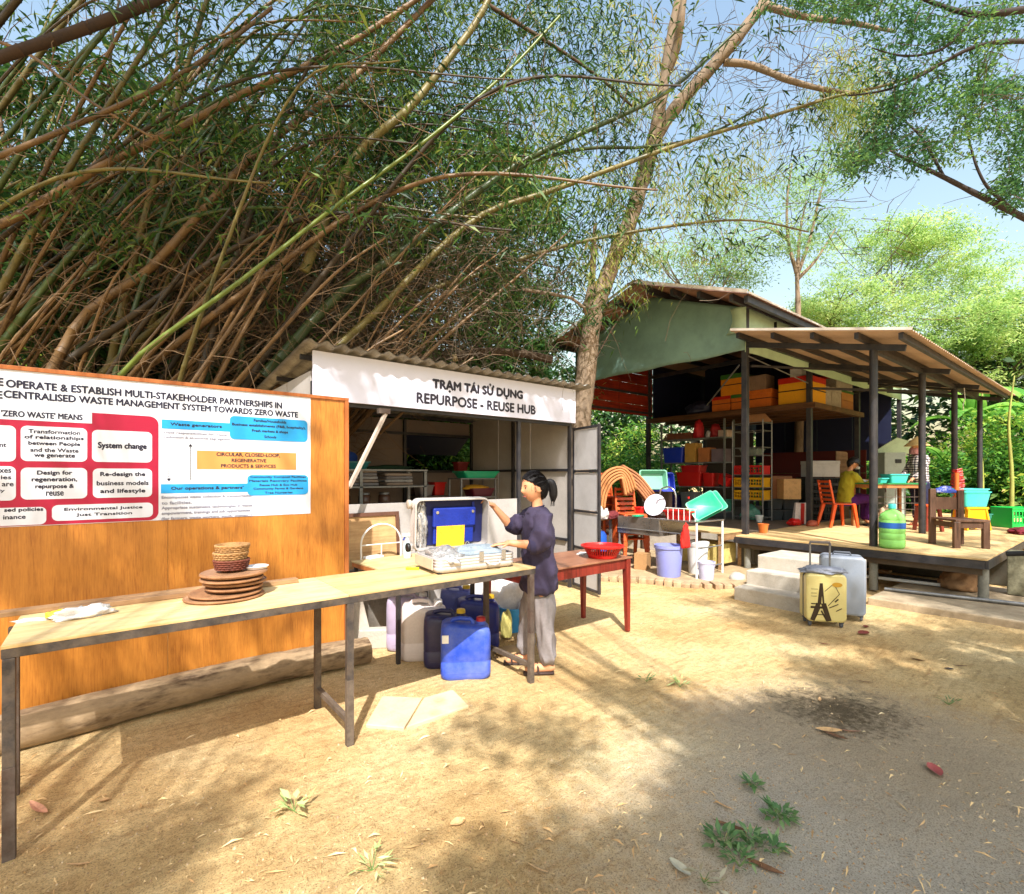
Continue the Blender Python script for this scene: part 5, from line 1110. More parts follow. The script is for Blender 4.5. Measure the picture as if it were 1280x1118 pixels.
br = B(); vs = []
for k in range(13):
    a = R(-75 + 150 * k / 12)
    for r_, dz in ((.085, .028), (.165, .010)): vs.append(hd + l * math.sin(a) * r_ * .95 + f * math.cos(a) * r_ * 1.05 + u * dz)
br.add(vs, [(2 * k, 2 * k + 1, 2 * k + 3, 2 * k + 2) for k in range(12)]); o = br.build('cap_brim', black, t, smooth=True, fix=False); o.modifiers.new('t', 'SOLIDIFY').thickness = .004
B().tube([hd + f * (.075 + .012 * math.cos(a)) * 1.0 + l * .055 * math.sin(a) - u * .045 + f * .018 * math.cos(a) for a in np.linspace(-1.5, 1.5, 9)], .030, 10).build('face_mask', whiteplastic, t, smooth=True)
for s in ('L', 'R'):
    w = Vector(J['wr' + s]); B().tube([w + Vector((-.03, 0, 0)), w + Vector((.06, 0, -.01)), w + Vector((.12, 0, -.02))], [.034, .042, .02], 10).build('glove', whiteplastic, t, smooth=True)
# checked shirt
def gingham():
    m, nt, b = newmat('checked_shirt'); L = nt.links; tc = nt.nodes.new('ShaderNodeTexCoord'); sp = nt.nodes.new('ShaderNodeSeparateXYZ'); L.new(tc.outputs['Object'], sp.inputs[0])
    def stripe(src):
        a = N(nt, 'ShaderNodeMath', operation='MULTIPLY'); a.inputs[1].default_value = 22; L.new(src, a.inputs[0]); f_ = N(nt, 'ShaderNodeMath', operation='FRACT'); L.new(a.outputs[0], f_.inputs[0]); c_ = N(nt, 'ShaderNodeMath', operation='GREATER_THAN'); c_.inputs[1].default_value = .5; L.new(f_.outputs[0], c_.inputs[0]); return c_.outputs[0]
    ad0 = N(nt, 'ShaderNodeMath', operation='ADD'); L.new(sp.outputs[0], ad0.inputs[0]); L.new(sp.outputs[1], ad0.inputs[1])
    ad = N(nt, 'ShaderNodeMath', operation='ADD'); L.new(stripe(ad0.outputs[0]), ad.inputs[0]); L.new(stripe(sp.outputs[2]), ad.inputs[1])
    h = N(nt, 'ShaderNodeMath', operation='MULTIPLY'); h.inputs[1].default_value = .5; L.new(ad.outputs[0], h.inputs[0])
    r = rampn(nt, h.outputs[0], [(.2, lin((26, 26, 34))), (.5, lin((120, 110, 115))), (.8, lin((226, 216, 208)))]); L.new(r.outputs[0], b.inputs['Base Color']); b.inputs['Roughness'].default_value = .9; return m
p = C(7.68, 9.5)
J = dict(hip=(0, 0, .86), neck=(-.02, 0, 1.34), head=(-.06, -.005, 1.49), face=(-.8, -.4, -.45), shL=(.0, -.15, 1.27), shR=(.0, .15, 1.27), elL=(-.09, -.2, 1.02), elR=(-.09, .2, 1.03), wrL=(-.26, -.16, .88), wrR=(-.26, .16, .88),
         thL=(0, -.09, .80), thR=(0, .09, .80), knL=(.0, -.10, .45), knR=(.02, .10, .45), anL=(.01, -.10, .09), anR=(.05, .10, .09), toL=(-.12, -.12, .03), toR=(-.08, .10, .03), z0=0)
t, mt = simple_person('standing worker in a conical straw hat and a black and white checked shirt', (p.x, p.y, DZ), -R(38.6), J, (gingham(), M('navy_patterned_trousers', (36, 36, 70), .8, var=.4, scale=30), M('brown_slipper', (150, 70, 40), .8)))
hd = Vector(J['head']); straw = M('straw_hat', (226, 196, 134), .8, rough=.8, var=.15, scale=12, bump=.4, bscale=120)
o = B().lathe([(.205, -.035), (.2, -.03), (.1, .065), (.0, .155), (.0, .148), (.1, .055), (.2, -.036)], c=hd + Vector((.01, 0, .045)), n=36).build('conical_hat', straw, t, smooth=True)
o = crumple('head_scarf', M('pink_scarf', (216, 150, 156), .8, rough=.9, var=.15), t, (0, 0, 0), (.105, .10, .17), 77, 22, .15); o.location = hd + Vector((.0, 0, -.15))

# ================================================================ green topped table and tubs
p = C(6.86, 9.25); wt = thing('sorting_table', 'wooden sorting table with a green top between the two workers', 'table', (p.x, p.y, DZ), -R(38.6))
lwood = woodmat('orange_timber', (206, 138, 84), (146, 84, 46), .8, 0, 6)
B().bb(-.46, .50, -.3, .3, .785, .81).build('tabletop', plas('green_top', (40, 140, 80)), wt); B().bb(-.44, .48, -.28, .28, .72, .784).build('apron', lwood, wt)
for sx in (-.42, .45):
    for sy in (-.26, .26): B().bb(sx - .025, sx + .025, sy - .025, sy + .025, 0, .72).build('leg', lwood, wt)
for i in range(5): B().cyl((-.4, -.27, .12 + i * .11), (.44, -.27, .12 + i * .11), .006, n=6).build('wire', rustbrown, wt)
for i in range(4): B().cyl((-.2 + i * .17, -.272, .05), (-.2 + i * .17, -.272, .7), .006, n=6).build('wire', rustbrown, wt)
def T(px, py, Z, z=None):
    q_ = at(px, py, Z); return (q_.x, q_.y, q_.z if z is None else z)
CA = -R(38.6)
tub('wash_tub', 'turquoise tub at the right end of the green topped table', 'tub', T(1118, 600, 9.2, DZ + .811), .34, .28, .16, turqP, CA); tub('wash_tub', 'low turquoise tub in the middle of the green topped table', 'tub', T(1099, 600, 9.2, DZ + .811), .2, .2, .09, turqP, CA)
o = crumple('cloth_heap', M('beige_sack', (196, 170, 140), .8, rough=.9), None, (0, 0, 0), (.2, .12, .4), 61, 22, .2); o.location = T(1108, 640, 9.0, DZ); tag(o, 'beige sack under the green topped table', 'sack')
cab = thing('cabinet', 'pale grey cabinet behind the standing worker with a small dark label', 'cabinet', T(1110, 600, 10.6, DZ), CA)
B().bb(-.22, .22, -.2, .2, 0, 1.42).build('body', M('pale_cabinet', (176, 186, 176), .8, rough=.4), cab, bevel=.01); B().bb(-.0, .12, -.215, -.203, 1.2, 1.28).build('label_patch', black, cab); B().bb(-.215, -.19, -.225, -.203, .6, .9).build('handle', greysteel, cab)
cb2 = B().prism([(-.5, 0), (.55, 0), (.25, .28), (.0, .35), (-.2, .22)], -.01, .01, m=Matrix.Rotation(R(90), 4, 'X')).build('tarpaulin', M('pale_green_tarp', (190, 214, 180), .8, rough=.5)); cb2.location = T(1118, 566, 10.9, 1.98); cb2.rotation_euler = (.2, 0, CA); tag(cb2, 'pale green tarpaulin slung above the grey cabinet', 'tarpaulin')

# ================================================================ plastic chair, low chair, stool, jug
def plastic_chair(lab, loc, rz, m, group=None, s=1.0):
    t = thing('plastic_chair', lab, 'chair', loc, rz, group); b = B()
    B().bb(-.19, .19, -.20, .20, .415, .435).build('seat', m, t, bevel=.01)
    for sx in (-1, 1):
        B().add([(sx * .17 + a * .028, -.17 + c_ * .028, .42) for a, c_ in ((-1, -1), (1, -1), (1, 1), (-1, 1))] + [(sx * .21 + a * .02, -.22 + c_ * .02, 0) for a, c_ in ((-1, -1), (1, -1), (1, 1), (-1, 1))], [(0, 1, 2, 3), (7, 6, 5, 4), (0, 4, 5, 1), (1, 5, 6, 2), (2, 6, 7, 3), (3, 7, 4, 0)]).build('leg', m, t, bevel=.006)
        B().add([(sx * .17 + a * .028, .17 + c_ * .032, .42) for a, c_ in ((-1, -1), (1, -1), (1, 1), (-1, 1))] + [(sx * .20 + a * .02, .27 + c_ * .022, 0) for a, c_ in ((-1, -1), (1, -1), (1, 1), (-1, 1))], [(0, 1, 2, 3), (7, 6, 5, 4), (0, 4, 5, 1), (1, 5, 6, 2), (2, 6, 7, 3), (3, 7, 4, 0)]).build('leg', m, t, bevel=.006)
        B().bar((sx * .175, .19, .43), (sx * .165, .27, .86), .035, .03).build('back_post', m, t, bevel=.006)
    for i in range(5): f_ = i / 4; B().box((0, .20 + .065 * f_, .50 + .33 * f_), (.31, .014, .045), m=Matrix.Rotation(R(-10), 3, 'X')).build('back_slat', m, t, bevel=.004)
    return t
p = C(6.02, 9.3); plastic_chair('empty orange plastic chair behind the seated worker on the deck', (p.x, p.y, DZ), CA + R(90), orP)
wch = thing('wooden_chair', 'small dark brown wooden chair at the front of the deck beside the green water jug', 'chair', T(1195, 668, 6.75, DZ), CA - R(22))
dw = woodmat('dark_brown_wood', (116, 84, 66), (66, 46, 36), .8, 2, 8, rough=.5)
for x, y, h_ in ((-.20, .18, .76), (.12, .22, .74), (.24, -.18, .34), (-.08, -.24, .34)): B().bb(x - .035, x + .035, y - .035, y + .035, 0, h_).build('leg', dw, wch, bevel=.006)
B().prism([(-.24, .22), (.17, .25), (.28, -.21), (-.10, -.28)], .34, .37).build('seat', dw, wch, bevel=.004)
for a_, c_ in (((-.19, .17), (-.08, -.22)), ((-.06, -.24), (.23, -.19)), ((.12, .2), (.23, -.17))): B().bar((a_[0], a_[1], .295), (c_[0], c_[1], .295), .02, .07).build('apron', dw, wch)
B().bar((-.16, .185, .56), (.09, .215, .56), .02, .17).build('back_panel', dw, wch)
o = crumple('cloth', M('blue_white_cloth', (60, 84, 180), .85, rough=.9, var=.8, scale=14, rgb2=(230, 230, 240)), wch, (0, 0, 0), (.11, .05, .09), 71, 14, .3); o.location = (-.05, .19, .70)
o.name = 'cloth_cover'
jg = thing('water_jug', 'large green water jug with a blue label standing at the deck edge', 'jug', T(1115, 682, 6.55, DZ))
gm = M('green_clear_jug', (150, 222, 120), 1.0, rough=.12, var=.06, bump=0, spec=.6, trans=.3)
prof = [(0, .004), (.12, .004), (.138, .02)]
for i in range(4): z0 = .04 + i * .085; prof += [(.142, z0), (.142, z0 + .062), (.138, z0 + .068), (.138, z0 + .076)]
prof += [(.142, .385), (.125, .44), (.07, .485), (.036, .50), (.034, .53)]
B().lathe(prof, n=36).build('bottle', gm, jg, smooth=True); B().lathe([(0, .575), (.036, .575), (.040, .57), (.042, .515), (.036, .512), (0, .512)], n=24).build('cap', turqP, jg, smooth=True)
B().lathe([(.1435, .262), (.1445, .262), (.1445, .335), (.1435, .335)], n=40).build('label_band', M('blue_label', (30, 90, 170), .85, var=.1), jg, smooth=True)
tub('wash_tub', 'large turquoise tub behind the small wooden chair', 'tub', T(1212, 634, 8.8, .97), .46, .34, .26, turqP, CA); tub('wash_tub', 'upper turquoise tub nested in the large one behind the wooden chair', 'tub', T(1211, 634, 8.8, 1.02), .44, .32, .26, plas('turquoise_plastic_b', (90, 214, 206)), CA)
tub('wash_tub', 'small turquoise tub low at the right of the large tubs', 'tub', T(1228, 650, 9.1, .66), .2, .18, .16, turqP, CA)
st = thing('plastic_stool', 'yellow plastic stool under the turquoise tubs behind the wooden chair', 'stool', T(1213, 660, 8.8, DZ), CA); B().bb(-.19, .19, -.15, .15, .36, .40).build('seat', yelP, st, bevel=.01)
for sx in (-1, 1):
    for sy in (-1, 1): B().bar((sx * .15, sy * .11, .36), (sx * .2, sy * .14, 0), .07, .03).build('leg', yelP, st, bevel=.004)
B().bb(-.17, .17, -.135, -.125, .08, .36).build('side_panel', yelP, st)
o = B().bb(-.12, .12, -.08, .08, 0, .095).build('block', concrete, None, bevel=.01); o.location = T(1228, 655, 9.1, DZ); tag(o, 'low block under the small turquoise tub', 'block')
st = thing('plastic_stool', 'dark red plastic stool left of the small wooden chair', 'stool', T(1160, 655, 8.6, DZ), CA); B().bb(-.13, .13, -.13, .13, .42, .45).build('seat', orP, st, bevel=.01)
for sx in (-1, 1):
    for sy in (-1, 1): B().bar((sx * .1, sy * .1, .42), (sx * .13, sy * .13, 0), .045).build('leg', plas('brick_red_plastic', (130, 44, 30)), st, bevel=.004)
fanr = thing('feather_duster', 'upright red bristly brush standing behind the small wooden chair', 'brush', T(1197, 640, 8.2, 1.1))
fanr.name = 'bristle_brush'; B().cyl((-.07, 0, -.39), (-.05, 0, .45), .025, .03, 12).build('handle', plas('orange_handle', (226, 110, 50)), fanr)
fr_ = random.Random(6); tw = []
for i in range(420):
    z_ = fr_.uniform(.02, .5); a = fr_.uniform(-1.4, 1.4); c0 = Vector((-.04, 0, z_)); tw.append(([c0, c0 + Vector((math.cos(a) * .13, math.sin(a) * .10, fr_.uniform(-.02, .05))) * (1 - abs(z_ - .26) * 1.5)], .006, .002))
tag(twigmesh(tw, 'bristles', redP, fanr), kind='stuff')
def crate(lab, loc, rz, w, d, h, m, group=None):
    t = thing('plastic_crate', lab, 'crate', loc, rz, group)
    B().bb(-w / 2 + .01, w / 2 - .01, -d / 2 + .01, d / 2 - .01, 0, .012).build('base', m, t)
    for y in (-d / 2, d / 2):
        s_ = B(); s_.bb(-w / 2, w / 2, y - .006, y + .006, 0, h * .22).bb(-w / 2, w / 2, y - .006, y + .006, h * .8, h)
        n_ = max(3, int(w / .06))
        for i in range(n_ + 1): x = -w / 2 + .008 + (w - .016) * i / n_; s_.bb(x - .007, x + .007, y - .0055, y + .0055, h * .22, h * .8)
        s_.bb(-w / 2 + .01, w / 2 - .01, y - .0045, y + .0045, h * .49, h * .55); s_.build('side', m, t)
    for x in (-w / 2 + .006, w / 2 - .006): B().bb(x - .005, x + .005, -d / 2 + .007, d / 2 - .007, 0, h * .98).build('end', m, t)
    for z_ in (h - .012,): B().bb(-w / 2 - .008, w / 2 + .008, -d / 2 - .0165, -d / 2 - .007, z_ - .012, z_ + .01).build('lip', m, t)
    return t
crate('bright green crate at the far right of the deck', T(1272, 648, 9.2, DZ), CA, .60, .40, .37, limeP)
o = crumple('cloth_heap', M('maroon_cloth', (120, 30, 44), .8, rough=.9, var=.3), None, (0, 0, 0), (.3, .16, .1), 81, 22, .35); o.location = T(1278, 664, 8.2, DZ); tag(o, 'maroon net cloth in front of the green crate', 'cloth')
pm = thing('cup', 'small orange cup on the left front edge of the deck', 'cup', T(954, 661, 8.3, DZ)); B().lathe([(0, 0), (.06, 0), (.082, .14), (.088, .14), (.088, .15), (.075, .15), (.055, .01), (0, .01)], n=24).build('cup_body', plas('light_orange', (236, 130, 60)), pm, smooth=True)
pp = thing('flower_pot', 'small pale plant pot beside the crate rack on the floor', 'pot', T(949, 648, 10.2, DZ)); B().lathe([(0, 0), (.05, 0), (.075, .12), (.08, .12), (.08, .14), (.065, .14), (.05, .02), (0, .02)], n=20).build('pot', whiteplastic, pp, smooth=True)
# scraps under the deck
o = crumple('sack', M('brown_sack', (170, 130, 92), .75, rough=.9, var=.3), None, (0, 0, 0), (.32, .2, .22), 91, 22, .3); o.location = (8.45, 1.45, .075); tag(o, 'crumpled brown sack under the front corner of the deck', 'sack')
for i, (a, c_) in enumerate((((8.1, 3.4, .10), (8.3, 1.3, .11)), ((8.5, 3.5, .10), (8.35, 1.2, .13)), ((7.5, 2.0, .10), (8.3, -1.5, .10)))):
    o = B().cyl(a, c_, .022, n=10).build('pipe', [whiteplastic, black, greysteel][i], None, smooth=True); tag(o, ['white pipe lying under the deck', 'black pipe lying under the deck', 'grey pipe lying along the slab by the low wall'][i], 'pipe')
for i in range(4):
    o = B().box((0, 0, .02), (.9 - i * .1, .12, .03), rz=R(80 + i * 7)).build('scrap_board', weath); o.location = (8.6 + i * .12, 2.4 + .25 * i, .08 + i * .031 if i < 2 else .08); tag(o, ['front', 'second', 'third', 'rear'][i] + ' scrap board in the dark under the deck', 'board', 'scrap boards under the deck')
# suitcases
def suitcase(nm, lab, X, Z, rz, w, d, h, m, mg, handle=0):
    p_ = C(X, Z); t = thing(nm, lab, 'suitcase', (p_.x, p_.y, 0), rz); b = B()
    for sy in (-1, 1):
        s_ = B(); s_.rr(-w / 2, w / 2, .055, h, -.0, d / 2 - .006, .05); o_ = s_.build('shell', m, t, bevel=.022, smooth=False)
        o_.location = (0, -d / 2 if sy < 0 else .006, 0)
    B().rr(-w / 2 - .001, w / 2 + .001, .054, h + .001, -.006, .006, .05).build('zip_band', mg, t)
    for sx in (-1, 1):
        for sy in (-1, 1):
            wh_ = B(); wh_.lathe([(0, -.012), (.02, -.012), (.024, -.006), (.024, .006), (.02, .012), (0, .012)], c=(sx * (w / 2 - .04), sy * (d / 2 - .045), .026), n=16, m=Matrix.Rotation(R(90), 3, 'Y')); wh_.build('wheel', mg, t, smooth=True)
            B().bb(sx * (w / 2 - .04) - .018, sx * (w / 2 - .04) + .018, sy * (d / 2 - .045) - .02, sy * (d / 2 - .045) + .02, .04, .075).build('wheel_fork', mg, t, bevel=.004)
    if handle:
        for sx in (-1, 1): B().cyl((sx * .09, d * .32, h - .02), (sx * .09, d * .32, h + handle), .009, n=10).build('handle_tube', greysteel, t, smooth=True)
        B().tube([(-.095, d * .32, h + handle - .02), (-.09, d * .32, h + handle + .01), (.09, d * .32, h + handle + .01), (.095, d * .32, h + handle - .02)], .013, 8).build('grip', M('grip_grey', (120, 112, 112), .8), t, smooth=True)
    else: B().tube([(-.08, 0, h), (-.07, 0, h + .03), (.07, 0, h + .03), (.08, 0, h)], .011, 8).build('top_handle', mg, t, smooth=True)
    return t
gs = M('grey_blue_shell', (150, 160, 176), .75, rough=.4, var=.1, scale=3, bump=.05, dirt=.25, dirtcol=(176, 170, 160)); wg = M('wheel_grey', (84, 88, 96), .8)
suitcase('grey_suitcase', 'tall grey blue suitcase standing behind the yellow one', 3.50, 5.35, CA - R(28), .40, .27, .66, gs, wg)
ys = M('printed_yellow_shell', (226, 214, 146), .8, rough=.35, var=.12, scale=4, rgb2=(216, 190, 96), dirt=.25, dirtcol=(190, 150, 60))
ysu = suitcase('yellow_suitcase', 'small pale yellow printed suitcase with its handle up near the steps', 3.13, 5.08, CA - R(14), .36, .24, .53, ys, wg, .28)
brn = M('print_brown', (62, 48, 34), .8, rough=.4, var=.2, bump=0); d_ = -.1225
pr = B()
def ln_(x0, z0, x1, z1, w_=.008): pr.bar((x0, d_, z0), (x1, d_, z1), w_, .0015, up=(0, 1, 0))
for a in ((-.13, .07, -.075, .24, .040), (.02, .07, -.03, .24, .044), (-.075, .24, -.055, .44, .016), (-.03, .24, -.045, .44, .016), (-.06, .24, -.05, .40, .02), (-.145, .20, .0, .20, .022), (-.14, .235, -.005, .235, .01), (-.115, .07, -.075, .17, .012), (-.0, .07, -.05, .17, .014), (-.12, .13, -.02, .13, .008), (-.10, .10, -.06, .2, .008), (-.07, .28, -.035, .33, .006)): ln_(*a)
pr.build('tower_print', brn, ysu)
pr = B()
for a in ((-.02, .36, .06, .44, .005), (.06, .44, .11, .34, .005), (.11, .34, .01, .22, .006), (.02, .20, .10, .24, .008), (.08, .17, .13, .2, .008), (-.14, .34, -.09, .34, .004), (-.14, .31, -.09, .31, .004), (-.14, .38, -.08, .38, .004), (.07, .26, .10, .29, .012)): ln_(*a)
pr.build('postmark_print', brn, ysu)
B().lathe([(.0, .002), (.045, .002), (.045, -.0005)], c=(.09, d_, .43), n=24, sy=.5, m=Matrix.Rotation(R(90), 3, 'X')).build('stamp_print', M('stamp_ochre', (200, 150, 40), .8), ysu)
o = crumple('folded_cover', M('grey_fabric', (150, 154, 168), .8, rough=.6, var=.35, scale=14, bump=.4), None, (0, 0, 0), (.215, .12, .06), 95, 22, .35); o.location = (ysu.location.x, ysu.location.y, .528); o.rotation_euler = (0, 0, CA - R(14)); tag(o, 'crumpled grey cover lying on top of the yellow suitcase', 'cover')

# ================================================================ wash place
sk = thing('sink_stand', 'steel sink stand with a deep basin and wire rails on the brick pad', 'sink', (0, 0, 0))
st_ = M('sink_steel', (168, 162, 156), .8, rough=.28, metal=.75, var=.3, scale=5, bump=.05, dirt=.3, dirtcol=(110, 90, 74)); SX0, SX1, SY0, SY1, SZ = 6.48, 7.22, 3.93, 5.35, .85
B().bb(SX0, SX1, SY0, 4.56, SZ - .02, SZ).build('drain_board', st_, sk, bevel=.004)
B().bb(SX0, SX0 + .05, 4.562, SY1, SZ - .27, SZ).build('basin_side', st_, sk, bevel=.004); B().bb(SX1 - .05, SX1, 4.562, SY1, SZ - .27, SZ).build('basin_side', st_, sk, bevel=.004)
B().bb(SX0 + .052, SX1 - .052, 4.562, 4.60, SZ - .27, SZ - .001).build('basin_side', st_, sk); B().bb(SX0 + .052, SX1 - .052, SY1 - .04, SY1, SZ - .27, SZ - .001).build('basin_side', st_, sk); B().bb(SX0 + .052, SX1 - .052, 4.602, SY1 - .042, SZ - .27, SZ - .255).build('basin_floor', st_, sk)
for x in (SX0 + .02, SX1 - .02):
    for y in (SY0 + .02, SY1 - .02): B().cyl((x, y, .04), (x, y, SZ - .02 if y < 4.6 else SZ - .27), .016, n=10).build('leg', whiteplastic if y < 4.5 else greysteel, sk, smooth=True)
for z_ in (.18, .46): B().cyl((SX0 + .02, SY0 + .02, z_), (SX1 - .02, SY0 + .02, z_), .010, n=8).build('rail', greysteel, sk)
B().cyl((SX0 - .012, SY0 + .02, .66), (SX0 - .012, SY1, .66), .009, n=8).build('rail', greysteel, sk)
B().tube(curve3([(7.0, 4.62, SZ), (7.0, 4.62, SZ + .36), (6.98, 4.72, SZ + .47), (6.95, 4.84, SZ + .44), (6.94, 4.87, SZ + .36)], 5), .013, 10).build('tap', chrome, sk, smooth=True)
for i in range(6): B().cyl((SX0 + .05, SY0 + .06 + i * .09, SZ), (SX0 + .05, SY0 + .06 + i * .09, SZ + .17), .006, n=6).build('wire_rail', whiteplastic, sk)
B().cyl((SX0 + .05, SY0 + .04, SZ + .17), (SX0 + .05, SY0 + .55, SZ + .17), .007, n=6).build('wire_rail', whiteplastic, sk)
def lay(px, py, Z, z): q_ = at(px, py, Z); return (q_.x, q_.y, z)
bk_ = tub('dish_basket', 'red dish basket on the sink drain board', 'basket', (6.68, 4.34, SZ + .001), .24, .40, .13, redP, 0)
def bottle(lab, loc):
    t = thing('sauce_bottle', lab, 'bottle', loc, 0, 'bottles standing by the sink'); B().lathe([(0, 0), (.035, 0), (.037, .01), (.037, .19), (.014, .25), (.014, .30)], n=18).build('bottle', M('dark_glass', (40, 34, 26), .8, rough=.15), t, smooth=True)
    B().lathe([(.0375, .06), (.0385, .06), (.0385, .16), (.0375, .16)], n=18).build('label_band', M('yellow_label', (240, 210, 30), .85), t); B().lathe([(0, .325), (.016, .325), (.016, .295)], n=12).build('cap', redP, t)
bottle('left sauce bottle with a yellow label behind the red dish basket', (7.05, 4.42, SZ + .001)); bottle('right sauce bottle with a yellow label beside the green tray', (7.05, 4.16, SZ + .001))
for i in range(2):
    t = tub('green_tray', ['front flat green tray tilted on the end of the sink', 'rear flat green tray tilted behind the first one'][i], 'tray', (6.86 + i * .10, 4.05 - i * .02, SZ + .20), .42, .30, .035, greenP, 0, 'green trays on the sink'); t.rotation_euler = (R(62), R(-28), R(-40)); 
lid_ = B().lathe([(0, 0), (.18, .0), (.185, .01), (0, .015)], n=32).build('pot_lid', M('pale_lilac_lid', (226, 224, 240), .85), None, smooth=True); lid_.location = (7.02, 5.02, SZ + .17); lid_.rotation_euler = (0, R(-70), R(10)); tag(lid_, 'round pale lid propped behind the basin', 'lid')
tub('mug', 'red mug at the left end of the basin', 'mug', (6.95, 5.27, SZ + .001), .12, .12, .13, redP); tub('bowl', 'small green bowl on the near basin rim', 'bowl', (6.52, 4.98, SZ + .001), .16, .09, .03, greenP)
tub('steel_box', 'small square steel box beside the tap', 'box', (7.12, 4.85, SZ - .0), .15, .09, .12, st_)
def bucket(nm, lab, loc, r, h, m, lidm=None):
    t = thing(nm, lab, 'bucket', loc); B().lathe([(0, 0), (r * .80, 0), (r * .82, .01), (r * .97, h * .90), (r * 1.04, h * .90), (r * 1.05, h), (r * .96, h), (r * .78, .015), (0, .015)], n=36).build('bucket_wall', m, t, smooth=True)
    if lidm: B().lathe([(r * 1.06, h * .94), (r * 1.08, h * .95), (r * 1.06, h + .01), (0, h + .014)], n=36).build('lid', lidm, t, smooth=True)
    B().box((r * .95, -r * .35, h * .78), (.03, .05, .06)).build('handle_lug', m, t, bevel=.008)
    return t
bucket('waste_bin', 'lilac plastic bin standing before the sink', lay(836, 724, 7.35, .045), .20, .45, lilacP)
bucket('paint_bucket', 'white lidded bucket right of the lilac bin', lay(872, 716, 7.55, .045), .155, .46, whiteplastic, whiteplastic)
bucket('small_bucket', 'small pale lilac bucket at the foot of the sink leg', lay(883, 726, 7.1, .045), .115, .25, M('pale_lilac', (200, 200, 226), .85))
o = crumple('cloth_rag', M('red_cloth', (220, 40, 30), .85, rough=.9, var=.2, bump=.3), None, (0, 0, 0), (.09, .05, .32), 97, 22, .3); o.location = (6.42, 4.08, .47); tag(o, 'red cloth hanging on the sink rail above the lilac bin', 'cloth')
cartm = M('cardboard', (196, 150, 100), .75, rough=.85, var=.15, scale=5, dirt=.2)
def carton(lab, loc, rz, w, d, h, m=cartm, lidm=None, band=None, group=None, name='cardboard_box', cat='box'):
    t = thing(name, lab, cat, loc, rz, group); hl = h * .22 if lidm else 0
    B().bb(-w / 2, w / 2, -d / 2, d / 2, 0, h - hl).build('body', m, t, bevel=.004)
    if lidm: B().bb(-w / 2 - .006, w / 2 + .006, -d / 2 - .006, d / 2 + .006, h - hl + .001, h).build('lid', lidm, t, bevel=.005)
    else:
        for s_ in (-1, 1): B().box((0, s_ * d * .255, h + .003), (w, d * .49, .004), m=Matrix.Rotation(R(s_ * 2), 3, 'X')).build('flap', m, t)
    if band: B().bb(-w / 2 - .004, w / 2 + .004, -d / 2 - .004, d / 2 + .004, h * .47, h * .51).build('strap', band, t)
    return t
carton('brown cardboard box on the ground under the basin', lay(803, 712, 7.9, .045), R(20), .22, .2, .24)
st2 = thing('brick_stone', 'rough stone at the right edge of the brick pad', 'stone', lay(922, 727, 7.15, 0)); st2.name = 'rough_stone'; crumple('stone_body', concrete, st2, (0, 0, 0), (.14, .1, .13), 15, 14, .15)
# wooden bench between sink and deck
wb = thing('low_bench', 'pale wooden bench between the sink and the deck', 'bench', (7.7, 4.45, 0)); B().bb(-.35, .35, -.42, .42, .60, .63).build('benchtop', ply, wb, bevel=.003); B().bb(-.34, .34, -.41, -.39, .5, .598).build('apron', weath, wb)
for sx in (-1, 1):
    for sy in (-1, 1): B().bb(sx * .3 - .03, sx * .3 + .03, sy * .37 - .03, sy * .37 + .03, 0, .598).build('leg', weath, wb)
B().bb(-.3, .3, -.3, .35, .1, .42).build('lower_box', M('straw_box', (216, 196, 120), .8, var=.3, scale=12), wb, bevel=.01)
bb2 = thing('wash_table', 'low table behind the door leaf with a blue drum under it', 'table', (6.3, 5.95, 0)); B().bb(-.35, .45, -.35, .35, .76, .78).build('tabletop', weath, bb2)
for sx in (-1, 1):
    for sy in (-1, 1): B().bb(sx * .33 - .02, sx * .33 + .02, sy * .32 - .02, sy * .32 + .02, 0, .76).build('leg', greysteel, bb2)
t = thing('blue_drum', 'blue plastic drum under the low table by the door leaf', 'drum', (6.25, 5.7, .0)); B().lathe([(0, 0), (.22, 0), (.24, .04), (.24, .25), (.25, .27), (.24, .29), (.24, .52), (.2, .58), (0, .6)], n=32).build('drum', plas('drum_blue', (30, 90, 190)), t, smooth=True)
for i, (x, y, s_, c_, lab) in enumerate(((6.15, 5.75, (.2, .15, .16), (196, 170, 146), 'beige cloth heap on the low table by the door leaf'), (6.4, 5.65, (.14, .12, .2), (236, 230, 226), 'white crumpled bag on the low table'), (6.62, 5.55, (.12, .1, .12), (110, 40, 44), 'dark red cloth heap on the low table'))):
    o = crumple('cloth_heap', M('heap_%d' % i, c_, .8, rough=.9, var=.3, scale=14), None, (0, 0, 0), s_, 110 + i, 22, .4); o.location = (x, y, .78); tag(o, lab, 'cloth')
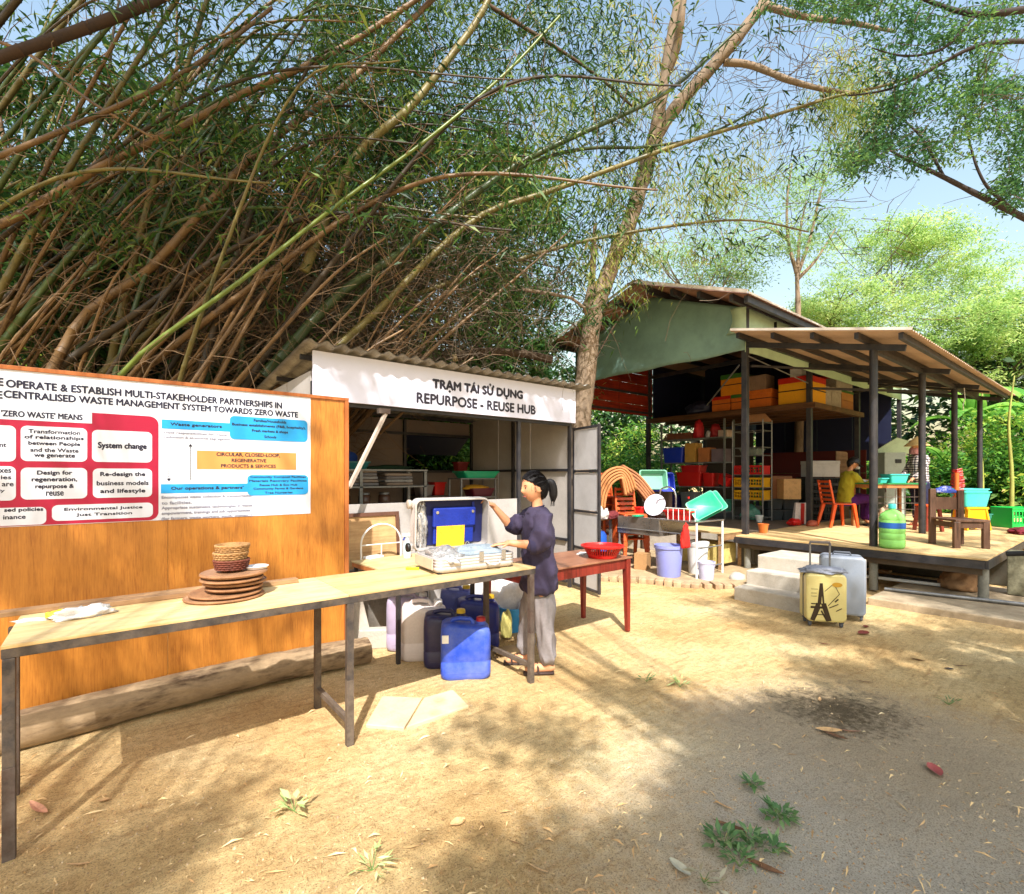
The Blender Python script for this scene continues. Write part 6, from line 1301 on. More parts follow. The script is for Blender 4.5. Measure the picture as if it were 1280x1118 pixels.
# stacked orange chairs and bent bamboo mats
p = C(1.72, 9.0); 
for i in range(6):
    t = plastic_chair('%s orange chair in the tall stack behind the mats' % ['lowest', 'second', 'third', 'fourth', 'fifth', 'topmost'][i], (p.x, p.y, .05 + i * .13), CA + .3, plas('stack_orange', (216, 96, 44)), 'stacked orange chairs by the sink')
p = C(1.98, 8.4)
for i in range(6):
    t = plastic_chair('%s orange chair in the short stack before the mats' % ['lowest', 'second', 'third', 'fourth', 'fifth', 'topmost'][i], (p.x, p.y, .04 + i * .08), CA + .2, plas('stack_orange', (216, 96, 44)), 'stacked orange chairs by the sink')
matm = M('bamboo_mat', (206, 138, 84), .8, rough=.75, var=.3, scale=20, bump=.5, bscale=60, stretch=(1, 8, 1)); rm = random.Random(12)
def sheet(P, w, name, m, lab, grp):
    b = B(); wv = C(0, w) ; n_ = len(P)
    for k, q_ in enumerate(P): b.v += [q_, Vector(q_) + C(.1 * w, w * .9)]
    for k in range(n_ - 1): b.f.append((2 * k, 2 * k + 2, 2 * k + 3, 2 * k + 1))
    o = b.build(name, m, None, smooth=True, fix=False); o.modifiers.new('t', 'SOLIDIFY').thickness = .036; return tag(o, lab, 'mat', grp)
def mp_(px, py, Z, dz=0): q_ = at(px, py, Z); return Vector((q_.x, q_.y, q_.z + dz))
nm_ = ['outermost', 'second', 'third', 'fourth', 'innermost']
for i in range(5):
    k = i * 3.2; P = curve3([mp_(741 + k, 640 - i, 8.3), mp_(744 + k, 612 + k * .5, 8.3), mp_(757 + k * .6, 590 + k, 8.3), mp_(775 + k * .2, 583 + k, 8.3), mp_(789 - k * .6, 592 + k, 8.3), mp_(797 - k, 612 + k * .6, 8.3)], 5); sheet(P, .5, 'bent_mat', matm, '%s bent bamboo mat arched over the orange chairs' % nm_[i], 'bent bamboo mats')
for i in range(5):
    P = curve3([mp_(779 - i, 581 + i * 3.4, 8.8), mp_(800 - i, 594 + i * 3.4, 8.7), mp_(819 - i, 617 + i * 3.4, 8.6)], 5); sheet(P, .5, 'sloping_mat', M('brown_mat', (176, 116, 76), .8, rough=.75, var=.3, scale=20), '%s sloping brown mat falling to the right of the chairs' % ['topmost', 'second', 'third', 'fourth', 'lowest'][i], 'sloping brown mats')
B_ = tub('wash_tub', 'pale green basin hung on the left side of the tub rack', 'tub', lay(815, 590, 9.6, 1.4), .5, .36, .12, plas('pale_green_plastic', (120, 190, 160)), 0); B_.rotation_euler = (R(75), 0, CA); B_.name = 'leaning_basin'
B_ = tub('wash_tub', 'blue basin behind the pale green one by the tub rack', 'tub', lay(826, 592, 9.9, 1.35), .45, .36, .12, blueP, 0); B_.rotation_euler = (R(75), 0, CA); B_.name = 'leaning_basin'
o = B().bb(-.3, .3, -.2, .2, 0, 1.3).build('wooden_cupboard', M('dark_wood_box', (80, 56, 42), .7)); o.location = lay(818, 625, 10.3, .0); o.rotation_euler = (0, 0, CA); tag(o, 'dark wooden cupboard in the shade left of the tub rack', 'cupboard')

# ================================================================ tub rack and crate rack
ra = thing('tub_rack', 'wide steel rack of coloured tubs behind the sink', 'rack', (0, 0, 0)); RXA = 10.45
for z_ in (2.36, 1.81, 1.26, .72): B().bb(RXA, RXA + .42, 5.68, 7.30, z_ - .025, z_).build('shelf', greysteel, ra)
for y in (5.69, 7.29):
    for x in (RXA + .01, RXA + .41): B().bb(x - .018, x + .018, y - .018, y + .018, 0 if x < 8 else .5, 2.75).build('upright', greysteel, ra)
def onr(px): return onx(px, 600, RXA + .15).y
def rt_(nm, lab, cat, pxa, pxb, z_, h, m, d=.34, tp=.85, x=RXA + .2):
    ya, yb = onr(pxa), onr(pxb); return tub(nm, lab, cat, (x, (ya + yb) / 2, z_ + .001), d, abs(ya - yb), h, m, 0, None, tp)
rt_('storage_tub', 'deep blue crate tub at the left end of the tub rack', 'tub', 831, 857, 1.81, .36, blueP)
o = carton('yellowish carton beside the blue tub on the rack', (RXA + .2, (onr(858) + onr(873)) / 2, 1.811), 0, .3, .27, .44, M('ochre_carton', (206, 154, 70), .8))
o = carton('brown carton in the middle of the tub rack', (RXA + .2, (onr(875) + onr(890)) / 2, 1.811), 0, .3, .27, .32, M('orange_carton', (196, 120, 66), .8))
o = carton('grey mauve carton at the right end of the tub rack', (RXA + .2, (onr(891.5) + onr(909)) / 2, 1.811), 0, .3, .30, .28, M('mauve_carton', (130, 112, 120), .8))
rt_('wash_tub', 'large red tub in the middle shelf of the tub rack', 'tub', 848, 879, 1.26, .32, redP); rt_('wash_tub', 'upper large red tub nested in the other one on the tub rack', 'tub', 854, 878, 1.42, .32, plas('red_plastic_b', (196, 22, 30)))
rt_('wash_tub', 'square red tub right of the large red tubs', 'tub', 881, 895, 1.26, .30, redP); B_ = rt_('wash_tub', 'tilted red basin at the right end of the tub rack', 'tub', 897, 911, 1.30, .22, redP); B_.rotation_euler = (R(25), 0, 0)
rt_('wash_tub', 'small green tub on the lower shelf of the tub rack', 'tub', 895, 910, .72, .26, plas('sea_green', (60, 150, 130))); rt_('storage_tub', 'dark blue tub on the lower shelf of the tub rack', 'tub', 834, 850, .72, .32, purpleP); rt_('storage_tub', 'grey tub on the lower shelf of the tub rack', 'tub', 853, 872, .72, .40, M('grey_tub', (120, 124, 126), .8))
rt_('storage_tub', 'dark green tub on the lower shelf of the tub rack', 'tub', 874, 893, .72, .24, plas('bottle_green', (24, 80, 60)))
for i in range(5):
    ya, yb = onr(833), onr(869); o = B().box((0, 0, .012), (.36, abs(ya - yb) * (1 - .05 * i), .022), rz=R(i - 2)).build('brown_board', M('mat_brown', (140, 82, 56), .8, var=.3, scale=14)); o.location = (RXA + .2, (ya + yb) / 2, 2.361 + i * .03); tag(o, ['lowest', 'second', 'third', 'fourth', 'top'][i] + ' brown board in the pile on top of the tub rack', 'board', 'brown boards piled on the rack')
for i, (px, rgb, s_, lab, sd) in enumerate(((872, (196, 30, 40), (.13, .11, .42), 'red bag standing on top of the tub rack', 5), (893, (150, 26, 30), (.13, .11, .3), 'dark red bag on top of the tub rack', 6), (885, (230, 226, 224), (.07, .07, .16), 'small white bundle between the red bags on the rack', 7))):
    o = crumple('bag', M('bag_%d' % i, rgb, .85, rough=.6, var=.2), None, (0, 0, 0), s_, sd + 200, 22, .25); o.location = (RXA + .2, onr(px), 2.361); tag(o, lab, 'bag')
carton('small pale carton at the right end of the rack top', (RXA + .2, onr(905), 2.361), 0, .2, .22, .14, M('pale_carton', (206, 180, 160), .8))
rc = thing('crate_rack', 'narrow wire rack of shallow crates beside the front pavilion post', 'rack', (0, 0, 0)); CY0, CY1, CX = 4.93, 5.58, 10.6
for y in (CY0, CY1):
    for x in (CX, CX + .4): B().cyl((x, y, .55), (x, y, 2.68), .014, n=8).build('upright', greysteel, rc)
for z_ in (2.62, 2.45, 2.1, 1.93, 1.52, 1.25, .98, .62):
    for x in (CX, CX + .4): B().cyl((x, CY0, z_), (x, CY1, z_), .009, n=6).build('wire_rail', greysteel, rc)
    for y in (CY0, CY1): B().cyl((CX, y, z_), (CX + .4, y, z_), .009, n=6).build('wire_rail', greysteel, rc)
for z_, m, lab in ((1.53, redP, 'shallow red crate in the crate rack'), (1.26, yelP, 'upper shallow yellow crate in the crate rack'), (.99, yelP, 'lower shallow yellow crate in the crate rack')):
    crate(lab, (CX + .2, (CY0 + CY1) / 2, z_), R(90), .60, .36, .19 if m is redP else .2, m, 'shallow crates in the rack')
tub('storage_box', 'clear grey box on the upper shelf of the crate rack', 'box', (CX + .2, 5.25, 1.935), .34, .4, .14, M('smoky_box', (120, 130, 120), .8))
o = crumple('bag', M('green_bag', (90, 150, 130), .7, rough=.4), None, (0, 0, 0), (.16, .2, .3), 131, 22, .25); o.location = (CX + .2, 5.3, .56); tag(o, 'pale green bag at the bottom of the crate rack', 'bag')
o = B().prism([(-.32, 0), (.32, 0), (.05, .32), (-.1, .34)], -.02, .02, m=Matrix.Rotation(R(90), 4, 'X') ).build('straw_hat_stack', M('tan_cone', (190, 140, 100), .8)); o.location = (CX + .2, 5.15, 2.635); o.rotation_euler = (0, 0, R(-90)); o.name = 'folded_tarp'; tag(o, 'folded tan tarp peaked on top of the crate rack', 'tarp')

# ================================================================ loft boxes (front face flush behind the loft beam)
yb_ = M('yellow_foam_box', (244, 176, 24), .85, rough=.6, var=.12, scale=3, dirt=.2, dirtcol=(190, 120, 30)); rl = plas('red_lid', (200, 40, 24)); gl = plas('green_lid', (60, 120, 50)); ob = M('orange_foam_box', (226, 120, 34), .8, rough=.6, var=.15, dirt=.3, dirtcol=(150, 70, 30)); LX, LZ = 10.53, 2.926
def lb_(lab, pxa, pxb, z0, z1, m, lm, d=.5, band=black, x=LX):
    ya, yb = onx(pxa, 500, x).y, onx(pxb, 500, x).y
    return carton(lab, (x + d / 2, (ya + yb) / 2, z0), 0, d, abs(ya - yb), z1 - z0, m, lm, band, 'foam boxes stored on the loft', 'foam_box')
lb_('orange foam box with red lid at the left end of the loft', 890, 912.5, LZ, LZ + .32, ob, rl); lb_('orange foam box with green lid in the lower loft row', 914, 932, LZ, LZ + .32, ob, gl)
lb_('yellow foam box with green lid stacked on the lower loft row', 901, 928, LZ + .325, LZ + .78, M('deep_yellow_box', (232, 146, 24), .85, rough=.6, var=.12), gl)
lb_('long orange foam box right of the front post on the loft', 934, 964, LZ, LZ + .36, ob, ob); c_ = lb_('grey brown carton on the long orange box', 936, 957, LZ + .365, LZ + .66, M('grey_carton', (150, 124, 104), .8), None, .4, None)
lb_('big bright yellow foam box with red lid at the loft corner', 973, 1013, LZ, LZ + .52, yb_, rl, .75); 
o = carton('small white and red box on top of the big yellow box', (LX + .25, onx(991, 460, LX).y, LZ + .521), 0, .22, .22, .24, whiteplastic, rl, None, None, 'small_box')
def lb2(lab, pxa, pxb, z0, z1, m, lm):
    xa, xb = ony(pxa, 500, 4.0).x, ony(pxb, 500, 4.0).x; return carton(lab, ((xa + xb) / 2, 4.22, z0), 0, abs(xb - xa) - .01, .4, z1 - z0, m, lm, None, 'foam boxes stored on the loft', 'foam_box')
whf = M('dirty_white_foam', (186, 176, 160), .8, rough=.8, var=.25, dirt=.4, dirtcol=(120, 100, 80))
lb2('dirty white foam box beside the big yellow box', 1033, 1041, LZ, LZ + .40, whf, whf); lb2('second dirty white foam box on the loft', 1041.5, 1053, LZ, LZ + .42, whf, whf)
lb2('brown carton at the right end of the loft', 1053.5, 1068, LZ, LZ + .20, M('loft_carton', (176, 116, 62), .8), None); lb2('brown carton with green band second from the bottom at the loft end', 1053.5, 1068, LZ + .205, LZ + .42, M('loft_carton_b', (186, 130, 66), .8), gl)
lb2('white box with red lid on top at the right end of the loft', 1047, 1067, LZ + .425, LZ + .70, whf, rl)
o = crumple('tarp_heap', navy, None, (0, 0, 0), (.35, .35, .3), 141, 22, .25); o.location = (10.8, onx(878, 500, 10.8).y, LZ); tag(o, 'dark blue tarp heap left of the foam boxes on the loft', 'tarp')

# ================================================================ things on the pavilion floor
carton('brown carton on the dark bins left', lay(972, 618, 11.0, .55 + .46), CA, .42, .4, .48, M('brown_carton', (150, 96, 58), .8)); carton('pale carton with print on the dark bins', lay(985, 612, 10.7, .55 + .46), CA, .36, .34, .42, M('light_carton', (220, 170, 110), .8, var=.2, scale=14))
for i, (px, lab) in enumerate(((965, 'left'), (984, 'right'))):
    tub('dark_bin', lab + ' dark storage bin in the upper row under the cartons', 'bin', lay(px, 630, 10.9, .55 + .235), .36, .34, .22, M('smoky_bin', (60, 66, 70), .8, rough=.3), CA, 'dark bins on the pavilion floor'); tub('dark_bin', lab + ' dark storage bin in the bottom row on the floor', 'bin', lay(px, 642, 10.9, .551), .36, .34, .22, M('smoky_bin', (60, 66, 70), .8), CA, 'dark bins on the pavilion floor')
carton('white foam box on the stack of black crates', lay(1025, 596, 10.9, .55 + .93), CA, .60, .4, .34, M('white_foam', (196, 190, 184), .85, rough=.8), M('white_foam', (0, 0, 0)), None, None, 'foam_box')
for i in range(6):
    for k, px in enumerate((1011, 1034)): crate('%s black crate in the %s stack under the white foam box' % (['lowest', 'second', 'third', 'fourth', 'fifth', 'topmost'][i], ['left', 'right'][k]), lay(px, 640, 10.9, .551 + i * .153), CA, .36, .34, .15, black, 'stacked black crates')
bg_ = thing('shopping_bag', 'white woven bag with a red stripe on the floor near the orange chair', 'bag', lay(1001, 648, 9.9, .551), CA); B().add([(-.16, -.06, 0), (.16, -.06, 0), (.16, .06, 0), (-.16, .06, 0), (-.11, -.03, .42), (.13, -.03, .42), (.13, .03, .42), (-.11, .03, .42)], [(3, 2, 1, 0), (4, 5, 6, 7), (0, 1, 5, 4), (1, 2, 6, 5), (2, 3, 7, 6), (3, 0, 4, 7)]).build('bag_body', M('woven_white', (232, 216, 210), .85, var=.15, scale=30), bg_, bevel=.01)
B().bar((-.01, -.065, .01), (.02, -.036, .41), .07, .004, up=(0, 1, 0)).build('stripe', redP, bg_); o = crumple('red_bundle', redP, None, (0, 0, 0), (.16, .1, .13), 151, 22, .3); o.location = lay(993, 650, 9.6, DZ); tag(o, 'red plastic bundle in front of the white striped bag', 'bundle')
o = crumple('brick_bundle', M('brick_red', (180, 90, 66), .8, var=.4, scale=20), None, (0, 0, 0), (.12, .09, .11), 152, 14, .15); o.location = lay(1015, 655, 9.4, DZ); tag(o, 'small patterned red bundle beside the post near the orange chair', 'bundle')
for i, px in enumerate((1047, 1052)):
    o = B().bb(-.12, .12, -.01, .01, 0, .95).build('leaning_board', weath); o.location = lay(px + 3, 590, 11.4, 1.2 - .65); o.scale = (1, 1, 1.6); o.rotation_euler = (R(-6 - i * 4), R(5), CA); tag(o, ['nearer', 'farther'][i] + ' narrow board leaning upright behind the seated worker', 'board', 'boards leaning behind the worker')

# ================================================================ parked motorbike, mostly outside the frame
mb = thing('motorbike', 'parked motorbike at the right edge with only its handlebar end in view', 'motorbike', (C(3.83, 3.32)).to_tuple(), CA - R(46))
tyre = M('tyre', (30, 30, 32), .8, rough=.8)
for y in (-.62, .62):
    w_ = B(); w_.tube([(0, y + .27 * math.cos(a), .30 + .27 * math.sin(a)) for a in np.linspace(0, 2 * math.pi, 33)], .035, 10); w_.build('tyre', tyre, mb, smooth=True)
    r_ = B(); r_.tube([(0, y + .23 * math.cos(a), .30 + .23 * math.sin(a)) for a in np.linspace(0, 2 * math.pi, 33)], .012, 8)
    for k in range(10): r_.cyl((0, y, .3), (0, y + .23 * math.cos(k * .628), .3 + .23 * math.sin(k * .628)), .004, n=5)
    tag(r_.build('rim', chrome, mb, smooth=True), kind='stuff')
for sx in (-1, 1): B().cyl((sx * .06, .62, .3), (sx * .05, .48, .86), .018, n=10).build('fork', chrome, mb, smooth=True)
crumple('body', plas('bike_red', (120, 20, 24)), mb, (0, -.1, .45), (.12, .45, .35), 161, 22, .15); B().bb(-.11, .11, -.65, .0, .70, .78).build('seat', black, mb, bevel=.03)
B().tube([(-.34, .42, .90), (-.2, .46, .93), (0, .47, .90), (.2, .46, .93), (.34, .42, .90)], .012, 8).build('handlebar', chrome, mb, smooth=True)
for sx in (-1, 1):
    B().cyl((sx * .30, .432, .91), (sx * .42, .40, .895), .019, n=12).build('grip', tyre, mb, smooth=True); B().tube([(sx * .22, .48, .925), (sx * .30, .52, .915), (sx * .42, .50, .90)], .006, 6).build('brake_lever', black, mb, smooth=True)
    B().tube([(sx * .17, .46, .93), (sx * .22, .42, 1.0)], .006, 6).build('mirror_stalk', black, mb); B().lathe([(0, -.01), (.05, -.008), (.055, .0), (.0, .006)], c=(sx * .23, .41, 1.02), n=20, m=Matrix.Rotation(R(80), 3, 'X')).build('mirror', M('brown_mirror', (130, 70, 40), .8, rough=.3), mb, smooth=True)
B().lathe([(0, 0), (.07, .0), (.08, .04), (0, .08)], c=(0, .53, .84), n=20, m=Matrix.Rotation(R(-90), 3, 'X')).build('headlight', chrome, mb, smooth=True)
# ================================================================ VEGETATION
LG = leafmat('bamboo_leaves', [(0.0, (22, 50, 20)), (0.4, (44, 84, 34)), (0.7, (84, 126, 48)), (0.9, (150, 172, 74)), (1.0, (196, 186, 110))], .6, .3)
LD = leafmat('dark_leaves', [(0.0, (18, 44, 22)), (0.4, (34, 74, 34)), (0.75, (64, 112, 52)), (1.0, (110, 150, 66))], .62, .3)
LY = leafmat('feathery_leaves', [(0.0, (92, 140, 76)), (0.35, (134, 176, 96)), (0.65, (178, 208, 122)), (1.0, (222, 232, 160))], .85, .4)
LF = leafmat('fresh_leaves', [(0.0, (34, 76, 38)), (0.4, (62, 112, 54)), (0.75, (108, 152, 80)), (1.0, (166, 192, 116))], .95, .4)
LP = leafmat('pale_leaves', [(0.0, (90, 136, 84)), (0.5, (136, 176, 110)), (1.0, (186, 210, 140))], .8, .4)
LO = leafmat('mixed_undergrowth', [(0.0, (24, 66, 28)), (0.35, (56, 112, 44)), (0.65, (104, 156, 56)), (0.9, (190, 206, 90)), (1.0, (214, 180, 120))], 1.0, .4)
culm_b = M('brown_culm', (160, 124, 80), .5, rough=.5, var=.4, scale=3, bump=.2, rgb2=(80, 48, 26), dirt=.3, dirtcol=(60, 46, 30), isl=.3)
culm_y = M('olive_culm', (140, 128, 70), .48, rough=.45, var=.4, scale=3, bump=.2, rgb2=(66, 72, 34), dirt=.3, dirtcol=(70, 52, 34), isl=.3)
culm_g = M('green_culm', (86, 106, 56), .45, rough=.4, var=.3, scale=3, bump=.15, rgb2=(40, 62, 30), isl=.25)
culm_d = M('dark_culm', (84, 68, 46), .45, rough=.6, var=.4, scale=3, bump=.2, rgb2=(30, 28, 18), isl=.3)
drytw = M('dry_twigs', (160, 128, 94), .45, rough=.85, var=.35, scale=3)
drytw2 = M('grey_dry_twigs', (136, 118, 98), .5, rough=.85, var=.35, scale=3)

# ---- main leaning tree
mt_ = thing('leaning_tree', 'tall leaning tree with a pale forked trunk between the kiosk and the pavilion', 'tree', C(1.05, 8.0).to_tuple())
base = mt_.location.copy()
def tp(px, py, Z=8.0): return at(px, py, Z) - base
tr1 = [Vector((0, 0, -.1)), tp(724, 560), tp(731, 480), tp(741, 400), tp(763, 335), tp(788, 275), tp(806, 215), tp(822, 160)]
def barktube(pts, rs, name, mat=barkmat, par=mt_, n=18, seed=0, knob=.06):
    P = curve3(pts, 8); m_ = len(P); k_ = (len(pts) - 1); rr_ = [float(np.interp(i / (m_ - 1) * k_, range(k_ + 1), rs)) for i in range(m_)]
    rr_ = [r * (1 + knob * noise.noise(Vector((i * .35, seed, 0)))) for i, r in enumerate(rr_)]
    b = B().tube(P, rr_, n); 
    for i, q_ in enumerate(b.v):
        ring = i // n; b.v[i] = tuple(Vector(q_) + (Vector(q_) - P[min(ring, m_ - 1)]) * noise.noise(Vector(q_) * 6) * .14)
    return b.build(name, mat, par, smooth=True)
barktube(tr1, [.19, .165, .155, .145, .128, .122, .115, .12], 'trunk', seed=1)
forks = [([tp(820, 166), tp(829, 110, 8.0), tp(838, 50, 7.9), tp(853, -20, 7.8), tp(866, -90, 7.7)], [.11, .085, .075, .07, .05]),
         ([tp(820, 168), tp(850, 128, 8.0), tp(880, 95, 7.9), tp(915, 55, 7.8), tp(950, 10, 7.7), tp(985, -50, 7.6)], [.11, .10, .095, .09, .075, .05]),
         ([tp(735, 392), tp(740, 350, 7.9), tp(742, 310, 7.9), tp(744, 280, 7.9)], [.10, .055, .045, .03]),
         ([tp(905, 78, 7.85), tp(940, 82, 7.8), tp(985, 100, 7.6), tp(1030, 112, 7.5), tp(1080, 118, 7.3)], [.055, .05, .045, .035, .02]),
         ([tp(952, 5, 7.7), tp(1000, 20, 7.5), tp(1060, 28, 7.3), tp(1120, 40, 7.0)], [.055, .045, .035, .02]),
         ([tp(826, 150), tp(806, 110, 8.2), tp(795, 96, 8.3)], [.02, .014, .008]),
         ([tp(832, 100), tp(846, 60, 7.8), tp(852, 20, 7.6), tp(860, -40, 7.5)], [.05, .06, .05, .03])]
for i, (P, r) in enumerate(forks): barktube(P, r, 'branch', seed=i + 3, n=10)
for (a, c_) in (((733, 432), (700, 400)), ((744, 450), (780, 390))):
    B().tube(curve3([tp(*a, 7.8), tp((a[0] + c_[0]) / 2 + 3, (a[1] + c_[1]) / 2 - 8, 7.75), tp(*c_, 7.7)], 5), .012, 5).build('vine', darkbark, mt_)
def strand(rd, p0, d, L, sag=.3, n=4, w=.25):
    P = [Vector(p0)]; d = Vector(d).normalized()
    for i in range(n): d = (d + Vector((rd.gauss(0, w), rd.gauss(0, w), rd.gauss(0, w) - sag * .2))).normalized(); P.append(P[-1] + d * L / n)
    return P
rd = random.Random(21); tw = []
for i in range(430):       # bare twigs round the fork
    px, py = rd.uniform(760, 1120), rd.uniform(20, 330)
    if rd.random() < .5: px, py = rd.gauss(960, 90), rd.gauss(90, 60)
    p_ = at(px, py, rd.uniform(7.0, 8.8)) - base; tw.append((strand(rd, p_, (rd.gauss(0, 1), rd.gauss(0, 1), rd.gauss(-.2, .7)), rd.uniform(.3, 1.1)), .006, .002))
tag(twigmesh(tw, 'bare_twigs', drytw2, mt_), kind='stuff')

# ---- bamboo
def C3(X, Z, z): return C(X, Z, z)
def culm(b, P, r0, r1, n=8, nodes=True, step=.26):
    "one culm with swollen joints"
    Q = curve3(P, 10); L = [0]
    for a, c_ in zip(Q[:-1], Q[1:]): L.append(L[-1] + (c_ - a).length)
    T_ = L[-1]; pts = []; rs = []; s = 0
    def atl(s_):
        k = min(len(L) - 2, max(0, int(np.searchsorted(L, s_)) - 1)); f_ = (s_ - L[k]) / max(1e-6, L[k + 1] - L[k]); return Q[k].lerp(Q[k + 1], min(1, max(0, f_)))
    while s < T_:
        r = r0 + (r1 - r0) * (s / T_) ** .8
        pts += [atl(s), atl(s + .012), atl(s + .03)]; rs += [r, r * 1.16, r * .97]; s += step * (1.1 if r > .02 else .8)
    pts.append(Q[-1]); rs.append(r1); b.tube(pts, rs, n); return Q
clump = thing('bamboo_clump', 'huge old bamboo clump arching up behind the orange board and kiosk', 'bamboo', C(-4.6, 6.8).to_tuple()); cb0 = clump.location.copy()
rb = random.Random(44); tips = []; culms = []
def addculm(P, r0, r1, m, store=True, n=8):
    P = [p_ - cb0 for p_ in P]; b = B(); Q = culm(b, P, r0, r1, n); o = b.build('culm', m, clump, smooth=True, fix=False); culms.append(Q)
    return Q
H = lambda L_, r0, r1, m: addculm([at(*q_) for q_ in L_], r0, r1, m)
H([(150, 470, 4.9), (192, 430, 4.9), (300, 352, 5.0), (430, 250, 5.2), (540, 170, 5.4), (636, 88, 5.6), (700, 20, 5.7)], .026, .014, M('bright_green_culm', (132, 150, 62), .5, rough=.35, var=.15))
H([(330, 470, 6.2), (420, 372, 6.3), (499, 317, 6.4), (577, 255, 6.6), (647, 206, 6.8), (713, 173, 7.0), (811, 128, 7.3), (860, 95, 7.5), (930, 30, 7.6)], .07, .02, culm_g)
H([(420, 400, 6.6), (511, 313, 6.7), (614, 230, 6.9), (680, 198, 7.0), (741, 185, 7.2), (807, 184, 7.4), (880, 170, 7.5), (960, 130, 7.5)], .045, .014, culm_g)
H([(380, 470, 6.3), (474, 387, 6.4), (540, 320, 6.5), (606, 267, 6.7), (688, 239, 6.9), (803, 197, 7.1), (860, 177, 7.2), (950, 150, 7.3), (1040, 122, 7.3), (1130, 100, 7.3), (1215, 60, 7.3)], .055, .014, culm_y)
H([(400, 440, 6.8), (507, 374, 6.9), (606, 341, 7.0), (647, 325, 7.1), (737, 300, 7.3), (860, 280, 7.5), (940, 276, 7.6), (1010, 290, 7.6)], .045, .012, culm_y)
H([(380, 340, 6.0), (441, 201, 6.0), (511, 136, 6.1), (560, 75, 6.2), (600, 20, 6.3), (640, -60, 6.4)], .06, .035, culm_y)
H([(-60, 100, 4.2), (0, 72, 4.3), (100, 38, 4.5), (195, 0, 4.7), (260, -40, 4.9)], .045, .05, M('dark_branch_bark', (72, 52, 38), .6, rough=.8, var=.3))
H([(-40, 300, 5.4), (23, 270, 5.5), (127, 208, 5.6), (215, 165, 5.7), (300, 119, 5.9), (377, 85, 6.0), (430, 58, 6.2), (520, 0, 6.4), (610, -70, 6.5)], .05, .03, culm_b)
H([(-60, 215, 5.0), (19, 188, 5.1), (127, 142, 5.2), (192, 112, 5.3), (269, 65, 5.5), (340, 10, 5.7)], .032, .02, culm_b)
H([(-40, 40, 5.2), (38, 69, 5.2), (110, 125, 5.2), (192, 173, 5.3)], .02, .012, culm_b)
H([(60, 470, 5.6), (108, 392, 5.7), (185, 338, 5.8), (262, 254, 5.9), (327, 185, 6.1), (430, 108, 6.3), (520, 20, 6.5), (640, -100, 6.7)], .055, .03, culm_b)
H([(600, 0, 6.8), (680, 50, 7.0), (740, 90, 7.2), (790, 133, 7.4)], .03, .016, darkbark)
H([(640, 360, 7.4), (720, 375, 7.4), (735, 400, 7.6)], .03, .02, barkmat)
# random culms: fan from the root crown; those on the left stand up, those on the right lean far over
for i in range(135):
    u = rb.random(); X0_ = rb.uniform(-10.5, -3.0); Z0 = rb.uniform(5.6, 8.6)
    if X0_ > -3.9: Z0 = rb.uniform(7.2, 8.8)
    if Z0 < 6.0: X0_ = min(X0_, -4.2)
    lean = rb.uniform(.75, 1.25) if i % 5 else rb.uniform(-.1, .5)
    if i % 5 == 0: Z0 = rb.uniform(7.6, 9.2)
    Hh = rb.uniform(7.5, 11.5); reach = lean * Hh * .80; xe = rb.uniform(-2.6, .2) if i % 9 else rb.uniform(0, 2.0)
    if X0_ + reach * 1.15 > xe: reach = max(.3, (xe - X0_) / 1.15)
    zt = Hh * (1 - .30 * lean * lean); dz_ = rb.gauss(0, .5)
    P = [C3(X0_, Z0, 0), C3(X0_ + reach * .20, Z0 + dz_ * .2, zt * .34), C3(X0_ + reach * .48, Z0 + dz_ * .5, zt * .66), C3(X0_ + reach * .80, Z0 + dz_ * .8, zt * .93), C3(X0_ + reach * 1.15, Z0 + dz_, zt * (1.05 - .12 * lean))]
    r0 = rb.uniform(.045, .082); m = rb.choice([culm_b, culm_d, culm_d, culm_y, culm_g, culm_g]); addculm(P, r0, r0 * .14, m, n=7)
for i in range(70):        # lower slanting dead culms in front, sunlit brown
    X0_ = rb.uniform(-8.6, -3.2); Z0 = rb.uniform(5.5, 6.6) if X0_ < -4.0 else rb.uniform(6.4, 7.2); a = rb.uniform(.5, 1.15); L_ = rb.uniform(3.5, 7)
    P = [C3(X0_, Z0, .3)] + [C3(X0_ + a * L_ * f_ * .62, Z0 + rb.gauss(0, .12), .3 + L_ * f_ * .8 - a * f_ * f_ * .6) for f_ in (.3, .6, .85, 1.0)]
    r0 = rb.uniform(.032, .055); addculm(P, r0, r0 * .2, culm_b, n=7)
# dry side twigs, tangled
tw = []
for i in range(5200):
    Q = rb.choice(culms); k = rb.randrange(len(Q) - 1); p_ = Q[k].lerp(Q[k + 1], rb.random())
    if p_.z < 1.5: continue
    low = p_.z < 5.0; L_ = rb.uniform(.3, 1.2); tw.append((strand(rb, p_, (rb.gauss(.3, .9), rb.gauss(0, .9), rb.gauss(0, .7)), L_, .4), rb.uniform(.003, .0065), .0015))
tag(twigmesh(tw, 'dry_twigs', drytw, clump), kind='stuff')
tw = []
for i in range(4200):      # the grey tangle low behind the kiosk roof
    px = rb.gauss(430, 130); py = rb.gauss(370, 60)
    if py > 470 or px < 150: continue
    p_ = at(px, py, rb.uniform(6.4, 8.2)) - cb0; tw.append((strand(rb, p_, (rb.gauss(.2, 1), rb.gauss(0, 1), rb.gauss(.1, .8)), rb.uniform(.3, 1.1), .5), .004, .0015))
tag(twigmesh(tw, 'tangled_twigs', drytw2, clump), kind='stuff')
def cluster_pts(rg, cs, n, spread, flat=1.0):
    cs = np.asarray(cs); idx = rg.integers(0, len(cs), n); return cs[idx] + rg.normal(0, 1, (n, 3)) * np.array([spread, spread, spread * flat])
rg = np.random.default_rng(5)
cs = []
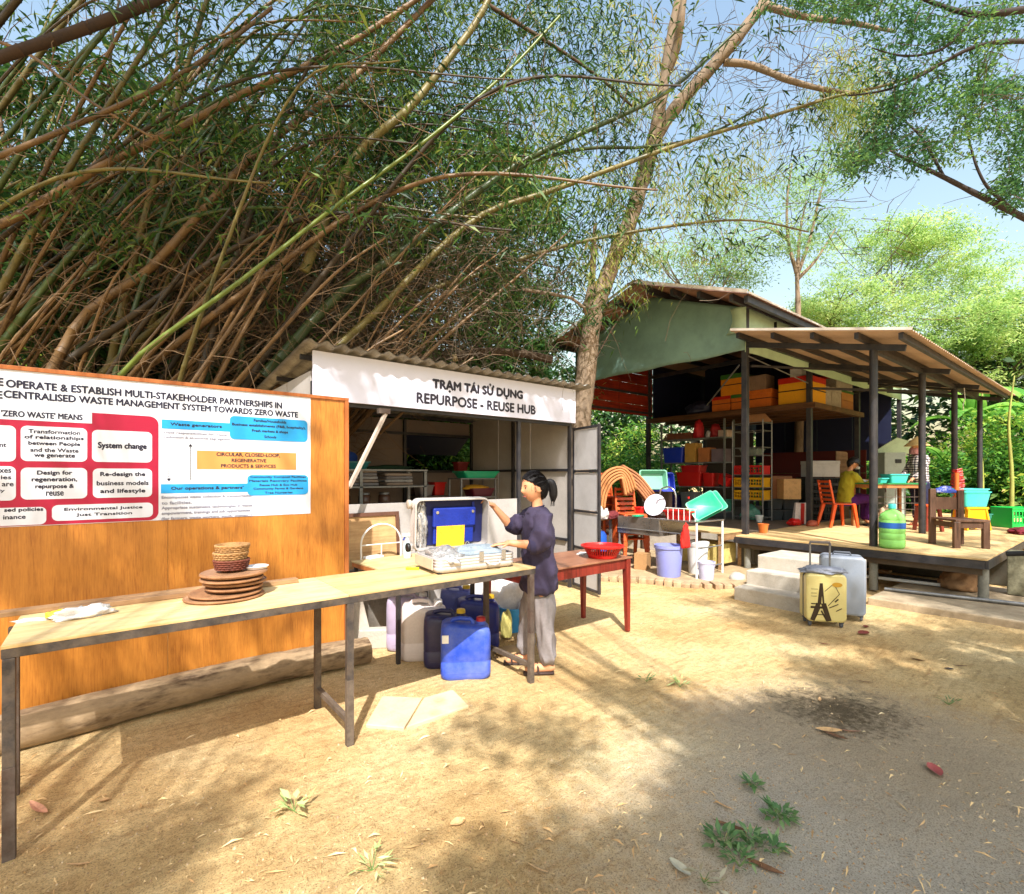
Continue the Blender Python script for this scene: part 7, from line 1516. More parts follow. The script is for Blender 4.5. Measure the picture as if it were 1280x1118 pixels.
for Q in culms:
    for p_ in Q[len(Q) // 2:]:
        if p_.z > 4.4 and rb.random() < .30: cs.append(tuple(p_ + Vector((rb.gauss(0, .35), rb.gauss(0, .35), rb.gauss(-.1, .35)))))
P = cluster_pts(rg, cs, 26000, .15)
lv = link('leaves', leafmesh(P, .15, .026, droop=.55, seed=3, up=.3), LG, clump); lv['kind'] = 'stuff'
cs = []
for i in range(560):        # hanging leaf sprays across the middle
    px = rb.uniform(400, 800); py = rb.uniform(-30, 400)
    if rb.random() < (px - 330) / 1100 + py / 1400: continue
    cs.append(tuple(at(px, py, rb.uniform(6.6, 9.0)) - cb0))
P = cluster_pts(rg, cs, 27000, .20)
lv = link('leaves', leafmesh(P, .13, .024, droop=.6, seed=4, up=.3), LG, clump); lv['kind'] = 'stuff'

# ---- trees
def tree(name, lab, base, trunk, rt0, rt1, crowns, nleaf, mat, L_, W_, seed, group=None, flat=.35, limb=True, cl=.45, bark=darkbark, droop=.25, ncl=None, nlimb=9):
    "tapered trunk, limbs to each crown mass, crown of flattened leaf sprays; crowns = (centre, (rx, ry, rz)) relative to the base"
    t = thing(name, lab, 'tree', base, 0, group); rd_ = random.Random(seed); rg_ = np.random.default_rng(seed)
    if trunk: barktube([Vector(p_) for p_ in trunk], list(np.linspace(rt0, rt1, len(trunk))), 'trunk', bark, t, 10, seed)
    cs = []; seg = []
    for c_, r in crowns:
        c_ = Vector(c_); loc = []
        for k in range(ncl or 46):
            while True:
                d = Vector((rd_.uniform(-1, 1), rd_.uniform(-1, 1), rd_.uniform(-1, 1)))
                if .25 < d.length < 1: break
            d *= 1 + .3 * noise.noise(d * 2 + Vector((seed, 0, 0))); loc.append(c_ + Vector((d.x * r[0], d.y * r[1], d.z * r[2])))
        cs += [tuple(p_) for p_ in loc]
        if limb and trunk:
            for p_ in rd_.sample(loc, min(nlimb, len(loc))):
                s_ = Vector(trunk[-1]).lerp(Vector(trunk[-2]), rd_.random() * .7); mid = s_.lerp(p_, .5) + Vector((rd_.gauss(0, .15), rd_.gauss(0, .15), -.1 * (p_ - s_).length))
                seg.append((curve3([s_, mid, p_], 4), rt1 * .42, .012))
                for q_ in rd_.sample(loc, min(3, len(loc))):
                    if (q_ - p_).length < r[0] * 1.0: seg.append((curve3([mid, mid.lerp(q_, .6) + Vector((0, 0, -.1)), q_], 3), .02, .006))
    if seg: tag(twigmesh(seg, 'limbs', bark, t), kind='stuff')
    n = nleaf; P = cluster_pts(rg_, cs, n, cl, flat)
    crown = link('crown', leafmesh(P, L_, W_, droop=droop, seed=seed, up=.75), mat, t); crown['kind'] = 'stuff'; return t
def rel(px, py, Z, b_): return at(px, py, Z) - b_
# feathery trees at the right
def ft(lab, X, Z, tr, crowns, n, mat, seed, **kw):
    b_ = C(X, Z); t_ = [Vector((0, 0, -.1))] + [rel(*q_, Z, b_) for q_ in tr]; cr_ = [(rel(px, py, Z + dz_, b_), (rx, rx, rz)) for px, py, dz_, rx, rz in crowns]
    return tree('feathery_tree', lab, b_.to_tuple(), t_, kw.pop('r0', .14), kw.pop('r1', .07), cr_, n, mat, kw.pop('L_', .16), kw.pop('W_', .055), seed, 'feathery trees beyond the pavilion', **kw)
ft('big yellow green feathery tree filling the sky right of the pavilion', 10.8, 17.5, [(1030, 520), (1035, 430), (1045, 380)], [(1110, 330, 0, 2.7, 1.2), (1190, 350, .5, 2.0, 1.0), (1060, 390, -.5, 2.2, 1.0), (1150, 410, -1, 2.4, 1.1), (1010, 410, 0, 1.6, .8), (1140, 300, 0, 1.6, .5), (1235, 400, -1, 1.8, 1.0)], 56000, LY, 11, cl=.19, flat=.5, ncl=110, L_=.12, W_=.04, nlimb=3)
ft('slender pale feathery tree with upswept forks rising behind the pavilion ridge', 8.3, 14.8, [(1000, 500), (998, 400), (996, 340)], [(985, 250, 0, 1.2, .8), (1025, 215, 0, 1.1, .6), (1040, 290, .5, 1.0, .5), (940, 300, 0, 1.2, .8), (905, 345, .5, 1.1, .6), (1010, 300, -.5, 1.0, .6)], 7000, LP, 12, cl=.2, flat=.5, ncl=34, r1=.05, bark=barkmat, limb=False, L_=.12, W_=.04)
st_t = [o_ for o_ in COL.objects if o_.get('label', '').startswith('slender pale')][0]; sb_ = st_t.location.copy()
for i, L_ in enumerate(([(996, 342), (985, 300), (984, 250), (990, 205)], [(996, 345), (1012, 300), (1026, 240), (1040, 205)], [(996, 350), (1020, 325), (1045, 285)], [(997, 335), (1000, 290), (1008, 250)], [(985, 300), (960, 285), (935, 290)])): barktube([at(px, py, 14.8) - sb_ for px, py in L_], list(np.linspace(.06, .015, len(L_))), 'branch', barkmat, st_t, 7, i)
ft('thin low feathery tree behind the left of the pavilion roof', 5.0, 15.5, [(880, 500), (885, 400), (880, 360)], [(880, 330, 0, 1.5, .8), (840, 330, 0, 1.3, .7), (930, 330, 0, 1.2, .7), (885, 255, 0, 1.4, .8)], 6000, LP, 13, cl=.24, flat=.5, ncl=34, bark=barkmat, nlimb=2, L_=.12, W_=.04)
ft('far pale green tree at the right edge behind the banana plants', 16.5, 17.0, [(1250, 520), (1250, 440)], [(1240, 450, 0, 2.2, 1.3), (1290, 400, 0, 1.8, 1.2)], 16000, LY, 14, cl=.2, flat=.5, ncl=90)
# dark evergreen mass behind kiosk and bamboo: each tree its own
spots = [(-6.0, 9.6, 'tall dark tree right behind the standing culms', 8.6), (-9.0, 11.2, 'dark tree filling the upper left corner', 10.0), (-3.4, 10.4, 'dark tree closing the gap behind the kiosk corner', 5.2), (-9.5, 9.5, 'broad dark tree farthest left behind the bamboo', 6.4), (-6.6, 11.0, 'tall dark tree behind the left of the bamboo', 7.4), (-3.9, 11.8, 'dark tree behind the middle of the bamboo', 6.2), (-12.5, 13, 'dark tree outside left behind the bamboo', 7.0), (-8.5, 14.0, 'rear dark tree high behind the bamboo', 9.2)]
for i, (X, Z, lab, h_) in enumerate(spots):
    tree('dark_tree', lab, C(X, Z).to_tuple(), [(0, 0, -.1), (.1, 0, h_ * .3), (.2, .1, h_ * .55)], .2, .1, [((0, 0, h_ * .8), (2.2, 2.2, 2.0)), ((1.4, .5, h_ * .5), (1.7, 1.7, 1.6)), ((-1.3, -.4, h_ * .55), (1.8, 1.8, 1.7)), ((.2, -.6, h_ * .25), (1.9, 1.5, 1.3))], 22000, LD, .22, .09, 30 + i, 'dark trees behind the bamboo', flat=.7, cl=.32, ncl=30, limb=True, nlimb=5)
tree('leafy_tree', 'bushy green tree just behind the kiosk roof right of the bamboo', C(.5, 11.6).to_tuple(), [(0, 0, -.1), (0, 0, 1.5), (.1, 0, 2.6)], .14, .08, [((-.2, 0, 3.5), (1.5, 1.2, 1.0)), ((-1.5, .1, 3.3), (1.3, 1.2, .9)), ((.4, .2, 2.4), (1.3, 1.2, 1.0)), ((-1.2, 0, 2.2), (1.6, 1.2, .9))], 26000, LF, .12, .05, 40, None, flat=.6, cl=.22, ncl=44)
tree('leafy_tree', 'airy green tree with small leaves in the middle between bamboo and leaning trunk', C(-.5, 10.6).to_tuple(), [(0, 0, -.1), (-.1, 0, 2.5), (-.2, 0, 4.6)], .11, .05, [((-.1, 0, 6.2), (1.9, 1.3, 1.3)), ((-1.3, 0, 5.0), (1.6, 1.3, 1.0)), ((1.0, .1, 5.0), (1.2, 1.0, 1.0)), ((-1.1, .2, 7.4), (1.6, 1.4, 1.0)), ((.6, 0, 7.6), (1.3, 1.2, .8)), ((-.4, 0, 4.0), (1.6, 1.2, .9))], 36000, LF, .13, .055, 41, None, flat=.6, cl=.22, ncl=34)
# overhanging tree at the top right
ob_ = C(8.6, 7.0); ot = thing('overhanging_tree', 'tree outside the right edge whose leafy boughs hang across the top right sky', 'tree', ob_.to_tuple())
def obr(L_, r0, r1): P = curve3([at(*q_) - ob_ for q_ in L_], 6); barktube([P[i] for i in range(0, len(P), 3)], list(np.linspace(r0, r1, len(P[::3]))), 'bough', M('bough_bark', (72, 62, 58), .55, rough=.9), ot, 8, 3); return P
barktube([Vector((0, 0, -.1)), Vector((.1, 0, 2.5)), Vector((-.05, .1, 5.0)), Vector((-.3, .2, 7.2))], [.24, .2, .17, .12], 'trunk', darkbark, ot, 12, 9)
bs_ = [obr([(1400, 240, 7.0), (1330, 290, 6.9), (1280, 272, 6.8), (1235, 250, 6.7), (1180, 222, 6.7), (1130, 198, 6.8), (1100, 180, 6.9)], .06, .012), obr([(1400, -40, 7.0), (1330, 0, 6.8), (1280, 12, 6.6), (1220, 18, 6.6), (1170, 5, 6.8), (1110, -20, 6.9)], .06, .02), obr([(1380, 60, 7.0), (1280, 52, 6.6), (1215, 60, 6.6), (1160, 90, 6.8), (1110, 112, 6.9), (1060, 120, 7.0)], .035, .01),
       obr([(1280, 272, 6.8), (1235, 235, 6.6), (1215, 190, 6.6), (1205, 140, 6.6)], .025, .008), obr([(1180, 222, 6.7), (1150, 170, 6.8), (1110, 135, 6.9)], .02, .008), obr([(1220, 18, 6.6), (1180, 60, 6.7), (1130, 70, 6.8), (1090, 60, 7.0)], .025, .008)]
cs = []; tw = []
masses = [(1250, 20, 50, 42), (1190, 40, 60, 38), (1120, 45, 46, 34), (1240, 100, 40, 36), (1170, 110, 50, 32), (1110, 130, 44, 30), (1150, 185, 44, 22), (1215, 160, 40, 30), (1100, 175, 30, 22), (1270, 190, 24, 34), (1075, 10, 50, 18), (1070, 200, 26, 16), (1275, 130, 30, 40), (1020, 5, 60, 14), (1265, 240, 20, 16)]
for px, py, sx, sy in masses:
    for k in range(17):
        c_ = at(rb.gauss(px, sx * .5), rb.gauss(py, sy * .55), rb.uniform(6.2, 7.6)) - ob_; cs.append(tuple(c_)); tw.append((strand(rb, c_, (rb.gauss(.6, .6), rb.gauss(-.3, .6), rb.gauss(.5, .4)), rb.uniform(.3, .8), .2), .006, .0025))
P = cluster_pts(rg, cs, 14000, .095, .6); lv = link('crown', leafmesh(P, .075, .026, droop=.4, seed=8, up=.6), leafmat('bough_leaves', [(0.0, (34, 70, 44)), (0.5, (60, 104, 60)), (0.85, (104, 146, 74)), (1.0, (160, 190, 90))], .85, .4), ot); lv['kind'] = 'stuff'
tag(twigmesh(tw, 'twigs', darkbark, ot), kind='stuff')
# hanging sprays of thin bamboo leaf between fork and bough
cs = []
for px, py, s_ in ((1050, 130, 26), (1090, 150, 20), (800, 110, 30), (760, 270, 40), (860, 250, 36), (900, 200, 34), (700, 60, 60), (780, 330, 30), (1060, 90, 20), (720, 200, 50)):
    for k in range(10): cs.append(tuple(at(rb.gauss(px, s_), rb.gauss(py, s_ * .8), rb.uniform(7.2, 8.6)) - cb0))
P = cluster_pts(rg, cs, 9000, .17); lv = link('leaves', leafmesh(P, .12, .016, droop=.9, seed=14, up=.3), leafmat('thin_hanging_leaves', [(0.0, (90, 130, 50)), (.5, (150, 170, 80)), (1, (206, 180, 110))], 1.0, .45), clump); lv['kind'] = 'stuff'

# far wood closing the view behind everything
rg2 = np.random.default_rng(50); th = rg2.uniform(-1.0, 1.05, 520); rr2 = rg2.uniform(23, 31, 520); hh2 = rg2.uniform(0.2, 6.5, 520)
P = cluster_pts(rg2, [tuple(C(r_ * math.sin(t_), r_ * math.cos(t_), h_)) for r_, t_, h_ in zip(rr2, th, hh2)], 42000, .8, .7)
fw = link('far_wood', leafmesh(P, .42, .20, droop=.2, seed=50, up=.5), LD); fw['kind'] = 'stuff'
# ---- banana plants and undergrowth
def banana_leaf(b, p0, ang, el, L_, W_, rd_):
    n = 12; P = []; d = Vector((math.cos(ang) * math.cos(el), math.sin(ang) * math.cos(el), math.sin(el))); p_ = Vector(p0)
    for i in range(n + 1): P.append(p_.copy()); p_ = p_ + d * L_ / n; d = (d + Vector((0, 0, -.13 - .02 * i * .4))).normalized()
    for s_ in (-1, 1):
        vs = []
        for i in range(n + 1):
            t = i / n; w = W_ * math.sin(math.pi * min(1, .08 + t * .95)) ** .6 * (1 if t < .98 else .2); dd = (P[min(i + 1, n)] - P[max(i - 1, 0)]).normalized(); sd = dd.cross(Vector((0, 0, 1))).normalized() * s_
            vs += [P[i], P[i] + sd * w * .6 + Vector((0, 0, w * .22)), P[i] + sd * w * rd_.uniform(.8, 1.0) + Vector((0, 0, w * rd_.uniform(-.1, .12)))]
        k = len(b.v); b.v += [tuple(v_) for v_ in vs]
        for i in range(n):
            b.f.append((k + 3 * i, k + 3 * i + 1, k + 3 * i + 4, k + 3 * i + 3))
            if rd_.random() < .8: b.f.append((k + 3 * i + 1, k + 3 * i + 2, k + 3 * i + 5, k + 3 * i + 4))
    b.tube([v_ - Vector((0, 0, .01)) for v_ in P], [.03 - .025 * i / n for i in range(n + 1)], 5)
bmat = leafmat('banana_leaves', [(0, (60, 120, 50)), (.4, (96, 160, 66)), (.8, (150, 196, 90)), (1, (200, 206, 130))], 1.0, .5); bstem = M('banana_stem', (176, 186, 96), .7, rough=.5, var=.3, scale=4, dirt=.4, dirtcol=(120, 80, 50))
def banana(lab, p_, h_, n, seed, s=1.0):
    rd_ = random.Random(seed); t = thing('banana_plant', lab, 'plant', p_, 0, 'banana plants by the deck'); B().tube(curve3([(0, 0, -.05), (.05, 0, h_ * .5), (.02, .05, h_)], 4), [.12, .11, .11, .10, .10, .09, .085, .08, .07], 12).build('stem', bstem, t, smooth=True)
    for i in range(n):
        b = B(); banana_leaf(b, (0, 0, h_ - .1 * (i % 3)), i * 2.4 + seed, rd_.uniform(.55, 1.35), rd_.uniform(1.5, 2.2) * s, rd_.uniform(.24, .34) * s, rd_); b.build('banana_leaf', bmat, t, smooth=True, fix=False)
banana('tall banana plant behind the right end of the lean-to', C(13.4, 14.6).to_tuple(), 3.0, 9, 3, .95)
banana('banana plant with big leaves at the right edge of the photo', C(14.3, 13.4).to_tuple(), 3.0, 9, 5, 1.1)
banana('yellow stemmed banana plant right of the standing worker', C(12.2, 14.0).to_tuple(), 1.4, 7, 8, .75)
banana('banana plant in the shade behind the corner post of the lean-to', C(13.0, 13.6).to_tuple(), 1.2, 7, 12, .7)
def shrub_mesh(seed, n, h_, r, L_, W_): 
    rg_ = np.random.default_rng(seed); rd_ = random.Random(seed); cs_ = [(rd_.gauss(0, r * .45), rd_.gauss(0, r * .45), rd_.uniform(.15, h_)) for _ in range(46)]
    return leafmesh(cluster_pts(rg_, cs_, n, .22, .8), L_, W_, droop=.3, seed=seed, up=.6)
shr = []
for k, (n, h_, r, L_, W_, m) in enumerate(((5200, 1.9, .9, .15, .07, LO), (6500, 2.7, 1.0, .13, .05, LO), (2600, 1.7, .9, .30, .13, LF))):
    me = shrub_mesh(60 + k, n, h_, r, L_, W_); me.materials.append(m); shr.append(me)
sticks = [B(), B(), B()]
for k in range(3):
    for i in range(9): a = i * .7; sticks[k].tube([(0, 0, 0), (math.cos(a) * .15, math.sin(a) * .15, .8), (math.cos(a) * .4, math.sin(a) * .4, 1.6)], [.018, .012, .006], 5)
smesh = [s_.build('stems', darkbark, None) for s_ in sticks]
names = [('behind the banana plants', 'right'), ]
def shrub(k, X, Z, s, rz, lab):
    p_ = C(X, Z); t = thing('shrub', lab, 'shrub', (p_.x, p_.y, -.02), rz, 'shrubs round the yard'); t.scale = (s, s, s)
    o = bpy.data.objects.new('foliage', shr[k]); COL.objects.link(o); o.parent = t; o['kind'] = 'stuff'; o = bpy.data.objects.new('stems', smesh[k].data); COL.objects.link(o); o.parent = t
rs_ = random.Random(9); ordn = ['first', 'second', 'third', 'fourth', 'fifth', 'sixth', 'seventh', 'eighth', 'ninth', 'tenth', 'eleventh', 'twelfth']
def uv(u_, v_): return (u_ * CH - v_ * SH, u_ * SH + v_ * CH)
for row, (u_, vs_, k0) in enumerate(((17.5, (-1.6, -.3, .9, 2.1, 3.3, 4.6, 6.0, 7.4), 0), (19.2, (-2.4, -.6, 1.2, 3.0, 4.8, 6.6, 8.4), 1))):
    for i, v_ in enumerate(sorted(vs_, reverse=True)): X, Z = uv(u_ + rs_.uniform(-.3, .3), v_); shrub((i + k0) % 3, X, Z, rs_.uniform(.95, 1.35), rs_.uniform(0, 6), 'leafy shrub behind the lean-to, %s from the left in the %s row' % (ordn[i], ['front', 'rear'][row]))
for i, (u_, v_) in enumerate(((8.2, 9.8), (9.6, 9.7), (11.0, 9.6), (12.5, 9.7), (14.2, 9.9), (9.0, 11.4), (10.8, 11.6), (12.6, 11.8), (15.0, 12.0))):
    X, Z = uv(u_, v_); shrub(i % 2, X, Z, rs_.uniform(.9, 1.25), rs_.uniform(0, 6), 'sunlit shrub seen under the pavilion roof, %s in the %s row' % (ordn[i if i < 5 else i - 5], 'near' if i < 5 else 'far'))
Kw = [(-5.2, 9.6), (-4.2, 10.2), (-3.2, 10.6), (-2.2, 11.0), (-6.6, 9.2), (-8.0, 8.8)]
for i, (X, Z) in enumerate(Kw): shrub(i % 2, X, Z, rs_.uniform(1.0, 1.5), rs_.uniform(0, 6), 'dark shrub at the back of the bamboo roots, %s from the left' % ['first', 'second', 'third', 'fourth', 'fifth', 'sixth'][i])
for o in smesh: bpy.data.objects.remove(o)
t = thing('broken_trunk', 'broken yellowish trunk leaning in the leaves above the kiosk roof', 'trunk', (0, 0, 0)); B().tube(curve3([at(572, 447, 8.6), at(600, 440, 8.6), at(650, 442, 8.7), at(690, 450, 8.8)], 5), .07, 10).build('trunk', darkbark, t, smooth=True); B().cyl(at(566, 448, 8.59), at(573, 447, 8.6), .065, n=12).build('broken_end', ply, t)
for px, Z in ((1263, 10.2), (1226, 12.0)):
    o = B().tube(curve3([at(px, 690, Z), at(px + 2, 600, Z), at(px - 2, 530, Z), at(px + 5, 470, Z)], 4), [.045 - .0028 * q_ for q_ in range(13)], 8).build('sapling', bstem, None, smooth=True); tag(o, 'thin yellow stem rising from the undergrowth %s' % ('at the right edge above the green crate' if px > 1250 else 'behind the corner post'), 'plant stem')

# ---- the shade trees behind the photographer: their crowns throw the dapples on yard, board and pavilion
SV = Vector((-0.476, -0.696, 1.0)); lit = []
def shade(px, py, spread, n, h, z=0.0, plane=None):
    "leaf masses standing in the sun's way of a spot"
    p_ = g(px, py, z) if plane is None else plane(px, py)
    for k in range(n):
        hh = h + rb.uniform(-.8, .8); q_ = p_ + Vector((rb.gauss(0, spread), rb.gauss(0, spread), 0)) + SV * hh; lit.append((q_.x, q_.y, q_.z))
# right and bottom of the yard
for px, py, sp_, n in ((720, 1112, .07, 8), (790, 1085, .08, 9), (870, 1075, .10, 12), (960, 1060, .16, 18), (960, 985, .12, 14), (965, 915, .10, 12), (1020, 905, .16, 12), (1080, 980, .30, 20), (1160, 1060, .32, 20), (1240, 980, .36, 20), (1180, 900, .34, 20), (1260, 880, .36, 18), (1110, 855, .22, 12), (1220, 820, .36, 20), (1140, 800, .28, 14), (1270, 790, .4, 18), (60, 1100, .12, 5), (170, 1095, .10, 3), (620, 915, .07, 2), (250, 1010, .10, 2), (620, 1120, .05, 5), (1270, 1110, .3, 24), (1010, 1110, .16, 16),
                       (60, 1130, .08, 6), (840, 905, .06, 3), (890, 990, .04, 3), (690, 935, .07, 2), (820, 865, .08, 2), (760, 850, .1, 2), (640, 900, .05, 1)): shade(px, py, sp_, n, rb.uniform(6.0, 8.0))
for px, py, sp_, n in ((1040, 745, .28, 18), (985, 725, .25, 14), (1190, 685, .4, 16), (1230, 720, .35, 14), (1110, 700, .2, 8), (1260, 665, .5, 14)): shade(px, py, sp_, n, 8.5, .4)
for px, py, sp_, n in ((800, 440, .7, 12), (860, 420, .6, 12), (760, 460, .5, 9), (890, 400, .4, 8), (840, 380, .7, 12), (895, 450, .25, 6)): shade(px, py, sp_, n, 6.5, 0, lambda a, c_: onx(a, c_, 8.0))
for px, py, sp_, n in ((430, 450, .16, 5), (560, 480, .20, 5), (640, 500, .20, 5), (700, 520, .2, 4)): shade(px, py, sp_, n, 6.0, 0, lambda a, c_: ony(a, c_, 4.77))
for px, py, sp_, n in ((60, 710, .10, 3), (190, 665, .08, 2), (330, 745, .10, 3), (120, 800, .12, 3), (400, 650, .08, 2), (380, 520, .06, 1), (230, 720, .07, 2)): shade(px, py, sp_, n, 6.5, 0, lambda a, c_: ony(a, c_, 4.0))
for px, py, sp_, n in ((60, 250, .7, 50), (180, 330, .6, 30), (40, 400, .5, 26), (250, 120, .7, 50), (120, 100, .7, 60), (320, 380, .5, 26), (380, 280, .5, 26), (200, 200, .6, 36), (350, 60, .7, 40), (20, 40, .6, 30)): shade(px, py, sp_, n, 5.0, 0, lambda a, c_: at(a, c_, 5.6))
lit = np.array(lit)
def shade_tree(lab, mask, bx, by, seed):
    pts = lit[mask]
    if len(pts) == 0: return
    t = thing('shade_tree', lab, 'tree', (bx, by, 0)); c0 = np.array([bx, by, 0.0]); P = cluster_pts(np.random.default_rng(seed), pts - c0, int(len(pts) * 60), .13, .6)
    o = link('crown', leafmesh(P, .11, .05, droop=.3, seed=seed, up=.8), LF, t); o['kind'] = 'stuff'
    barktube([Vector((0, 0, -.1)), Vector((.1, .1, 2.5)), Vector((0, .2, 5.2))], [.26, .2, .15], 'trunk', darkbark, t, 12, seed); rd_ = random.Random(seed); seg = []
    for i in rd_.sample(range(len(pts)), min(60, len(pts))):
        e = Vector(pts[i] - c0); s_ = Vector((.05, .15, rd_.uniform(3.5, 5.1))); seg.append((curve3([s_, s_.lerp(e, .5) + Vector((0, 0, .3)), e], 4), .02, .006))
    tag(twigmesh(seg, 'limbs', darkbark, t), kind='stuff')
cx = lit[:, 0]
shade_tree('shade tree outside the picture behind the photographer on the left', cx < -1.0, -3.6, -3.6, 71)
shade_tree('shade tree outside the picture behind the photographer', (cx >= -1.0) & (cx < 3.0), .2, -3.4, 72)
shade_tree('shade tree outside the picture to the right of the photographer', cx >= 3.0, 5.0, -2.6, 73)

# ---- ground litter and small weeds
rl_ = random.Random(31); segs = []; V = []; F = []
for i in range(1900):
    px, py = rl_.uniform(-40, 1320), 700 + 430 * rl_.random() ** .7
    p_ = g(px, py)
    if not (-2 < p_.x < 9.5 and p_.y < 5.4): continue
    if p_.y > 3.8 and p_.x < 5.0: continue
    L_ = rl_.choice([.010, .012, .016, .02, .02, .03, .04, .05, .07]) * rl_.uniform(.6, 1.3); a = rl_.uniform(0, 6.28); w_ = min(.004, L_ * rl_.uniform(.012, .06)) + .0006; z_ = gz(p_.x, p_.y) + .004
    d = Vector((math.cos(a), math.sin(a), 0)); n_ = Vector((-d.y, d.x, 0)); c_ = Vector((p_.x, p_.y, z_)); k = len(V); li = rl_.uniform(.0, .02); bend = rl_.uniform(-.2, .2) * L_
    V += [tuple(c_ - d * L_ / 2), tuple(c_ + n_ * w_ + Vector((0, 0, li))), tuple(c_ + d * L_ / 2 + n_ * bend + Vector((0, 0, li * .5))), tuple(c_ - n_ * w_ + Vector((0, 0, li * .6)))]; F.append((k, k + 1, k + 2, k + 3))
me = bpy.data.meshes.new('litter'); me.from_pydata(V, [], F); lt = link('dry_litter', me, leafmat('dry_litter', [(0, (120, 88, 58)), (.3, (196, 156, 104)), (.7, (230, 204, 152)), (1, (246, 232, 196))], .95, .1)); lt['kind'] = 'stuff'
rp = random.Random(77); pb_ = B()
for i in range(2400):
    px, py = rp.uniform(-40, 1320), 710 + 420 * rp.random() ** .8; p_ = g(px, py)
    if rp.random() < .5 and abs(px - 1050) > 160: p_ = p_ + Vector((rp.gauss(0, .1), rp.gauss(0, .1), 0))
    if not (-2 < p_.x < 8.5 and p_.y < 3.7): continue
    r_ = rp.uniform(.002, .0065) * (1.6 if rp.random() < .06 else 1); zz = gz(p_.x, p_.y); k = len(pb_.v)
    pb_.v += [(p_.x + r_ * math.cos(a) * rp.uniform(.7, 1.2), p_.y + r_ * math.sin(a) * rp.uniform(.7, 1.2), zz) for a in (0, 1.26, 2.51, 3.77, 5.03)] + [(p_.x + r_ * .2, p_.y, zz + r_ * rp.uniform(.6, 1.1))]; pb_.f += [(k + j, k + (j + 1) % 5, k + 5) for j in range(5)]
gv = pb_.build('gravel_crumbs', leafmat('crumbs', [(0, (120, 92, 64)), (.5, (186, 152, 108)), (1, (222, 200, 164))], .85, 0), fix=False); gv['kind'] = 'stuff'
def dryleaf(px, py, L_, W_, rz, m, lab, curl=.3):
    p_ = g(px, py); b = B(); n = 8
    for i in range(n + 1):
        t = i / n; w = W_ * math.sin(math.pi * (.04 + .92 * t)) ** .8 / 2; zz = .006 + curl * L_ * (t - .5) ** 2; b.v += [((t - .5) * L_, -w, zz + w * .5), ((t - .5) * L_, 0, zz), ((t - .5) * L_, w, zz + w * .45)]
    for i in range(n): k = 3 * i; b.f += [(k, k + 3, k + 4, k + 1), (k + 1, k + 4, k + 5, k + 2)]
    o = b.build('dry_leaf', m, None, smooth=True, fix=False); o.location = (p_.x, p_.y, gz(p_.x, p_.y)); o.rotation_euler = (rl_.uniform(-.3, .3), 0, CA + R(rz)); tag(o, lab, 'leaf', 'large dry leaves on the ground')
dm = M('dry_leaf_tan', (214, 172, 120), .8, rough=.8, var=.3, scale=16); dr = M('dry_leaf_red', (136, 56, 40), .8, rough=.7, var=.3, scale=16); dg = M('dry_leaf_brown', (120, 84, 56), .8, rough=.8, var=.3, scale=16); pk_ = M('dry_leaf_pink', (206, 150, 120), .8, rough=.8, var=.25, scale=16)
for a in ((48, 1012, .17, .035, -28, pk_, 'long pinkish dry sheath by the left front table leg'), (130, 1000, .05, .03, 20, dm, 'small curled tan leaf on the table shadow'), (98, 1083, .10, .015, 5, dm, 'thin tan sheath at the bottom left of the ground'), (672, 1088, .09, .012, -32, dm, 'pale stick like leaf at the bottom middle of the ground'), (1079, 793, .14, .07, 20, dr, 'dark red leaf right of the yellow suitcase'), (1082, 784, .09, .05, 60, dr, 'smaller red leaf beside the dark red one'), (1036, 915, .14, .05, -10, dm, 'tan crumpled leaf on the dark patch'), (1045, 922, .12, .03, -50, dg, 'brown leaf below the crumpled tan one'), (1062, 915, .12, .02, -15, pk_, 'long pinkish leaf right of the crumpled one'), (1168, 965, .12, .06, 70, M('dry_leaf_crimson', (176, 86, 80), .8, var=.3, scale=20), 'crimson broken leaf on the grey ground at right'), (1147, 825, .10, .03, -40, dg, 'curled brown leaf on the ground before the slab'), (1186, 836, .06, .03, -20, black, 'small dark leaf to the right of the curled brown one'), (1200, 832, .10, .015, -12, dg, 'narrow dark leaf farthest right before the slab'), (1030, 806, .09, .02, -35, dr, 'red brown leaf left of the small suitcase shadow'), (913, 1030, .14, .02, -30, dg, 'brown sheath above the weeds'), (955, 1080, .14, .025, -38, dg, 'brown sheath below the weeds'), (905, 1060 - 55, .10, .012, -50, dm, 'thin tan stalk left of the small weed'), (1080, 852, .12, .012, -30, dg, 'long dark twig like leaf in mid yard'), (572, 1028, .07, .04, 30, dm, 'pale broken leaf in the middle of the sunny sand'), (1025, 876, .07, .02, 60, dm, 'upright tan leaf on the edge of the dark patch'), (850, 1085, .10, .04, -60, M('grey_leaf', (190, 184, 160), .8), 'grey green withered leaf at the bottom')):
    dryleaf(*a)
wm_ = leafmat('weed_leaves', [(0, (60, 104, 56)), (.5, (100, 138, 84)), (1, (166, 186, 130))], .9, .3)
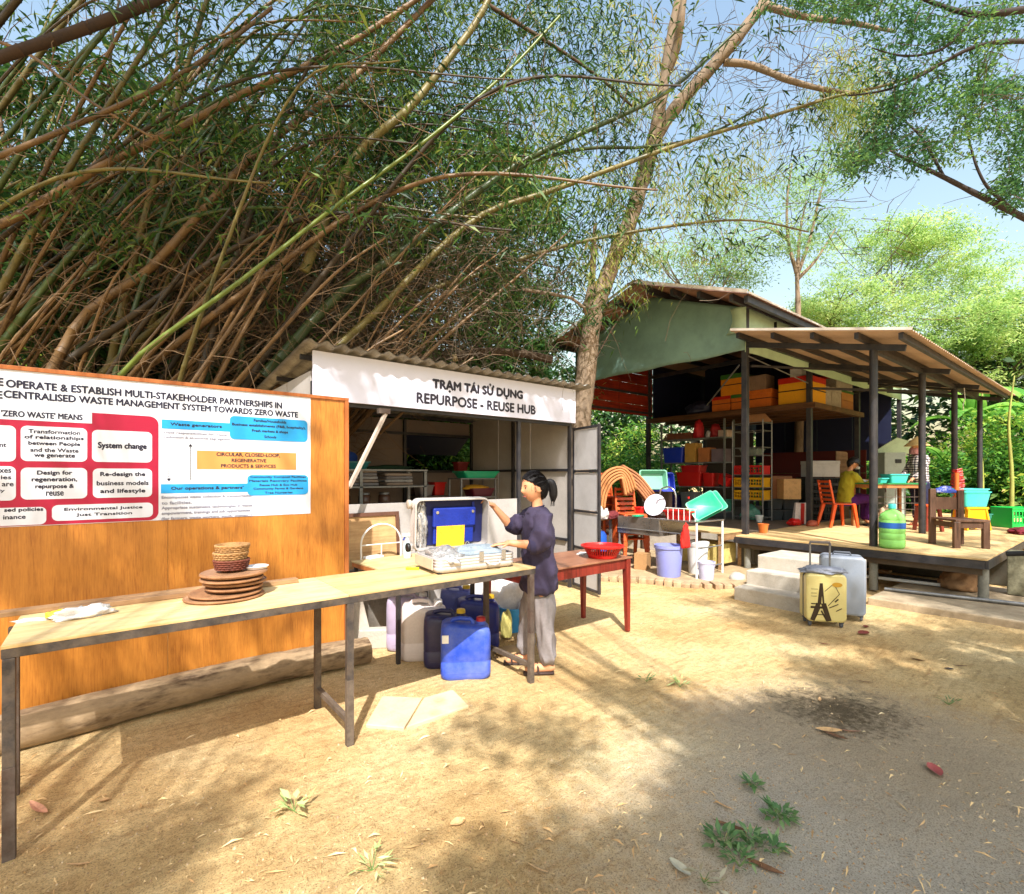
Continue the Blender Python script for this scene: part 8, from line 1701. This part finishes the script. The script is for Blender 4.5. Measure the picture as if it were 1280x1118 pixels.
def weed(px, py, r, n, seed, lab, L_=.05, W_=.02, m=wm_):
    p_ = g(px, py); rg_ = np.random.default_rng(seed); a = rg_.uniform(0, 6.28, n); P = np.stack([np.cos(a) * r * rg_.uniform(.05, .8, n), np.sin(a) * r * rg_.uniform(.05, .8, n), rg_.uniform(.01, r * .7, n)], 1); D = np.stack([np.cos(a), np.sin(a), rg_.uniform(.1, .9, n)], 1)
    t = thing('weed', lab, 'weed', (p_.x, p_.y, gz(p_.x, p_.y)), 0, 'small weeds in the yard'); o = link('leaves', leafmesh(P, L_, W_, droop=.1, seed=seed, up=.7, dirs=D), m, t); o['kind'] = 'stuff'
    s_ = B()
    for i in range(6): k = i * n // 6; s_.tube([(0, 0, 0), tuple(P[k] * .6), tuple(P[k])], [.002, .0018, .001], 4)
    s_.build('stems', M('weed_stem', (120, 150, 80), .8), t)
wp = leafmat('pale_weed_leaves', [(0, (150, 180, 110)), (1, (206, 220, 160))], .95, .3)
weed(368, 1015, .07, 15, 1, 'pale seedling on the sunny sand under the long table', .07, .028, wp); weed(975, 1022, .07, 60, 2, 'dense small green weed, uppermost of the four at the bottom right'); weed(905, 1052, .075, 42, 3, 'leafy bluish weed left in the group at the bottom', .055, .026); weed(938, 1048, .05, 30, 4, 'small weed in the middle of the group at the bottom'); weed(965, 1060, .06, 30, 5, 'weed on the right of the group at the bottom'); weed(925, 1078, .07, 44, 6, 'lowest feathery weed of the group at the bottom', .04, .012)
weed(942, 982, .04, 26, 7, 'tiny green weed alone above the group'); weed(850, 858, .07, 26, 8, 'pale weed with brown leaves in mid yard', .06, .014, wp); weed(808, 850, .05, 18, 9, 'thin dark weed left of the pale one in mid yard', .05, .012); weed(465, 1088, .09, 24, 10, 'faded grassy weed at the bottom left', .06, .01, wp); weed(497, 812, .05, 16, 11, 'small weed by the mauve jerrycan', .06, .01); weed(420, 836, .05, 16, 12, 'green weed at the end of the log', .05, .02); weed(1186, 880, .05, 18, 13, 'tiny grass tuft on the grey ground at right', .04, .008); weed(880, 1100, .09, 14, 14, 'withered grey weed at the bottom edge', .06, .02, leafmat('withered', [(0, (150, 140, 110)), (1, (206, 200, 170))], .9, .2))

bpy.data.scenes.remove(TMP)
